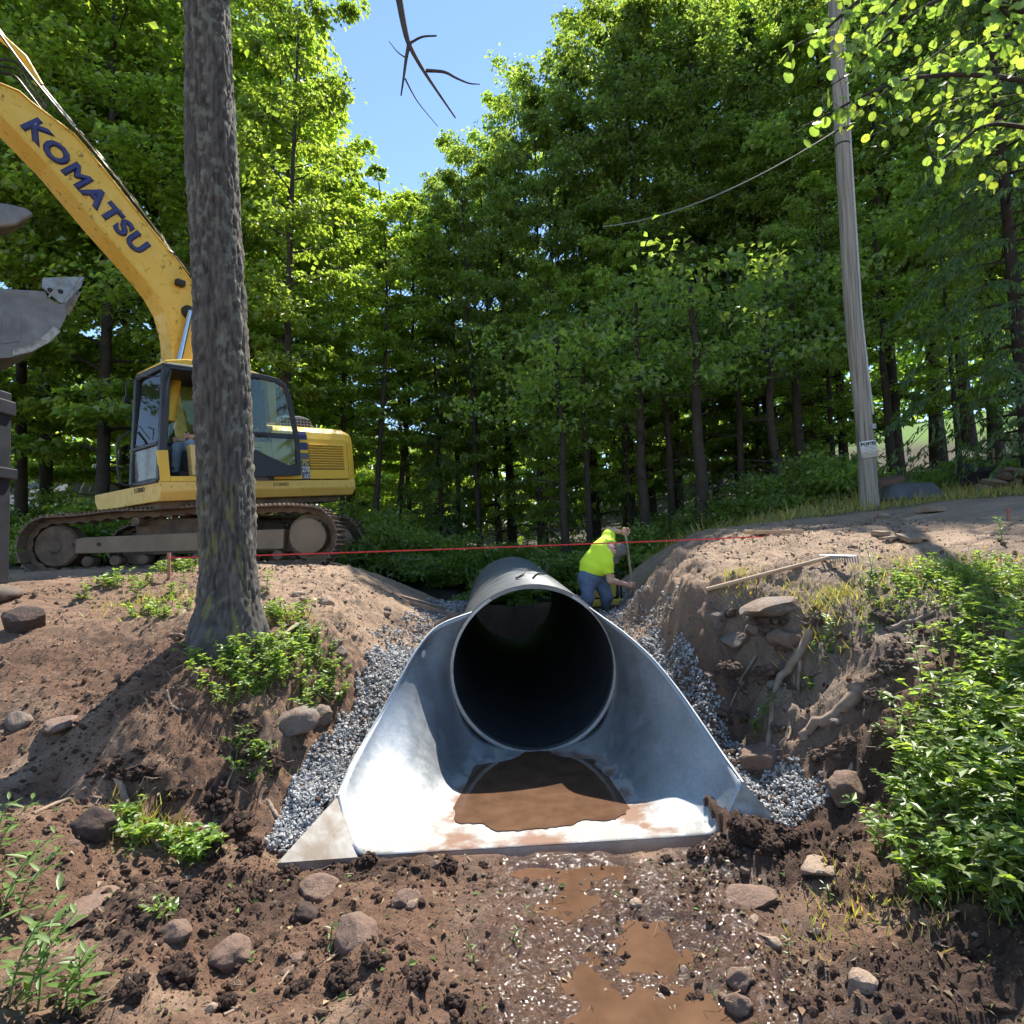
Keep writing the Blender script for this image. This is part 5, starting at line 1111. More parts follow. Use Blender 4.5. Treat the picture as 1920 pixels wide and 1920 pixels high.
# ---- leafy limb of an aspen reaching in at the upper right: each near leaf is its own piece
def aspen():
    bx, by = 6.6, 5.2; z = gz(bx, by); o = thing('aspen_tree', 'aspen branch with round yellow-green leaves reaching in over the pole', 'tree', (bx, by, z)); org = np.array([bx, by, z])
    MB().tube([(0, 0, -.1), (.1, 0, 3), (0, .1, 7), (.1, .1, 11)], [.16, .13, .1, .04], 10).build('trunk', BG, o, smooth=True, angle=60)
    r = np.random.default_rng(8); nodes = []
    v = [(0, 0, 0)]; k = 9; lv = [(0, 0, 0)]+[(.5*math.cos(a)*(1.0), .5+.5*math.sin(a), .05*math.cos(2*a)) for a in np.linspace(-math.pi/2, 1.5*math.pi, k)[:-1]]
    b = MB(); pts = [(p[0], p[1], p[2]) for p in [(0, .5, -.06)]+[(.46*math.sin(t)*(1-.12*math.cos(t)), .5-.5*math.cos(t), .04*abs(math.sin(t))) for t in np.linspace(0, 2*math.pi, 11)[:-1]]]
    b.add(pts, [(0, i+1, (i+1) % 10+1) for i in range(10)]); lm = b.mesh('leaf', smooth=True); setcol(lm, np.ones((len(lm.vertices), 3))); lm.materials.append(MATS['leaf_aspen'])
    Y = 5.0; count = 0
    for main in ([(1990, 165), (1850, 142), (1720, 145), (1640, 170), (1560, 210), (1500, 240)], [(1990, -40), (1850, -30), (1740, 10), (1660, 70), (1600, 130), (1560, 160)], [(1980, 250), (1850, 235), (1760, 300), (1730, 240)], [(1700, -60), (1600, 10), (1540, 60), (1470, 95)], [(1960, 20), (1900, 60), (1830, 90), (1790, 120)], [(1740, -50), (1660, 20), (1620, 60), (1590, 130)], [(1990, 90), (1930, 60), (1880, 20), (1860, -20)]):
        Yv = Y+r.uniform(-.4, .5); q = spline([at(a, c, Yv+.03*i*r.normal())-org for i, (a, c) in enumerate(main)], 26)
        lb = MB(); a0 = np.array([.1, .1, max(q[0][2]-.8, 2.5)]); lb.tube(np.vstack([a0[None], q]), list(np.linspace(.024, .004, 27)), 6); limb = lb.build('limb', BG, o, smooth=True, angle=60)
        tw = MB()
        for j in range(42):
            t = r.uniform(.18, 1); i = int(t*25); p = q[i]+r.normal(size=3)*[.05, .07, .03]; p[2] -= r.uniform(.0, .06); lf = link('leaf', lm, None, limb)
            dv = Vector(r.normal(size=3)*[.6, .6, .4]-np.array([0, 0, .8])).normalized(); s = r.uniform(.065, .10)
            lf.matrix_local = Matrix.Translation(p) @ dv.to_track_quat('Y', 'Z').to_matrix().to_4x4() @ Matrix.Rotation(r.uniform(0, 6), 4, 'Y') @ Matrix.Scale(s, 4)
            tw.tube([q[i]-org*0, (q[i]+p)/2+[0, 0, .01], p], [.0022, .0018, .0014], 4, False)
            count += 1
        tw.build('leaf_stalks', BG, limb)['kind'] = 'stuff'
aspen()
def aspen_mass():
    o = [k for k in COL.objects if k.name == 'aspen_tree'][0]; org = np.array(o.location); r = np.random.default_rng(18); C = []; tb = MB()
    for k in range(42):
        px, py = r.uniform(1560, 2050), r.uniform(-120, 330)
        if py > 40+(px-1500)*.75: continue
        Y = r.uniform(5.6, 7.2); c = at(px, py, Y)-org; d = np.array([r.uniform(-1, -.2), r.uniform(-.5, .5), r.uniform(-.5, .1)])*r.uniform(.4, .8); tb.tube([c-d, c, c+d], [.008, .006, .002], 4, False); n_ = 26; t = r.uniform(-.6, 1, n_); C.append(c+d*t[:, None]+r.normal(size=(n_, 3))*.06)
    C = np.concatenate(C); n_ = len(C); pts = [(0, .5, -.06)]+[(.46*math.sin(t), .5-.5*math.cos(t), .04*abs(math.sin(t))) for t in np.linspace(0, 2*math.pi, 9)[:-1]]
    pv = np.array(pts); pf = np.array([[0, i+1, (i+1) % 8+1] for i in range(8)]); v, f, ids = merge_scatter([(pv, pf)], C, r.uniform(.06, .10, n_), rand_rots(n_, r)); me = np_mesh('leaf_mass', v, f); setcol(me, leaf_cols(n_, 1, r=r)[ids]); q = link('leaf_mass', me, MATS['leaf_aspen'], o); q['kind'] = 'stuff'; tb.build('twigs', BG, o)
aspen_mass()

# ---- hemlock with drooping sprays at the right
PROTO['hemlock'] = conifer(17, 16, .8, 3.6, 120, MATS['leaf_hemlock'], BB, .2, .55, .15, 1.15)
p = at(1960, 900, 11.2); h = tree('hemlock_tree', 'hemlock', p[0], 11.5, 15.5, .85, 'hemlock with drooping feathery sprays hanging above the stone pile', None, rot=2.0)
# ================================================================== people and the tools they use
mat('skin', (.52, .29, .20), (.60, .35, .25), 12, .55); mat('shirt_lime', (.62, .86, .03), (.66, .90, .05), 6, .8, 0, .25, 25, .01); mat('denim', (.085, .125, .20), (.13, .175, .26), 18, .9, 0, .3, 60, .006)
mat('denim_light', (.17, .23, .32), (.24, .30, .40), 14, .9, 0, .3, 60, .006); mat('shirt_grey', (.30, .30, .28), (.36, .36, .34), 8, .9, 0, .2, 30, .01); mat('boot_brown', (.05, .032, .022), (.08, .05, .035), 12, .75)
mat('hair_brown', (.09, .055, .035), (.14, .09, .055), 40, .9, 0, .6, 90, .01); mat('beard_red', (.20, .085, .04), (.13, .06, .03), 60, .9, 0, .6, 120, .008); mat('cap_grey', (.16, .145, .12), (.11, .10, .085), 20, .9, 0, .2, 60, .005)
mat('eye_dark', (.02, .015, .012), rough=.3)
def human(name, label, J, shirt, jeans, h=.011, cap=True, beard=True, girth=1.0, hem=None, belt=0.0):
    """one continuous body from joints; clothing, hair and hands are children"""
    J = {k: np.asarray(v, float) for k, v in J.items()}
    allp = np.array([v for k, v in J.items() if k not in ('face',)]); org = np.array([*J['base'], ]) if 'base' in J else allp.min(0)
    for k in J:
        if k not in ('face',): J[k] = J[k]-org
    o = thing(name, label, 'person', org); g = girth
    fd = J['face']/np.linalg.norm(J['face'])
    up = J['head']-J['neck']; up /= np.linalg.norm(up); fd = fd-up*(fd@up); fd /= np.linalg.norm(fd); sd = np.cross(fd, up); HM = np.stack([sd, fd, up], 1)
    hc = J['head']
    def head(P):
        d = sdell(P, hc+up*.03, (.076, .098, .105), HM); d = smin(d, sdell(P, hc-up*.05+fd*.025, (.058, .070, .075), HM), .04)
        d = smin(d, sdcap(P, hc+fd*.09+up*.01, hc+fd*.112-up*.022, .012, .017), .015)
        for s in (-1, 1):
            d = smin(d, sdell(P, hc+sd*s*.078-up*.005-fd*.01, (.012, .022, .033), HM), .008); d = np.maximum(d, -sdell(P, hc+sd*s*.032+fd*.098+up*.018, (.017, .012, .010), HM))
        d = smin(d, sdell(P, hc+fd*.096-up*.062, (.025, .012, .010), HM), .01); return d
    def arm(P, s, inf=0.): return smin(sdcap(P, J['sh'+s], J['el'+s], .056*g+inf, .043*g+inf), sdcap(P, J['el'+s], J['wr'+s], .044*g+inf, .029+inf), .02)
    def torso(P, inf=0.):
        d = smin(sdcap(P, J['pelvis'], J['waist'], .150*g+inf, .155*g+inf), sdcap(P, J['waist'], J['chest'], .155*g+inf, .165*g+inf), .06)
        d = smin(d, sdcap(P, J['shL'], J['shR'], .075*g+inf, .075*g+inf), .10); return smin(d, sdcap(P, J['chest'], J['neck'], .11*g+inf, .062+inf), .05)
    def legs(P, inf=0.):
        d = None
        for s in 'LR':
            e = smin(sdcap(P, J['hip'+s], J['kn'+s], .092*g+inf, .064*g+inf), sdcap(P, J['kn'+s], J['an'+s], .066*g+inf, .042+inf), .03); d = e if d is None else np.minimum(d, e)
        return smin(d, sdcap(P, J['hipL'], J['hipR'], .10*g+inf, .10*g+inf), .05)
    def body(P):
        d = smin(torso(P), legs(P), .04)
        for s in 'LR': d = smin(d, arm(P, s), .035)
        d = smin(d, sdcap(P, J['neck'], hc-up*.04, .056, .054), .03); d = smin(d, head(P), .02)
        for s in 'LR': d = smin(d, sdcap(P, J['an'+s], J['toe'+s], .042, .034), .02)
        return d
    def mk(nm, F, hh, m, lo=None, hi=None):
        pts = np.array([v for k, v in J.items() if k != 'face']); lo = pts.min(0)-.26 if lo is None else lo; hi = pts.max(0)+.26 if hi is None else hi
        v, f = surfnet(F, lo, hi, hh); return link(nm, np_mesh(nm, v, f, True), m, o)
    mk('body', body, h, MATS['skin'])
    wl = J['waist']-J['pelvis']; wl /= np.linalg.norm(wl)
    def shirtF(P):
        d = torso(P, .016+.006*np.sin(P[:, 2]*38+P[:, 0]*23)*.6)
        for s in 'LR':
            a = J['sh'+s]; b = J['el'+s]; e = a+(b-a)*.62; sl = sdcap(P, a, e, .074*g, .070*g); ab = (b-a)/np.linalg.norm(b-a); sl = np.maximum(sl, (P-e)@ab); d = smin(d, sl, .04)
        d = np.maximum(d, -(P-(J['pelvis']+wl*belt))@wl); cut = (P-(J['neck']+(hc-J['neck'])*.15))@up; return np.maximum(d, np.where(np.linalg.norm(P-J['neck'], axis=1) < .15, cut, -1))
    mk('shirt', shirtF, h, MATS[shirt])
    def jeanF(P):
        d = smin(legs(P, .017+.005*np.sin(P[:, 2]*45+P[:, 0]*31)*.7), sdcap(P, J['pelvis'], J['waist'], .155*g, .150*g), .05)
        return np.maximum(d, (P-(J['pelvis']+wl*(belt+.05)))@wl)
    mk('jeans', jeanF, h, MATS[jeans])
    for s in 'LR':
        a = J['an'+s]; t = J['toe'+s]; F = lambda P: np.maximum(smin(smin(sdcap(P, a+[0, 0, .09], a, .056, .056), sdcap(P, a-[0, 0, .02], t, .054, .046), .03), 1e9*np.ones(len(P)), .01), -(P[:, 2]-(min(a[2], t[2])-.055)))
        mk('boot', F, .011, MATS['boot_brown'], np.minimum(a, t)-.14, np.maximum(a, t)+.2)
    if cap:
        mk('cap', lambda P: np.minimum(np.maximum(sdell(P, hc+up*.035, (.086, .108, .112), HM), -((P-hc-up*.045)@up)), np.maximum(np.abs((P-hc-up*.05-fd*.0)@up+((P-hc)@fd)*.12)-.008, sdell(P, hc+fd*.11+up*.05, (.07, .09, .09), HM))), .008, MATS['cap_grey'], hc-.25, hc+.25)
        mk('hair', lambda P: np.maximum(np.maximum(sdell(P, hc+up*.015, (.083, .104, .105), HM), (P-hc-fd*.015)@fd), (P-hc-up*.05)@up), .008, MATS['hair_brown'], hc-.2, hc+.2)
    else:
        mk('hair', lambda P: np.maximum(sdell(P, hc+up*.035, (.085, .107, .112), HM), -((P-hc-up*.02)@up-((P-hc)@fd)*.6)), .008, MATS['hair_brown'], hc-.2, hc+.2)
    if beard:
        mk('beard', lambda P: np.maximum(np.maximum(smin(sdell(P, hc-up*.055+fd*.03, (.068, .082, .085), HM), sdell(P, hc-up*.10+fd*.06, (.045, .045, .05), HM), .03), (P-hc+up*.035-fd*.0)@up), -((P-hc+fd*.03)@fd)), .008, MATS['beard_red'], hc-.25, hc+.25)
    for s in (-1, 1): MB().lathe([(0, .006), (.006, .004), (.009, 0), (0, -.004)], hc+sd*s*.032+fd*.092+up*.018, 8, fd).build('eye', MATS['eye_dark'], o, smooth=True)
    # hands: palm, four curled fingers and a thumb closing round 'grip' axis
    for s in 'LR':
        w = J['wr'+s]; c = J['hand'+s]; ax = J['grip'+s]-org*0 if False else None
        ga = np.asarray(GRIP[name][s], float); ga /= np.linalg.norm(ga); fo = c-w; fo = fo/np.linalg.norm(fo); pn = np.cross(ga, fo); pn /= np.linalg.norm(pn); fo2 = np.cross(pn, ga)
        def handF(P, c=c, w=w, ga=ga, fo2=fo2, pn=pn, s=s):
            b = c-pn*.030-fo2*.012
            d = smin(sdcap(P, w, c-fo2*.05-pn*.015, .030, .032), sdell(P, b-fo2*.02, (.042, .040, .020), np.stack([ga, fo2, pn], 1)), .02)
            for k, ln in zip((-1.5, -.5, .5, 1.5), (.80, .95, 1.0, .92)):
                q = b+ga*k*.021; p1 = q+fo2*.030*ln-pn*.0; p2 = q+fo2*.052*ln+pn*.030; p3 = q+fo2*.024*ln+pn*.058; p4 = q-fo2*.004+pn*.052
                for a_, b_, r0, r1 in ((q, p1, .0105, .0105), (p1, p2, .0105, .0095), (p2, p3, .0095, .0085), (p3, p4, .0085, .0075)): d = np.minimum(d, sdcap(P, a_, b_, r0, r1))
            q = b+ga*.035-fo2*.035; d = smin(d, sdcap(P, q, q+ga*.02+pn*.035+fo2*.005, .013, .011), .008); return np.minimum(d, sdcap(P, q+ga*.02+pn*.035+fo2*.005, q+ga*.012+pn*.058+fo2*.032, .011, .009))
        mk('hand', handF, .0055, MATS['skin'], np.minimum(c, w)-.11, np.maximum(c, w)+.11)
    return o
def zc(zx, zy, Y): return at(1000+zx/6.4, 940+zy/6.4, Y)
WY = 8.5
wgz = gz(zc(800, 1430, WY)[0], WY)
j = dict(pelvis=zc(700, 880, WY), waist=zc(725, 775, WY), chest=zc(845, 610, WY-.02), neck=zc(935, 585, WY-.06), head=zc(998, 588, WY-.12), face=np.array([.55, -.75, -.40]),
         shL=zc(880, 745, WY-.17), elL=zc(925, 950, WY-.20), wrL=zc(1125, 1000, WY-.16), handL=zc(1190, 1005, WY-.12),
         shR=zc(900, 430, WY+.12), elR=zc(915, 350, WY+.26), wrR=zc(1070, 372, WY+.05), handR=zc(1118, 378, WY-.03),
         hipL=zc(645, 930, WY-.05), knL=zc(655, 1160, WY-.16), anL=zc(640, 1440, WY-.02), toeL=zc(760, 1480, WY-.14),
         hipR=zc(800, 930, WY+.08), knR=zc(878, 1150, WY+.0), anR=zc(880, 1400, WY+.06), toeR=zc(1000, 1440, WY-.02))
gdir = zc(1190, 1000, WY)-zc(1105, 390, WY)
GRIP = {'person': {'L': -gdir, 'R': (-gdir*.2+np.array([.3, -.6, .2]))}}
for s in 'LR':
    a = j['an'+s]; fl_ = gz(a[0], a[1])+.085; j['an'+s] = np.array([a[0], a[1], fl_]); t = j['toe'+s]; j['toe'+s] = np.array([t[0], t[1], gz(t[0], t[1])+.06])
j['base'] = np.array([j['anL'][0], WY, wgz])
W1 = human('person', 'worker in lime shirt and jeans bending over a shovel beside the pipe', j, 'shirt_lime', 'denim', girth=1.06, belt=.01)
# shovel
mat('ash_handle', (.34, .27, .17), (.24, .19, .12), 14, .7); mat('shovel_blade', (.30, .24, .20), (.18, .14, .11), 10, .55, .4)
sh0 = zc(1105, 375, WY-.05); sh1 = zc(1192, 1020, WY-.09); sh2 = zc(1205, 1090, WY-.09); sh3 = zc(1222, 1190, WY-.1); sh4 = zc(1268, 1265, WY-.12)
bt = zc(1228, 1470, WY-.18); gb = gz(bt[0], bt[1])+.0; bt = np.array([bt[0], bt[1], gb])
S0 = np.array([bt[0], bt[1], gb]); sv = thing('shovel', 'long-handled digging shovel held upright by the worker in lime', 'shovel', S0)
MB().tube([p-S0 for p in (sh0, sh1, sh2)], .017, 10).build('handle', MATS['ash_handle'], sv, smooth=True, angle=60)
MB().tube(spline([p-S0 for p in (sh2, sh3, sh4)], 10), [.021]*6+[.022, .024, .026, .028], 10).build('socket', MATS['shovel_blade'], sv, smooth=True, angle=60)
bd = bt-sh4; bl = np.linalg.norm(bd); bd /= bl; bs_ = np.cross(bd, [0, -1, .2]); bs_ /= np.linalg.norm(bs_); bn = np.cross(bs_, bd)
V = []; nu, nv = 10, 9
for i in range(nu):
    t = i/(nu-1); wd = .105*(1 if t < .6 else math.sqrt(max(0.02, 1-((t-.6)/.42)**2)))*(.75+.25*min(1, t*4))
    for k in range(nv): s = k/(nv-1)*2-1; V.append(sh4+bd*bl*t+bs_*wd*s+bn*(.03*s*s-.035*math.sin(t*math.pi*.7))-S0)
b = MB(); b.add(V, [(i*nv+k, i*nv+k+1, (i+1)*nv+k+1, (i+1)*nv+k) for i in range(nu-1) for k in range(nv-1)]); ob = b.build('blade', MATS['shovel_blade'], sv, smooth=True); md = ob.modifiers.new('t', 'SOLIDIFY'); md.thickness = .004
# plate compactor behind the worker
CY = 9.3; cb_ = zc(860, 1460, CY); cz = gz(cb_[0], CY); CO = np.array([cb_[0], CY, cz]); pc = thing('plate_compactor', 'small yellow plate compactor parked behind the worker beside the pipe', 'compactor', CO)
mat('compactor_yellow', (.66, .50, .05), (.74, .58, .10), 6, .5)
b = MB(); b.prism([(-.28, -.22, .03), (.22, -.22, .03), (.32, -.22, .10), (.32, -.22, .125), (-.34, -.22, .125), (-.34, -.22, .09)], (0, .44, 0)); b.build('base_plate', MATS['compactor_yellow'], pc, bevel=.01)
MB().box((-.02, 0, .32), (.36, .34, .34)).build('engine_housing', MATS['compactor_yellow'], pc, bevel=.03, segs=3); MB().box((-.02, 0, .535), (.30, .26, .08)).build('fuel_tank', mat('tank_white', (.6, .6, .52), rough=.5), pc, bevel=.02)
MB().cyl((-.2, -.1, .18), (.2, -.1, .18), .06, 12).build('exciter', MATS['rubber_black'], pc, smooth=True)
MB().tube(spline([(.24, -.15, .12), (.22, -.15, .45), (.08, -.15, .68), (-.1, -.15, .78), (-.1, .15, .78), (.08, .15, .68), (.22, .15, .45), (.24, .15, .12)], 40), .016, 8).build('guard_frame', MATS['rubber_black'], pc, smooth=True)
MB().tube(spline([(-.26, -.15, .12), (-.30, -.15, .5), (-.2, -.15, .72), (-.1, -.15, .78)], 14), .016, 8).build('guard_frame', MATS['rubber_black'], pc, smooth=True)
# operator in the cab
def cabp(u, w, h): return XO+XU*u+XW*w+XH*h
OU = 1.05
GRIP['operator'] = {'L': XH, 'R': XH}
j = dict(pelvis=cabp(OU+.12, .52, .60), waist=cabp(OU+.15, .52, .78), chest=cabp(OU+.14, .52, 1.0), neck=cabp(OU+.12, .52, 1.2), head=cabp(OU+.08, .52, 1.36), face=-XU,
         shL=cabp(OU+.12, .33, 1.10), elL=cabp(OU-.10, .27, .84), wrL=cabp(OU-.36, .30, .78), handL=cabp(OU-.44, .30, .79),
         shR=cabp(OU+.12, .71, 1.10), elR=cabp(OU-.08, .77, .84), wrR=cabp(OU-.34, .74, .78), handR=cabp(OU-.42, .74, .79),
         hipL=cabp(OU+.10, .42, .58), knL=cabp(OU-.38, .34, .68), anL=cabp(OU-.30, .34, .20), toeL=cabp(OU-.48, .33, .15),
         hipR=cabp(OU+.10, .62, .58), knR=cabp(OU-.42, .68, .66), anR=cabp(OU-.50, .68, .20), toeR=cabp(OU-.68, .68, .15), base=cabp(OU, .5, .1))
ob = human('operator', 'operator in grey shirt and light jeans seated in the excavator cab', j, 'shirt_grey', 'denim_light', cap=True, beard=False, belt=.0, h=.013)
ob.name = 'person'
for s in (.30, .74):
    lv = MB(); lv.tube([L3(OU-.44, s, .55), L3(OU-.44, s, .86)], .014, 8); lv.build('control_lever', MATS['rubber_black'], EX, smooth=True)
# ================================================================== pole, string line, boards and other loose things
mat('pole_wood', (.27, .245, .20), (.20, .175, .14), 3, .9, 0, .4, 18, .01); mat('board_new', (.42, .27, .17), (.52, .36, .23), 8, .8, 0, .2, 40, .004); mat('board_old', (.22, .15, .10), (.32, .24, .17), 6, .9, 0, .3, 30, .006)
def pole_mat():
    m, nt, b = nmat('pole_grain'); tc = N(nt, 'ShaderNodeTexCoord'); mp = N(nt, 'ShaderNodeMapping'); mp.inputs['Scale'].default_value = (22, 22, .7); nt.links.new(tc.outputs['Object'], mp.inputs[0])
    nz = N(nt, 'ShaderNodeTexNoise'); nz.inputs['Scale'].default_value = 1.4; nz.inputs['Detail'].default_value = 6; nt.links.new(mp.outputs[0], nz.inputs['Vector'])
    r = ramp(nt, nz.outputs['Fac'], [(.3, (.13, .11, .088)), (.5, (.27, .245, .205)), (.7, (.36, .33, .28))]); nt.links.new(r.outputs[0], b.inputs['Base Color']); b.inputs['Roughness'].default_value = .9; bump(nt, nz.outputs['Fac'], .5, .01, b)
pole_mat()
PY = 11.0; pb = at(1632, 972, PY); pz = gz(pb[0], PY)-.1; PO = np.array([pb[0], PY, pz])
up_ = thing('utility_pole', 'weathered grey wooden utility pole leaning slightly at the road verge', 'utility pole', PO)
pc_ = [(1634, 990, .165), (1631, 960, .16), (1621, 807, .142), (1599, 600, .130), (1588, 420, .126), (1578, 250, .122), (1565, 0, .112), (1556, -220, .10)]
pts = [at(a, c, PY)-PO for a, c, r in pc_]; pts[0][2] = 0
PTS = spline(pts, 40); rad = np.interp(PTS[:, 2], [p[2] for p in pts], [r for a, c, r in pc_])
MB().tube(PTS, list(rad), 24).build('shaft', MATS['pole_grain'], up_, smooth=True, angle=50)
def pole_c(py):
    z = at(1600, py, PY)[2]-PO[2]; return np.array([np.interp(z, PTS[:, 2], PTS[:, 0]), np.interp(z, PTS[:, 2], PTS[:, 1]), z]), float(np.interp(z, PTS[:, 2], rad))
cv = [pole_c(y) for y in (40, 200, 400, 600, 780)]
MB().tube([c+np.array([math.cos(-.5), math.sin(-.5), 0])*(r+.01) for c, r in cv], .022, 8).build('ground_wire_moulding', mat('moulding_grey', (.42, .42, .40), (.5, .5, .48), 8, .7), up_, smooth=True)
c, r = pole_c(803); MB().box(c+[.09, -r+.03, 0], (.09, .07, .10)).build('junction_box', MATS['muffler_grey'], up_, bevel=.008)
for py in (248, 272):
    c, r = pole_c(py); MB().lathe([(r+.002, -.014), (r+.008, -.012), (r+.008, .012), (r+.002, .014)], c, 24).build('band', MATS['rubber_black'], up_, smooth=True)
c, r = pole_c(246); MB().tube(spline([c+[-.03, -r, .0], c+[.02, -r-.06, -.03], c+[.08, -r-.02, .0]], 10), .012, 6).build('hook', MATS['rubber_black'], up_, smooth=True)
for py, dx in ((808, -.03), (815, .0), (900, .02), (790, -.06), (930, -.04)):
    c, r = pole_c(py); MB().lathe([(0, .006), (.008, .004), (.009, 0)], c+[dx, -math.sqrt(max(r*r-dx*dx, 0)), 0], 8, (0, -1, 0)).build('nail', MATS['muffler_grey'], up_)
c, r = pole_c(246); cable0 = PO+c+[-r, -.02, 0]; cable1 = at(1130, 425, 16.0)
cb2 = MB(); q = [cable0+(cable1-cable0)*t-np.array([0, 0, .35*4*t*(1-t)]) for t in np.linspace(0, 1, 20)]; cb2.tube([p-cable0 for p in q], .011, 5)
tagit(cb2.build('cable', mat('cable_grey', (.35, .35, .33), rough=.5), None, loc=cable0), 'thin grey cable running from the pole band into the wood', 'cable')
# POSTED notice
c, r = pole_c(845); nrm = np.array([-.12, -1, 0]); nrm /= np.linalg.norm(nrm); sO = PO+c+nrm*(r+.012); wS, hS = .285, .30
sg = thing('posted_sign', 'small white POSTED notice nailed to the utility pole', 'sign', sO); sg.rotation_euler = (0, R(-4.5), math.atan2(nrm[0], -nrm[1]))
b = MB(); nn = 9
vv = []
for i in range(nn):
    x = (i/(nn-1)-.5)*wS; yb = r-math.sqrt(max(r*r-min(abs(x), r*.93)**2, 1e-6)); 
    for z in (-hS/2, hS/2): vv.append((x, yb*.55, z))
b.add(vv, [(2*i, 2*i+2, 2*i+3, 2*i+1) for i in range(nn-1)]); ob = b.build('sheet', mat('sign_white', (.62, .61, .56), (.70, .69, .64), 10, .7), sg, smooth=True); md = ob.modifiers.new('t', 'SOLIDIFY'); md.thickness = .002; md.offset = -1
mat('sign_ink', (.02, .02, .022), rough=.7)
t_ = text_obj('lettering', 'POSTED', .072, MATS['sign_ink'], sg, Matrix.Translation((0, -.004, .095)) @ Matrix.Rotation(R(90), 4, 'X'), .001, 0, 1.0, .003)
for v in t_.data.vertices:
    yb = r-math.sqrt(max(r*r-min(abs(v.co.x), r*.93)**2, 1e-6)); v.co.z -= yb*.55-.001
for k in range(7):
    z = .045-k*.025; b = MB(); wl_ = (.22 if k % 3 else .17); vv = []
    for i in range(nn):
        x = (i/(nn-1)-.5)*wl_; yb = (r-math.sqrt(max(r*r-x*x, 1e-6)))*.55-.0035; vv += [(x, yb, z), (x, yb, z+(.009 if k == 0 else .005))]
    b.add(vv, [(2*i, 2*i+2, 2*i+3, 2*i+1) for i in range(nn-1)]); b.build('print_line', MATS['sign_ink'], sg)

# red string line and its two stakes
mat('string_red', (.62, .03, .035), (.7, .05, .05), 30, .7); mat('stake_wood', (.34, .15, .10), (.42, .2, .14), 10, .9)
s_a = at(317, 1046, 7.4); s_b = at(1893, 984, 7.4)
q = [s_a+(s_b-s_a)*t-np.array([0, 0, .03*4*t*(1-t)]) for t in np.linspace(0, 1, 40)]
tagit(MB().tube([p-s_a for p in q], .0085, 6).build('string_line', MATS['string_red'], None, loc=s_a, smooth=True), 'taut red string line stretched across the trench between two stakes', 'string')
for p, lab, hgt in ((s_a, 'thin wooden stake holding the string line in front of the excavator track', .06), (s_b, 'thin reddish stake holding the string line on the grassy bank', .05)):
    g = gz(p[0], p[1]); st_ = thing('grade_stake', lab, 'stake', (p[0], p[1], g), 0, 'string line stakes')
    b = MB(); h = max(p[2]-g+hgt, .15); b.box((0, 0, h/2-.04), (.035, .022, h+.08)); b.build('shaft', MATS['stake_wood'], st_, bevel=.003); MB().tube([(math.cos(t)*.022, math.sin(t)*.022, h-hgt+.004*math.sin(t*3)) for t in np.linspace(0, 14, 40)], .004, 5).build('string_knot', MATS['string_red'], st_)

def lay(px0, py0, px1, py1, lift=.02):
    a = gnd(px0, py0); b = gnd(px1, py1); tt = np.linspace(0, 1, 25)[:, None]; q = a+(b-a)*tt; up = max(0, float((H(q[:, 0], q[:, 1])-q[:, 2]).max())); a[2] += lift+up*.7; b[2] += lift+up*.7; return a, b
# rake lying on the right bank
a, b = lay(1325, 1123, 1556, 1062, .03); rk = thing('rake', 'long wooden-handled rake lying on the right bank top', 'rake', a); d = b-a; dn = d/np.linalg.norm(d); sdv = np.cross(dn, [0, 0, 1.]); sdv /= np.linalg.norm(sdv)
MB().tube([np.zeros(3), d*.5, d], .019, 10).build('handle', MATS['board_new'], rk, smooth=True, angle=60)
MB().beam(d-sdv*.34+dn*.03, d+sdv*.34+dn*.03, .04, .02).build('head_bar', MATS['muffler_grey'], rk, bevel=.004)
for k in range(15): o_ = d+dn*.04+sdv*(k/14-.5)*.66; MB().tube([o_, o_+dn*.05, o_+dn*.06-[0, 0, .07]], .006, 5).build('tine', MATS['muffler_grey'], rk)
for s in (-1, 1): MB().tube([d*.97, d+dn*.0+sdv*s*.2], .008, 6).build('brace', MATS['muffler_grey'], rk)
# boards
for px0, py0, px1, py1, w, t, m, lab in [(1402, 1006, 1500, 1005, .14, .045, 'board_new', 'reddish plank lying on the bank edge under the string line'), (1655, 1016, 1690, 1012, .10, .03, 'board_old', 'short weathered board half buried in the road near the bank rim'), (1715, 1015, 1742, 1014, .09, .03, 'board_new', 'small pale board scrap on the road near the utility pole'),
     (752, 1122, 838, 1146, .09, .04, 'board_old', 'weathered plank lying on gravel left of the pipe, upper one'), (768, 1136, 842, 1158, .09, .04, 'board_old', 'weathered plank lying on gravel left of the pipe, lower one'), (1690, 1012, 1718, 1022, .12, .05, 'board_old', 'dirty timber offcut lying in the road dirt'), (1640, 1006, 1662, 1008, .1, .05, 'board_old', 'dark broken board end lying in road spoil')]:
    a, b = lay(px0, py0, px1, py1, t/2+.01); o = MB().beam(np.zeros(3), b-a, w, t).build('board', MATS[m], None, bevel=.004, loc=a); tagit(o, lab, 'board', 'boards lying about the site')
# spare shovel leaning on the pipe
a = gnd(812, 1178); a = np.array([a[0], 7.2, gz(a[0], 7.2)+.03]); top = pipe_pt(3.6, R(180-27), RAD+.045); S1 = a.copy(); sp2 = thing('shovel', 'spare shovel leaning against the left side of the pipe', 'shovel', a)
d = top-a; MB().tube([d*.22, d*.6, d], .018, 8).build('handle', MATS['ash_handle'], sp2, smooth=True, angle=60); dn = d/np.linalg.norm(d); sv_ = np.cross(dn, [.2, -1, 0]); sv_ /= np.linalg.norm(sv_); nv_ = np.cross(sv_, dn)
MB().prism([d*.02, d*.05+sv_*.09, d*.2+sv_*.1, d*.22+sv_*.02, d*.22-sv_*.02, d*.2-sv_*.1, d*.05-sv_*.09], nv_*.006).build('blade', MATS['shovel_blade'], sp2, bevel=.002)
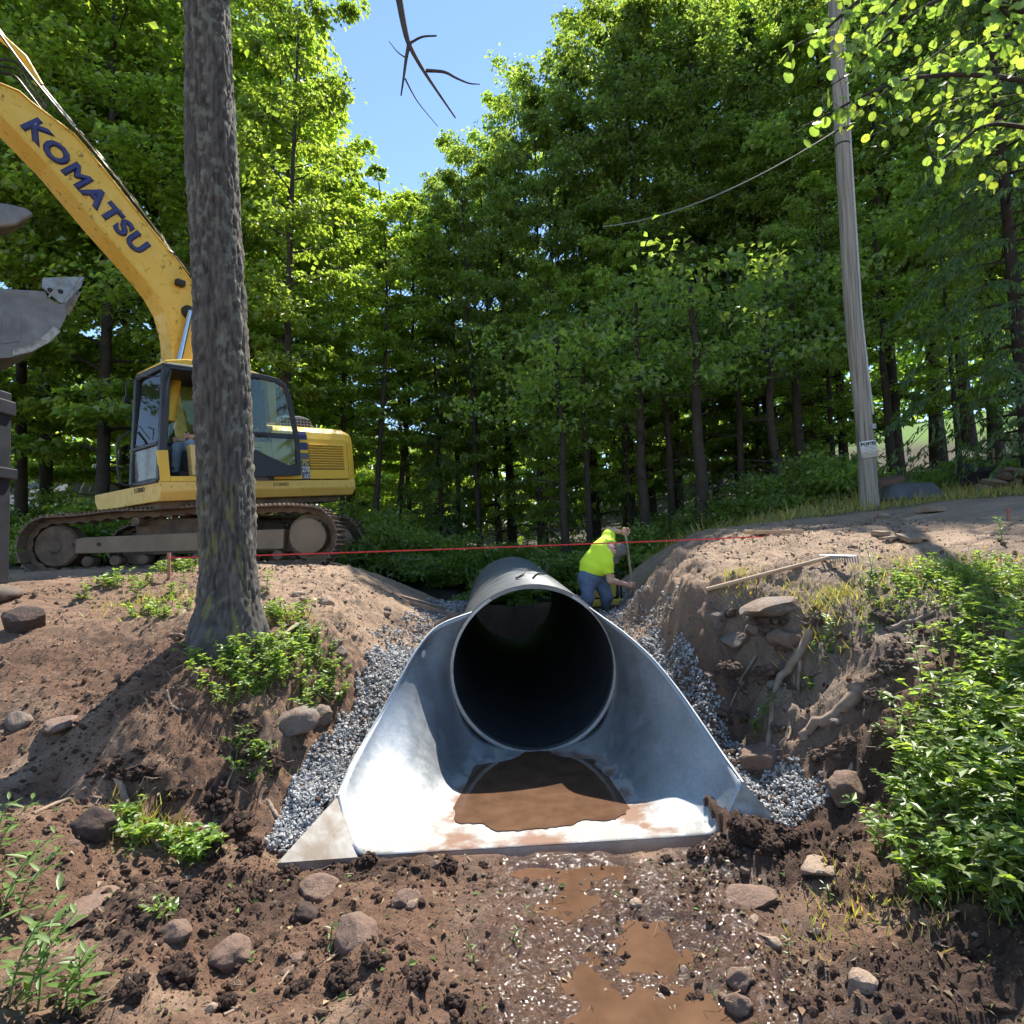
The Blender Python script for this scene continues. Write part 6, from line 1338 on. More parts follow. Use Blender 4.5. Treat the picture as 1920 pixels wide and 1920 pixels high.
# bits on the pipe crown
for u, ang, ln, rt, lab in ((.55, 176, .16, .3, 'short stick standing on the crown of the pipe'), (.75, 188, .30, 1.3, 'crooked twig lying across the crown of the pipe')):
    p = pipe_pt(u, R(ang), RAD+.03); r_ = np.random.default_rng(int(ang)); dv = np.array([math.cos(rt), .2*math.sin(rt), .12 if ang > 180 else .9])*ln
    b = MB(); b.tube(spline([np.zeros(3), dv*.4+r_.normal(size=3)*.02, dv*.7+r_.normal(size=3)*.02, dv], 10), list(np.linspace(.013, .006, 10)), 6)
    if ang > 180: b.tube([dv*.4, dv*.55+[.02, -.06, .02]], [.007, .003], 5); b.tube([dv*.7, dv*.7+[.05, .05, .03]], [.006, .003], 5)
    tagit(b.build('stick', MATS['dead_wood'], None, loc=p, smooth=True, angle=60), lab, 'stick')

# wheelbarrow tray upside down, tub on it
q = at(1706, 958, 11.6); g = gz(q[0], 11.6); wb = thing('wheelbarrow_tray', 'upturned dark grey wheelbarrow tray beside the utility pole', 'wheelbarrow', (q[0], 11.6, g), R(-6))
b = MB(); rims = [(.66, .42, .03), (.64, .40, .0), (.60, .37, .03), (.40, .25, .30), (.34, .20, .335)]; V = []
ns = 28
for hw, hd_, z in rims:
    for k in range(ns):
        t = 2*math.pi*k/ns; ct, st_ = math.cos(t), math.sin(t); e = .5; V.append((hw*math.copysign(abs(ct)**e, ct), hd_*math.copysign(abs(st_)**e, st_), z))
b.add(V, [(i*ns+k, i*ns+(k+1) % ns, (i+1)*ns+(k+1) % ns, (i+1)*ns+k) for i in range(len(rims)-1) for k in range(ns)]+[tuple(range((len(rims)-1)*ns, len(rims)*ns))])
b.build('tray', mat('tray_grey', (.075, .075, .082), (.13, .125, .125), 5, .45, .3), wb, smooth=True); MB().tube([(-.66, -.3, .015), (-.66, .3, .015)], .014, 8).build('rim_tube', MATS['tray_grey'], wb)
MB().box((.78, -.05, .03), (.5, .12, .05)).build('handle', MATS['board_old'], wb, bevel=.006)
q2 = at(1680, 935, 11.9); tb_ = thing('tub', 'rusty brown round tub resting tilted behind the upturned wheelbarrow tray', 'tub', (q2[0], 12.05, gz(q2[0], 12.05)+.12)); tb_.rotation_euler = (R(8), R(-12), 0)
MB().lathe([(.26, .32), (.285, .30), (.31, .12), (.34, .0), (.36, -.02), (.36, -.06), (.33, -.06), (.30, .1), (.0, .28)], (0, 0, .06), 28).build('shell', mat('tub_brown', (.17, .085, .06), (.11, .06, .045), 6, .75), tb_, smooth=True); MB().lathe([(0, .325), (.2, .325), (.26, .32)], (0, 0, .06), 28).build('bottom', MATS['tub_brown'], tb_, smooth=True)
a, b = lay(1722, 963, 1768, 960, .04); tagit(MB().beam(np.zeros(3), b-a, .22, .07).build('timber', MATS['board_old'], None, bevel=.008, loc=a), 'squared timber lying in front of the upturned wheelbarrow tray', 'timber')
# stone pile at the right
def stone(name, c1, c2, soil=(.23, .15, .105)):
    m, nt, b = nmat(name); nz = noise_node(nt, 2.2, 6, .7); r = ramp(nt, nz.outputs['Fac'], [(.3, c2), (.7, c1)]); n2 = noise_node(nt, 1.3, 6, .75); f = ramp(nt, n2.outputs['Fac'], [(.46, 0), (.58, .85)])
    x = N(nt, 'ShaderNodeMix', data_type='RGBA'); nt.links.new(f.outputs[0], x.inputs[0]); nt.links.new(r.outputs[0], x.inputs[6]); x.inputs[7].default_value = (*soil, 1); nt.links.new(x.outputs[2], b.inputs['Base Color']); b.inputs['Roughness'].default_value = .9
    n3 = noise_node(nt, 5, 8, .75); b1 = bump(nt, n3.outputs['Fac'], .6, .08, b)
stone('field_stone', (.30, .245, .20), (.17, .14, .115)); stone('mud_stone', (.28, .18, .13), (.16, .10, .075)); stone('tan_stone', (.50, .37, .27), (.34, .24, .17)); stone('dark_stone', (.085, .055, .043), (.045, .03, .025), (.09, .055, .04))

RK = []
for s in range(12):
    v, f = rock_arrays(s+3, 3 if s < 8 else 4, 12 if s < 8 else 9, .08 if s < 8 else .11, [(1, .8, .62), (1.1, .8, .5), (1, .9, .8), (1.2, .85, .36), (1, 1, .7), (1.15, .7, .6), (1, .85, .45), (1.25, .8, .3), (1, .92, .85), (1.1, .9, .75), (.95, 1, .8), (1.15, .95, .7)][s],   .55 if s < 8 else .68); RK.append((v, f))
ROCKM = {}
def rock(px, py, wpx, kind, m, lab, grp=None, sink=.3, rot=None, name='rock', cat='rock', p=None, tilt=.15):
    if p is None: p = gnd(px, py+wpx*.12)
    r_ = wpx/2/FPX*p[1]
    if (kind, m) not in ROCKM:
        v, f = RK[kind]; me = np_mesh('rock', v, f, kind >= 8); me.materials.append(MATS[m]); ROCKM[(kind, m)] = me
    o = link(name, ROCKM[(kind, m)], None, None, (p[0], p[1], p[2]+r_*RK[kind][0][:, 2].max()*(1-2*sink)), (random.uniform(-tilt, tilt), random.uniform(-tilt, tilt), random.uniform(0, 6.28) if rot is None else rot), r_)
    return tagit(o, lab, cat, grp)
r_ = np.random.default_rng(3)
for k in range(34):
    px = r_.uniform(1835, 2010); t = min(1, (px-1835)/110); Y = r_.uniform(11.2, 12.6); p = at(px, 950, Y); lay_ = r_.uniform(0, 1)*t
    p = np.array([p[0], Y, gz(p[0], Y)+lay_*.62]); rock(px, 0, r_.uniform(26, 44), int(r_.choice([1, 3, 6, 7, 0])), 'field_stone', 'flat grey-brown stone in the heap of field stones by the road', 'stones of the heap by the road', p=p, sink=.3, name='stone', cat='stone', tilt=.4)
# silt fence beside the heap
q = at(1815, 950, 12.4); g = gz(q[0], 12.4); sf = thing('silt_fence', 'sagging black silt fence fabric with stakes beside the stone heap', 'fence', (q[0], 12.4, g))
for k, dx in enumerate((-.12, .62)): MB().box((dx, .03, .4), (.04, .04, .95)).build('post', MATS['board_old' if k else 'rubber_black'], sf, bevel=.004)
V = []; n1, n2 = 12, 6
for i in range(n1):
    for k in range(n2): x = -.12+i/(n1-1)*.9; V.append((x, .03*math.sin(x*9)+.05*math.sin(k*.9), .02+k/(n2-1)*(.62-.16*math.sin(i/(n1-1)*3.1))))
b = MB(); b.add(V, [(i*n2+k, i*n2+k+1, (i+1)*n2+k+1, (i+1)*n2+k) for i in range(n1-1) for k in range(n2-1)]); ob = b.build('fabric', mat('fabric_black', (.015, .015, .018), (.03, .03, .034), 20, .7), sf, smooth=True); md = ob.modifiers.new('t', 'SOLIDIFY'); md.thickness = .004
# stabiliser leg of a machine at the left edge
SY = 6.6; q = at(4, 1056, SY); g = gz(q[0], SY); sl_ = thing('stabilizer_leg', 'black steel stabiliser leg of a parked machine standing on a muddy foot pad', 'machine leg', (q[0]-.06, SY, g))
topz = at(0, 745, SY)[2]-g
MB().box((-.05, 0, topz*.5+.12), (.20, .22, topz-.1)).build('leg_tube', mat('leg_black', (.014, .015, .022), (.03, .03, .038), 5, .5), sl_, bevel=.012); MB().box((-.03, 0, topz*.62), (.27, .28, .12)).build('collar', MATS['leg_black'], sl_, bevel=.012); MB().box((-.03, 0, topz*.95), (.24, .25, .16)).build('collar', MATS['leg_black'], sl_, bevel=.012)
MB().cyl((-.2, -.15, topz*.8), (.1, -.15, topz*.8), .03, 12).build('pin', MATS['worn_steel'], sl_, smooth=True)
v, f = rock_arrays(50, 3, 4, .08, (.34, .30, .12), .8); link('foot_pad', np_mesh('foot_pad', v, f, True), MATS['muddy_steel'], sl_, (-.06, -.05, .06))
# far car and house glimpsed at the left
def far_car(px, py, Y, col, lab):
    q = at(px, py, Y); g = gz(q[0], Y); o = thing('parked_car', lab, 'car', (q[0], Y, g), R(8)); m = mat('car_'+col, {'silver': (.55, .56, .58), 'dark': (.05, .055, .07)}[col], rough=.25, metal=.4, coat=.6)
    MB().prism([(-2.2, -.85, .3), (2.2, -.85, .3), (2.25, -.85, .75), (1.3, -.85, .92), (-1.9, -.85, .95), (-2.25, -.85, .8)], (0, 1.7, 0)).build('body', m, o, bevel=.06, segs=3)
    MB().prism([(-1.7, -.75, .93), (1.25, -.75, .92), (.55, -.75, 1.42), (-1.1, -.75, 1.45)], (0, 1.5, 0)).build('cabin', m, o, bevel=.06, segs=3)
    for pl in ([(-1.45, 1.0), (-.35, 1.0), (-.35, 1.36), (-1.0, 1.37)], [(-.25, 1.0), (.95, 1.0), (.45, 1.35), (-.25, 1.36)]): MB().prism([(x, -.765, z) for x, z in pl], (0, .01, 0)).build('side_window', MATS['car_glass'], o)
    for x in (-1.4, 1.4):
        for y in (-.86, .70):
            w = MB().lathe([(.18, .0), (.33, .0), (.34, .02), (.34, .16), (.33, .18), (.18, .18)], (x, y, .34), 20, (0, 1, 0)).build('wheel', MATS['rubber_black'], o, smooth=True); MB().lathe([(0, -.01), (.2, -.01), (.2, .05)], (x, y, .34), 16, (0, 1, 0)).build('rim', MATS['muffler_grey'], w)
    MB().box((2.22, -.6, .68), (.06, .3, .12)).build('headlight', MATS['decal_white'], o, bevel=.01)
far_car(62, 985, 27, 'silver', 'silver car parked far back beyond the excavator tracks')
q = at(15, 960, 38); g = gz(q[0], 38); hs = thing('far_house', 'white clapboard house far behind the trees beyond the parked car', 'house', (q[0], 38, g))
MB().box((0, 3, 1.6), (7, 6, 3.2)).build('wall', mat('clapboard', (.62, .62, .58), rough=.7), hs)
for k in range(13): MB().prism([(-3.5, -.03, .1+k*.24), (3.5, -.03, .1+k*.24), (3.5, -.005, .34+k*.24), (-3.5, -.005, .34+k*.24)], (0, .02, 0)).build('siding_board', MATS['clapboard'], hs)
MB().prism([(-3.9, -.4, 3.15), (-3.9, 6.4, 3.15), (-3.9, 3, 5.6)], (7.8, 0, 0)).build('roof', mat('roof_grey', (.12, .12, .12), rough=.9), hs)
for x in (-1.8, 1.2):
    w = MB().box((x, -.06, 1.8), (1.0, .08, 1.3)).build('window', MATS['car_glass'], hs); MB().box((x, -.08, 1.1), (1.2, .12, .08)).build('sill', MATS['clapboard'], w)
# ================================================================== rocks, roots, sticks and plants
for px, py, w, kd, m, lab, sk in [
  (48, 1170, 100, 2, 'dark_stone', 'large dark reddish boulder beside the stabiliser leg', .3), (172, 1552, 86, 8, 'dark_stone', 'dark rounded boulder among uprooted weeds left of the end section', .25),
  (432, 1795, 82, 9, 'mud_stone', 'mud-coated round cobble in the churned soil below the squarish rock', .25), (600, 1672, 74, 11, 'mud_stone', 'squarish brown rock wedged against a rounded cobble near the left wing', .25), (572, 1720, 64, 8, 'dark_stone', 'rounded dark cobble below the squarish brown rock near the left wing', .25), (668, 1752, 100, 9, 'mud_stone', 'broad brown rock half sunk in mud before the end section', .45),
  (1407, 1672, 96, 3, 'mud_stone', 'flat angular slab on wet mud right of the puddle', .35), (1532, 1622, 84, 6, 'tan_stone', 'flat oval tan rock beside the mud heap at the right wing', .3), (1618, 1862, 76, 2, 'tan_stone', 'pale tan fist-shaped rock alone on the shaded mud', .2), (1448, 1768, 38, 0, 'tan_stone', 'small upright tan stone on the mud beyond the cobble pair', .2), (1392, 1845, 58, 10, 'mud_stone', 'brown cobble lying on top of its pair beside the wet strip', .2), (1385, 1885, 52, 8, 'mud_stone', 'brown cobble under its pair beside the wet strip', .25),
  (1193, 1696, 32, 0, 'tan_stone', 'small pale stone sitting in the muddy puddle', .2), (118, 1352, 96, 7, 'mud_stone', 'flat reddish slab lying in the trunk shadow', .3), (548, 1352, 86, 11, 'field_stone', 'grey boulder under the bush at the trunk foot', .3), (596, 1345, 56, 9, 'field_stone', 'rounded grey rock wedged beside the boulder under the bush', .3), (172, 1694, 120, 7, 'mud_stone', 'wide flat reddish slab among the narrow-leaved weeds', .35), (36, 1352, 46, 8, 'field_stone', 'pale rounded stone beside a slab in the trunk shadow', .3), (330, 1745, 60, 9, 'mud_stone', 'round mud-coated rock sunk beside the wide slab', .4), (560, 1800, 42, 0, 'mud_stone', 'small angular brown stone near the mud-coated cobble', .3),
  (760, 1690, 60, 9, 'mud_stone', 'low brown rock bulging from the smooth wet mud', .5), (1450, 1132, 150, 7, 'field_stone', 'long flat slab jutting from the right bank below the rake', .25), (1378, 1200, 74, 1, 'field_stone', 'angular wedge stone sticking out of the right bank face', .3), (1342, 1165, 50, 2, 'field_stone', 'squarish stone set in the right bank below the rake handle', .35), (1418, 1178, 46, 8, 'field_stone', 'rounded stone under the jutting slab in the right bank', .3), (1476, 1196, 66, 11, 'mud_stone', 'muddy boulder in the right bank under the jutting slab', .35), (1452, 1282, 40, 0, 'field_stone', 'small grey stone low on the right bank face', .3), (1590, 1478, 90, 9, 'mud_stone', 'rounded earth-coated boulder at the foot of the right bank', .35), (1432, 1416, 84, 11, 'mud_stone', 'muddy boulder by the gravel at the foot of the roots', .4), (1640, 1310, 40, 0, 'field_stone', 'grey stone embedded above the thick root in the bank', .3), (1575, 1355, 46, 5, 'field_stone', 'pointed grey stone below the thick root in the bank', .3),
  (612, 1128, 40, 9, 'tan_stone', 'pale stone on the sandy slope behind the trunk', .4), (560, 1112, 30, 0, 'tan_stone', 'small pale stone on the sandy slope near the track', .4), (640, 1225, 30, 8, 'field_stone', 'grey cobble at the top of the left gravel strip', .3), (618, 1380, 24, 8, 'tan_stone', 'small pale cobble beside the left gravel strip', .3), (710, 1160, 30, 9, 'tan_stone', 'tan stone lying on the sandy slope above the gravel', .4), (1700, 1070, 40, 6, 'field_stone', 'flat stone on the right bank among the low weeds', .4), (1648, 968, 40, 1, 'tan_stone', 'pale wedge stone at the foot of the utility pole', .3)]:
    rock(px, py, w*.95, kd, m, lab, None, min(sk+.1, .5))
mat('wet_stone', (.20, .135, .10), (.28, .20, .155), 9, .3, 0, .3, 40, .006)
r_ = np.random.default_rng(12)
for k in range(110):
    px = r_.uniform(0, 1780); py = r_.uniform(1560, 1915); w = 8+18*r_.random()**2.6
    if 640 < px < 1370 and py < 1625 or (900 < px < 1330 and k % 2): continue
    wet = 950 < px < 1330
    rock(px, py, w, int(r_.integers(0, 12)), 'wet_stone' if wet else r_.choice(['mud_stone', 'tan_stone', 'mud_stone', 'field_stone']), 'small wet stone in the muddy strip running from the end section' if wet else 'small stone scattered in the churned soil before the end section', 'wet stones in the muddy strip' if wet else 'small stones in the churned soil', .25, name='small_stone', cat='stone', tilt=.5)
for k in range(40):
    px = r_.uniform(1250, 1640); py = r_.uniform(1060, 1330); rock(px, py, 8+14*r_.random()**2, int(r_.integers(0, 12)), 'field_stone', 'small stone stuck in the soil of the right bank', 'small stones in the right bank', .3, name='small_stone', cat='stone', tilt=.5)
for k in range(40):
    px = r_.uniform(560, 780); py = 1070+(px-560)*.35+r_.uniform(-10, 110); rock(px, py, 8+12*r_.random()**2, int(r_.integers(0, 12)), r_.choice(['tan_stone', 'field_stone']), 'small stone on the sandy slope left of the pipe', 'small stones on the sandy slope', .3, name='small_stone', cat='stone', tilt=.5)
# raw clods of dark soil as bigger lumps
CL = []
for s in range(5):
    rr = np.random.default_rng(s+200); n_ = 120; d = unit(rr.normal(size=(n_, 3))); pos = d*(rr.uniform(.1, 1, n_)**.5)[:, None]*[.8, .8, .5]; pos[:, 2] += .1; pos *= .82; sc = rr.uniform(.09, .28, n_)*(1.15-.5*np.linalg.norm(pos, axis=1))
    pro = []
    for q in range(5):
        v, f = icos(1); pro.append((v*(1+.9*(fbm(v[:, 0]*2+q*7, v[:, 1]*2+v[:, 2]*2.3, 3, q)-.5))[:, None]*rr.uniform(.45, 1.2, 3), f))
    pos[0] = 0; sc[0] = .62; v, f, ids = merge_scatter(pro, pos, sc, rand_rots(n_, rr)); me = np_mesh('clod', v, f, False); setcol(me, np.array([.095, .052, .034])*rr.uniform(.6, 1.4, n_)[ids][:, None]); me.attributes.new('wet', 'FLOAT', 'POINT'); me.materials.append(MATS['soil']); CL.append(me)
CL2 = []
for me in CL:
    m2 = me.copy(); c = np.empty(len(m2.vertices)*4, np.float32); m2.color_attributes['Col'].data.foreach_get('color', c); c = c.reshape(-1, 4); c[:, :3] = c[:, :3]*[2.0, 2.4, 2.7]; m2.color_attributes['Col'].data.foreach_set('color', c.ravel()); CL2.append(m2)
for px, py, w, g in [(440, 1552, 90, 'L'), (470, 1590, 70, 'L'), (400, 1600, 60, 'L'), (1400, 1560, 90, 'R'), (1440, 1585, 80, 'R'), (1380, 1600, 60, 'R'), (1480, 1575, 70, 'R'), (600, 1575, 64, 'L'), (330, 1830, 100, 'L'), (250, 1860, 90, 'L'), (640, 1840, 80, 'L'), (700, 1800, 60, 'L'), (780, 1840, 80, 'L'), (560, 1860, 70, 'L'), (850, 1880, 70, 'L'), (480, 1680, 70, 'L'), (360, 1690, 90, 'L'), (540, 1640, 60, 'L'), (1500, 1890, 60, 'R'), (1300, 1885, 44, 'R'), (420, 1880, 70, 'L'), (690, 1618, 56, 'L'), (760, 1624, 44, 'L'), (840, 1622, 50, 'L'), (1310, 1604, 60, 'R'), (1250, 1614, 36, 'R'), (1355, 1592, 66, 'R'), (905, 1626, 30, 'L')]:
    p = gnd(px, py+w*.12); s = w/2/FPX*p[1]; o = link('soil_clod', CL[r_.integers(0, 5)], None, None, (p[0], p[1], p[2]+s*.1), (r_.uniform(-.4, .4), r_.uniform(-.4, .4), r_.uniform(0, 6)), s)
    tagit(o, 'crumbly dark clod of soil heaped '+('by the right wing of the end section' if g == 'R' else 'in the churned ground left of the wet strip'), 'clod', 'soil clods '+('right' if g == 'R' else 'left')+' of the wet strip')

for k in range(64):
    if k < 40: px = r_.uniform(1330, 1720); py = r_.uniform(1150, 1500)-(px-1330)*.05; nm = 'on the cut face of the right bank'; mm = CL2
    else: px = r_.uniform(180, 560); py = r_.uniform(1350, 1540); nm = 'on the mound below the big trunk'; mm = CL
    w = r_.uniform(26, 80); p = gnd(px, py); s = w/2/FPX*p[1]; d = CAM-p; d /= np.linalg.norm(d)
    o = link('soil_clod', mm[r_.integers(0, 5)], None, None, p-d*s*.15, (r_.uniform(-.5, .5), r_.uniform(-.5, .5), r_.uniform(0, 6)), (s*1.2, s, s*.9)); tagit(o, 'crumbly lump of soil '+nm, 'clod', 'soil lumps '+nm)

# roots
mat('root_bark', (.30, .22, .155), (.19, .13, .09), 12, .9, 0, .5, 60, .006)
def along(pxs, lift=.03):
    out = []
    for a, b in pxs:
        p = gnd(a, b); d = CAM-p; d /= np.linalg.norm(d); out.append(p+d*lift)
    return out
for pxs, r0, r1, lab in [([(1520, 1188), (1500, 1225), (1470, 1262), (1452, 1305), (1446, 1350), (1440, 1415)], .042, .018, 'long pale root running down the right bank to the gravel'), ([(1606, 1290), (1590, 1325), (1560, 1348), (1524, 1368), (1500, 1392)], .055, .030, 'thick broken root sticking out of the right bank'), ([(1418, 1232), (1395, 1270), (1382, 1300), (1368, 1340)], .014, .006, 'thin bent root hanging on the right bank face'), ([(1500, 1240), (1496, 1290), (1485, 1330), (1478, 1390)], .018, .008, 'slender root hanging beside the long pale root'),
      ([(1664, 1182), (1705, 1166), (1762, 1148)], .022, .012, 'straight stick poking from the right bank top'), ([(1788, 1122), (1850, 1136), (1900, 1142)], .02, .012, 'bare stick lying among the weeds on the right bank'), ([(1895, 1190), (1893, 1220), (1890, 1250)], .03, .024, 'cut grey stub standing in the weeds on the right bank'), ([(1560, 1322), (1530, 1330), (1515, 1352), (1500, 1350)], .012, .005, 'curled thin root above the thick broken root'), ([(1545, 1390), (1520, 1410), (1498, 1440)], .012, .005, 'thin forked root below the thick broken root'), ([(1600, 1440), (1580, 1490), (1570, 1520)], .016, .008, 'root stub at the foot of the right bank'),
      ([(222, 1462), (240, 1510), (268, 1550), (300, 1590)], .024, .012, 'reddish root arching over the left spoil'), ([(60, 1530), (130, 1500), (190, 1500)], .014, .008, 'pale stick in the left spoil under the weeds'), ([(310, 1300), (330, 1330), (400, 1340)], .014, .006, 'thin root on the mound below the trunk'), ([(500, 1505), (530, 1545)], .020, .012, 'broken root end beside the left wing'), ([(400, 1560), (425, 1480), (440, 1440)], .010, .006, 'dry upright twig beside the mound'), ([(385, 1190), (355, 1195), (320, 1190)], .02, .012, 'pale cut branch lying at the trunk foot'), ([(348, 1110), (345, 1150), (352, 1180)], .026, .020, 'pale peeled stump left of the trunk'), ([(700, 1180), (688, 1215), (680, 1225)], .012, .008, 'small twig stuck in the gravel slope'), ([(540, 1650), (700, 1640)], .006, .004, 'fine straight twig on the mud by the left wing'), ([(815, 1545), (885, 1618)], .008, .005, 'thin stick lying over the front lip of the floor'), ([(682, 1560), (682, 1602)], .012, .012, 'short peg of wood standing at the left front corner of the floor'), ([(1230, 1870), (1290, 1915)], .008, .006, 'thin twig lying beside the cobble pair'), ([(420, 1910), (520, 1850), (560, 1800)], .007, .005, 'long pale straw-like twig lying on the churned soil'), ([(575, 1830), (640, 1790), (700, 1768)], .008, .004, 'crooked twig by the half-sunk broad rock'), ([(290, 1780), (330, 1700), (345, 1660)], .008, .004, 'bent twig standing between slab and cobble')]:
    q = spline(along(pxs, r0*1.2), 14); q = q+np.random.default_rng(len(lab)).normal(size=q.shape)*r0*.25; base = q[-1].copy()
    tagit(MB().tube(q-base, list(np.linspace(r0, r1, 14)), 8).build('root' if 'root' in lab else 'stick', MATS['root_bark'], None, loc=base, smooth=True, angle=70), lab, 'root' if 'root' in lab else 'stick')
def hairs():
    b_v = []; b_f = []; o = 0; r = np.random.default_rng(77)
    for k in range(1000):
        if k < 260: px, py = r.uniform(1330, 1680), r.uniform(1180, 1480)
        elif k < 480: px, py = r.uniform(150, 560), r.uniform(1330, 1560)
        elif k < 620: px, py = r.uniform(0, 1800), r.uniform(1600, 1900)
        else: px, py = r.uniform(0, 640), r.uniform(1085, 1330)
        if 640 < px < 1380 and py < 1640: continue
        p = gnd(px, py); l = r.uniform(.08, .28); a = r.uniform(0, 6.28); dv = np.array([math.cos(a)*.5, math.sin(a)*.3-.15, -.5 if k < 480 and r.random() < .65 else .05])*l
        d = CAM-p; d /= np.linalg.norm(d); q = spline([p, p+d*.03+dv*.3+r.normal(size=3)*.02, p+d*.035+dv*.7+r.normal(size=3)*.03, p+dv+d*.015], 7); rr = r.uniform(.0012, .0035)
        m = MB(); m.tube(q, list(np.linspace(rr, rr*.4, 7)), 4, False); b_v += m.v; b_f += [tuple(i+o for i in f) for f in m.f]; o = len(b_v)
    me = np_mesh('root_hairs', np.array(b_v), np.array(b_f)); tagit(link('root_hairs', me, MATS['root_bark']), 'tangle of fine hanging rootlets and straws on the cut banks', 'rootlets', kind='stuff')
hairs()
# coiled tan strap at the trunk foot
q = [gnd(a, b) for a, b in ((392, 1222), (420, 1216), (455, 1218), (440, 1188), (418, 1196), (425, 1218), (470, 1214), (500, 1196), (480, 1178), (470, 1200), (520, 1208), (560, 1190), (540, 1175))]
q = [p+np.array([0, -.03, .05+.05*math.sin(i*1.9)]) for i, p in enumerate(q)]; base = q[0].copy()
tagit(ribbon(spline([p-base for p in q], 90), .05, .006).build('lifting_strap', mat('strap_tan', (.30, .24, .14), (.38, .31, .19), 30, .9), None, loc=base), 'tan webbing lifting strap coiled at the foot of the big trunk', 'strap')

# ------------------------------------------------------------------ plants
STEM = mat('stem_green', (.12, .17, .04), (.16, .2, .05), 12, .7)
def lance_leaf(L=1.0, W=.13, seg=4):
    v = []; 
    for i in range(seg+1):
        t = i/seg; w = W*math.sin(math.pi*min(1, t*.92+.06))**.8; v += [(-w, t*L, .10*w-.18*t*t*L), (0, t*L, -.25*w-.18*t*t*L), (w, t*L, .10*w-.18*t*t*L)]
    f = [(i*3+k, i*3+k+1, i*3+k+4, i*3+k+3) for i in range(seg) for k in (0, 1)]; return np.array(v), np.array(f)
LEAF1 = np_mesh('leaf', *lance_leaf(1, .13), True); setcol(LEAF1, np.ones((15, 3))); LEAF1.materials.append(MATS['leaf_weed'])
LEAF2 = np_mesh('leaf', *lance_leaf(1, .27), True); setcol(LEAF2, np.ones((15, 3))); LEAF2.materials.append(MATS['leaf_weed'])
def stem_plant(px, py, h, lean, lab, grp=None, nl=16, ll=.09, mesh=None, name='weed', r=None, p=None, stems=1, top=.15):
    """upright stem with leaves, every leaf its own piece"""
    r = r or np.random.default_rng(int(px*7+py)); p = gnd(px, py) if p is None else p; o = thing(name, lab, 'plant', p, 0, grp)
    for sI in range(stems):
        ln = np.array(lean)+r.normal(size=2)*(.12 if stems > 1 else .03); q = spline([(0, 0, -.02), (ln[0]*h*.3, ln[1]*h*.3, h*.5), (ln[0]*h, ln[1]*h, h)], 12)
        MB().tube(q, list(np.linspace(.0045, .0016, 12)), 5).build('stem', STEM, o)
        for k in range(nl):
            t = top+(1-top)*(k+.5)/nl; c = q[min(11, int(t*11))]+(q[min(11, int(t*11)+1)]-q[min(11, int(t*11))])*((t*11) % 1); az = k*2.4+r.uniform(-.3, .3); s = ll*r.uniform(.75, 1.2)*(1.1-.5*abs(t-.55))
            dv = Vector((math.cos(az), math.sin(az), r.uniform(.1, .7))).normalized(); lf = link('leaf', mesh or LEAF1, None, o); lf.matrix_local = Matrix.Translation(c) @ dv.to_track_quat('Y', 'Z').to_matrix().to_4x4() @ Matrix.Scale(s, 4)
    return o
G1 = 'tall weeds beside the reddish slab'
for px, py, h, ln in [(10, 1905, .42, (.35, .2)), (40, 1915, .36, (.5, .1)), (-20, 1800, .45, (.4, .1)), (70, 1900, .30, (.1, .1)), (5, 1700, .30, (.6, .2)), (120, 1905, .22, (.4, 0)), (-20, 1640, .34, (.5, .1)), (30, 1730, .28, (.5, .25)), (10, 1870, .30, (.7, .2)), (-10, 1600, .26, (.3, 0)), (150, 1915, .2, (-.1, .1))]:
    stem_plant(px, py, h, ln, 'leafy green weed stem with narrow leaves growing beside the wide flat reddish slab', G1, 15, .085)
for px, py, h, ln, lab in [(345, 1045, .36, (.0, .0), 'sapling with broad bright leaves in front of the excavator track'), (500, 1115, .26, (.1, 0), 'small broad-leaved seedling on the sandy edge right of the trunk'), (255, 1080, .20, (.4, 0), 'leafy seedling left of the trunk below the excavator track'), (165, 1090, .2, (-.2, 0), 'low broad-leaved seedling below the excavator idler'), (320, 1100, .14, (.2, 0), 'tiny seedling between the trunk and the string stake'), (150, 1140, .08, (0, 0), 'single low leaf sprig on bare ground beside the dark boulder')]:
    stem_plant(px, py, h, ln, lab, None, 16, .075, LEAF2, name='seedling', p=(lambda q: np.array([q[0], 6.6, gz(q[0], 6.6)]))(at(px, py, 6.6)))
for px, py, h, ln, lab in [(1640, 1108, .42, (-.1, 0), 'tall narrow weed standing alone on the right bank rim'), (1632, 1112, .30, (.15, 0), 'shorter weed beside the lone tall weed on the bank rim'), (1735, 1330, .5, (-.15, 0), 'tall broad-leaved weed rising from the right thicket'), (1560, 1190, .14, (-.4, -.2), 'small weed drooping over the right bank rim'), (1650, 1400, .12, (0, -.2), 'small leafy sprig low on the right bank'), (1880, 1020, .26, (0, 0), 'weed stem beside the right string stake')]:
    stem_plant(px, py, h, ln, lab, None, 20, .06, LEAF2 if 'broad' in lab else LEAF1)
for px, py in [(620, 1770), (960, 1770), (1560, 1690), (235, 1612), (1480, 1800), (890, 1808)]:
    stem_plant(px, py, .05+.04*r_.random(), (r_.uniform(-.9, .9), r_.uniform(-.6, .3)), 'uprooted green sprig lying on the churned mud', 'green sprigs on the mud', 7, .035, name='sprig')
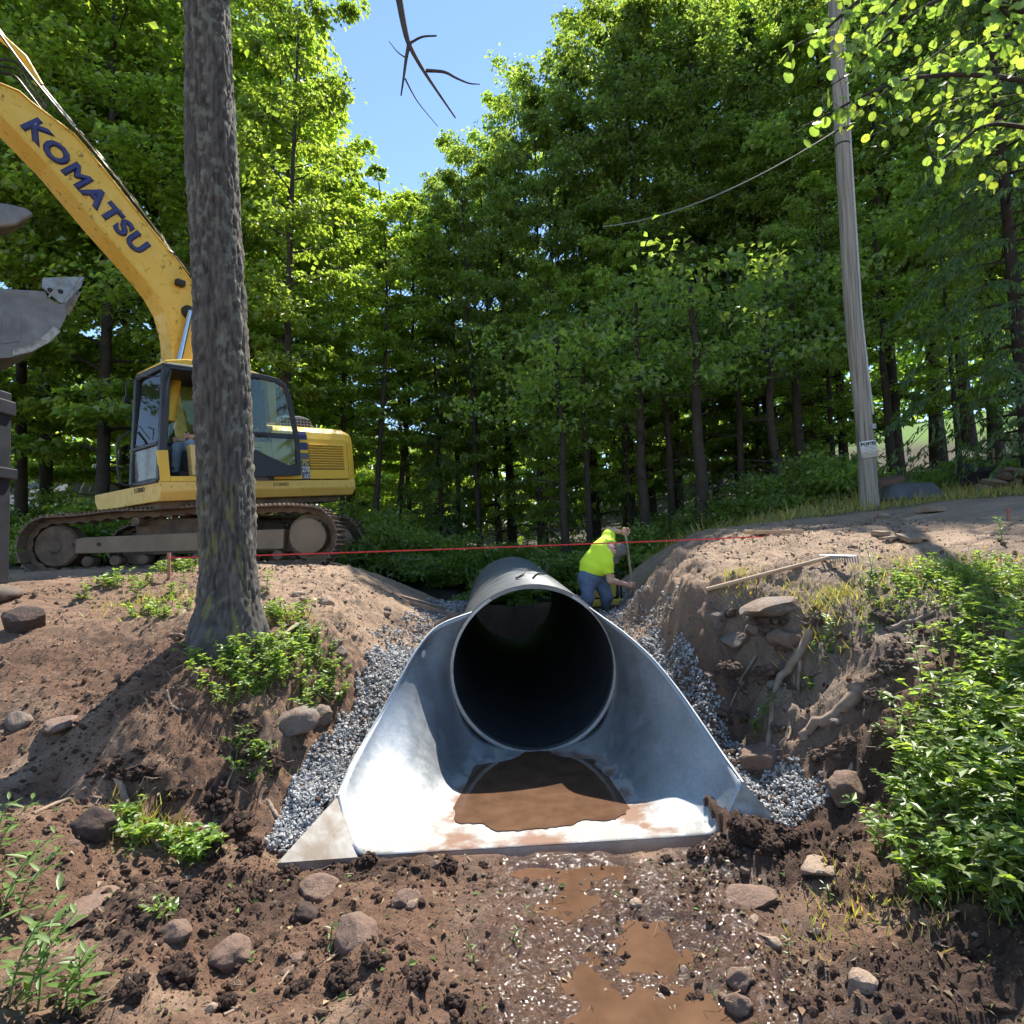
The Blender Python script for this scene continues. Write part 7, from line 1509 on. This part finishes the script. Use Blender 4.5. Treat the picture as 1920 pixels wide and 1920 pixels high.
def thicket(name, lab, cat, pxs, nst, h, spread, ll, m, grp=None, wid=.3, droop=.2, var=.3, per=15, lift=0):
    """many leafy stems growing from one patch"""
    r = np.random.default_rng(int(pxs[0]*3+pxs[1])); p = gnd(*pxs); o = thing(name, lab, cat, p, 0, grp); sb = MB(); C = []; A = []; Nn = []; Ls = []
    for i in range(nst):
        a = r.uniform(0, 6.28); rad = spread*math.sqrt(r.random()); bx, by = p[0]+math.cos(a)*rad, p[1]+math.sin(a)*rad*.8; z = gz(bx, by)-p[2]+lift; hh = h*r.uniform(.5, 1.2); ln = r.normal(size=2)*.28+np.array([math.cos(a), math.sin(a)])*.25
        q = spline([(bx-p[0], by-p[1], z-.02), (bx-p[0]+ln[0]*hh*.4, by-p[1]+ln[1]*hh*.4, z+hh*.55), (bx-p[0]+ln[0]*hh, by-p[1]+ln[1]*hh, z+hh*(1-droop))], 7); sb.tube(q, list(np.linspace(.004, .0015, 7)), 4, False)
        n_ = int(per*r.uniform(.7, 1.3)); t = r.uniform(.12, 1, n_)*6; k = np.minimum(t.astype(int), 5); c = q[k]+(q[k+1]-q[k])*(t-k)[:, None]; az = r.uniform(0, 6.28, n_); d = np.stack([np.cos(az), np.sin(az), r.uniform(-.3, .6, n_)], 1)
        C.append(c); A.append(unit(d)); Nn.append(unit(r.normal(size=(n_, 3))*.35+[0, 0, 1])); Ls.append(ll*r.uniform(.55, 1.3, n_))
    C = np.concatenate(C); Ls = np.concatenate(Ls); v, f = leaf_arrays(C, np.concatenate(A), np.concatenate(Nn), Ls, Ls*wid, .1); me = np_mesh('foliage', v, f); setcol(me, leaf_cols(len(C), var=var, r=r)); fo = link('foliage', me, m, o); fo['kind'] = 'stuff'; sb.build('stems', STEM, o)['kind'] = 'stuff'; return o
MW = MATS['leaf_weed']
for px, py, nst, h, sp, ll, lab in [(470, 1262, 60, .26, .26, .045, 'low leafy bush spilling under the coiled strap at the trunk foot'), (545, 1255, 70, .28, .26, .045, 'leafy bush hanging over the grey boulder right of the trunk foot'), (420, 1290, 46, .2, .22, .04, 'scrubby small-leaved plant on the mound left of the bush'), (610, 1290, 34, .22, .16, .04, 'trailing leafy stems drooping toward the left gravel strip'), (540, 1160, 34, .2, .2, .045, 'ferny weeds just right of the big trunk'), (300, 1150, 40, .14, .3, .04, 'sparse weeds among cut brush left of the trunk'), (470, 1430, 26, .16, .14, .04, 'small weed tuft hanging below the boulder under the bush'), (360, 1600, 44, .13, .13, .05, 'fresh green weed clump on spoil before the left wing'), (250, 1570, 26, .14, .16, .05, 'wilted weed clump beside the dark rounded boulder'), (310, 1720, 16, .08, .07, .03, 'mossy green tuft on churned soil'), (235, 1098, 34, .2, .3, .05, 'loose weeds growing below the middle of the excavator track'), (330, 1075, 40, .22, .25, .05, 'loose weeds round the left string stake before the track'), (590, 1210, 30, .2, .18, .045, 'ferny weeds above the left gravel strip')]:
    thicket('weed_clump', lab, 'plant', (px, py), nst, h, sp, ll, MW)
for px, py, nst, h, sp, ll, lab in [(1790, 1590, 60, .42, .22, .065, 'dense leafy weeds at the lower edge of the right thicket'), (1870, 1560, 70, .5, .25, .07, 'dense leafy weeds low in the right thicket beside the shaded mud'), (1750, 1480, 60, .38, .22, .06, 'bushy weeds spilling down over the boulder at the bank foot'), (1850, 1460, 80, .5, .28, .065, 'tall dense weeds in the middle of the right thicket'), (1930, 1450, 70, .5, .28, .07, 'dense weeds at the right picture-side end of the thicket middle'), (1800, 1380, 70, .42, .26, .06, 'sunlit weeds in the upper half of the right thicket'), (1890, 1340, 70, .45, .28, .06, 'tall sunlit weeds at the top of the right thicket'), (1700, 1560, 34, .25, .15, .05, 'leafy sprays at the left fringe of the right thicket'), (1780, 1670, 30, .26, .14, .06, 'dark broad weeds hanging over the shaded mud'), (1900, 1660, 60, .4, .22, .07, 'shaded weeds at the thicket foot over the mud'), (1720, 1400, 26, .22, .16, .045, 'thin weeds on the bank left of the thicket')]:
    thicket('weed_thicket', lab.replace('right picture-side end', 'outer end'), 'plant', (px, py), int(nst*.6), h*.9, sp, ll, MW, 'weeds of the thicket on the right bank', wid=.20 if px % 20 else .3, per=20, var=.5)
for px, py, nst, h, sp, ll, lab in [(1760, 1110, 60, .16, .35, .04, 'low green weeds on the right bank behind the bare stick'), (1850, 1095, 80, .22, .4, .045, 'low green weeds growing before the right string stake'), (1900, 1150, 60, .26, .3, .05, 'leafy weeds round the cut grey stub'), (1700, 1090, 44, .1, .35, .035, 'sparse low weeds spreading from the bank rim'), (1640, 1160, 30, .1, .2, .03, 'small weeds on the bank rim below the lone tall weed'), (1800, 1230, 40, .22, .25, .05, 'scattered weeds on the bank above the right thicket'), (1540, 1245, 22, .12, .12, .035, 'small leafy weeds hanging in the right bank face'), (1435, 1350, 24, .14, .08, .03, 'yellowish mossy tuft clinging beside the long pale root')]:
    thicket('low_weeds', lab, 'plant', (px, py), nst, h, sp, ll, MW, wid=.24)
for px, py, nst, h, lab in [(2000, 1560, 50, .45, 'tall weeds beyond the outer end of the thicket, low on the slope'), (2020, 1400, 55, .45, 'tall weeds beyond the outer end of the thicket, halfway up the slope'), (2010, 1260, 50, .4, 'weeds beyond the outer end of the thicket near the bank top'), (2120, 1480, 55, .45, 'outermost tall weeds on the slope past the thicket'), (2110, 1330, 50, .4, 'outermost weeds near the bank top past the thicket'), (2020, 1700, 40, .4, 'weeds at the slope foot past the thicket')]:
    thicket('weed_thicket', lab, 'plant', (px, py), nst, h, .3, .065, MW, 'weeds of the thicket on the right bank', wid=.22, per=20, var=.5)
# grass: blades on the bank tops and the verge (uncountable)
def grass():
    r = np.random.default_rng(31); P = []
    def patch(px, py, n, sp, h): 
        p = gnd(px, py); x = p[0]+r.normal(size=n)*sp; y = p[1]+r.normal(size=n)*sp*.7; P.append(np.stack([x, y, np.full(n, h)], 1))
    for a in [(1385, 1092, 150, .14, .10), (1555, 1140, 190, .16, .13), (1530, 1160, 120, .10, .14), (1590, 1170, 80, .12, .12), (1390, 1125, 50, .05, .10), (520, 1160, 200, .15, .12), (300, 1130, 260, .3, .10), (1460, 1125, 100, .1, .1), (250, 1560, 200, .14, .12), (330, 1580, 200, .12, .12), (1700, 1075, 300, .4, .08), (1800, 1085, 420, .4, .1), (1880, 1080, 400, .35, .12), (480, 1330, 160, .15, .1), (1850, 1700, 140, .2, .12), (1600, 1690, 80, .12, .1), (1540, 1770, 50, .1, .08)]: patch(*a)
    n = 5200; x = r.uniform(4.2, 11, n); y = r.uniform(10.5, 12.8, n); k = fbm(x*1.2, y*1.2, 3, 6) > .42; P.append(np.stack([x[k], y[k], r.uniform(.08, .25, k.sum())], 1))
    n = 1500; x = r.uniform(2.6, 9, n); y = r.uniform(11.6, 13.2, n); P.append(np.stack([x, y, r.uniform(.15, .4, n)], 1))
    P = np.concatenate(P); n = len(P); z = Hq(P[:, 0], P[:, 1]); c = np.stack([P[:, 0], P[:, 1], z-.01], 1); a = unit(np.stack([r.normal(size=n)*.5, r.normal(size=n)*.5, np.ones(n)], 1)); nn = unit(np.stack([r.normal(size=n), r.normal(size=n), r.normal(size=n)*.3], 1))
    L_ = P[:, 2]*r.uniform(.5, 1.3, n); v, f = leaf_arrays(c, a, nn, L_, np.full(n, .0028)*(1+P[:, 1]/8), 0); me = np_mesh('grass', v, f); setcol(me, leaf_cols(n, r=r, yellow=.6)); tagit(link('grass', me, MATS['grass_blade']), 'thin grass blades on the bank tops and road verge', 'grass', kind='stuff')
grass()
# litter: dead leaves, chips and green scraps scattered on the soil (uncountable)
def litter():
    r = np.random.default_rng(61); n = 5200; px = r.uniform(0, 1920, n); py = r.uniform(1070, 1918, n); P = []
    x = np.concatenate([r.uniform(-7, -1.6, 3000), r.uniform(-2.6, 2.4, 2200), r.uniform(2.0, 6, 1800)]); y = np.concatenate([r.uniform(3.0, 9.5, 3000), r.uniform(2.0, 3.8, 2200), r.uniform(4.2, 10, 1800)])
    k = (np.abs(x-axis_x(y)) > 1.45) | (y < 3.8); x, y = x[k], y[k]; n = len(x); c = np.stack([x, y, H(x, y)+.006], 1)
    a = unit(np.stack([r.normal(size=n), r.normal(size=n), r.normal(size=n)*.25], 1)); nn = unit(r.normal(size=(n, 3))*.3+[0, 0, 1]); L_ = r.uniform(.008, .05, n)**1.0; wd = L_*np.where(r.random(n) < .5, .1, .32)
    v, f = leaf_arrays(c, a, nn, L_, wd, .2); me = np_mesh('litter', v, f); pal = np.array([[.30, .22, .13], [.20, .12, .07], [.12, .07, .045], [.24, .175, .11], [.10, .15, .03]]); setcol(me, np.repeat(pal[r.integers(0, 5, n)]*r.uniform(.6, 1.3, (n, 1)), 4, 0))
    m, nt, b = nmat('litter'); at_ = N(nt, 'ShaderNodeAttribute', attribute_name='Col'); nt.links.new(at_.outputs['Color'], b.inputs['Base Color']); b.inputs['Roughness'].default_value = .85
    tagit(link('litter', me, m), 'dead leaves, straws and wood chips scattered over the dug soil', 'litter', kind='stuff')
litter()
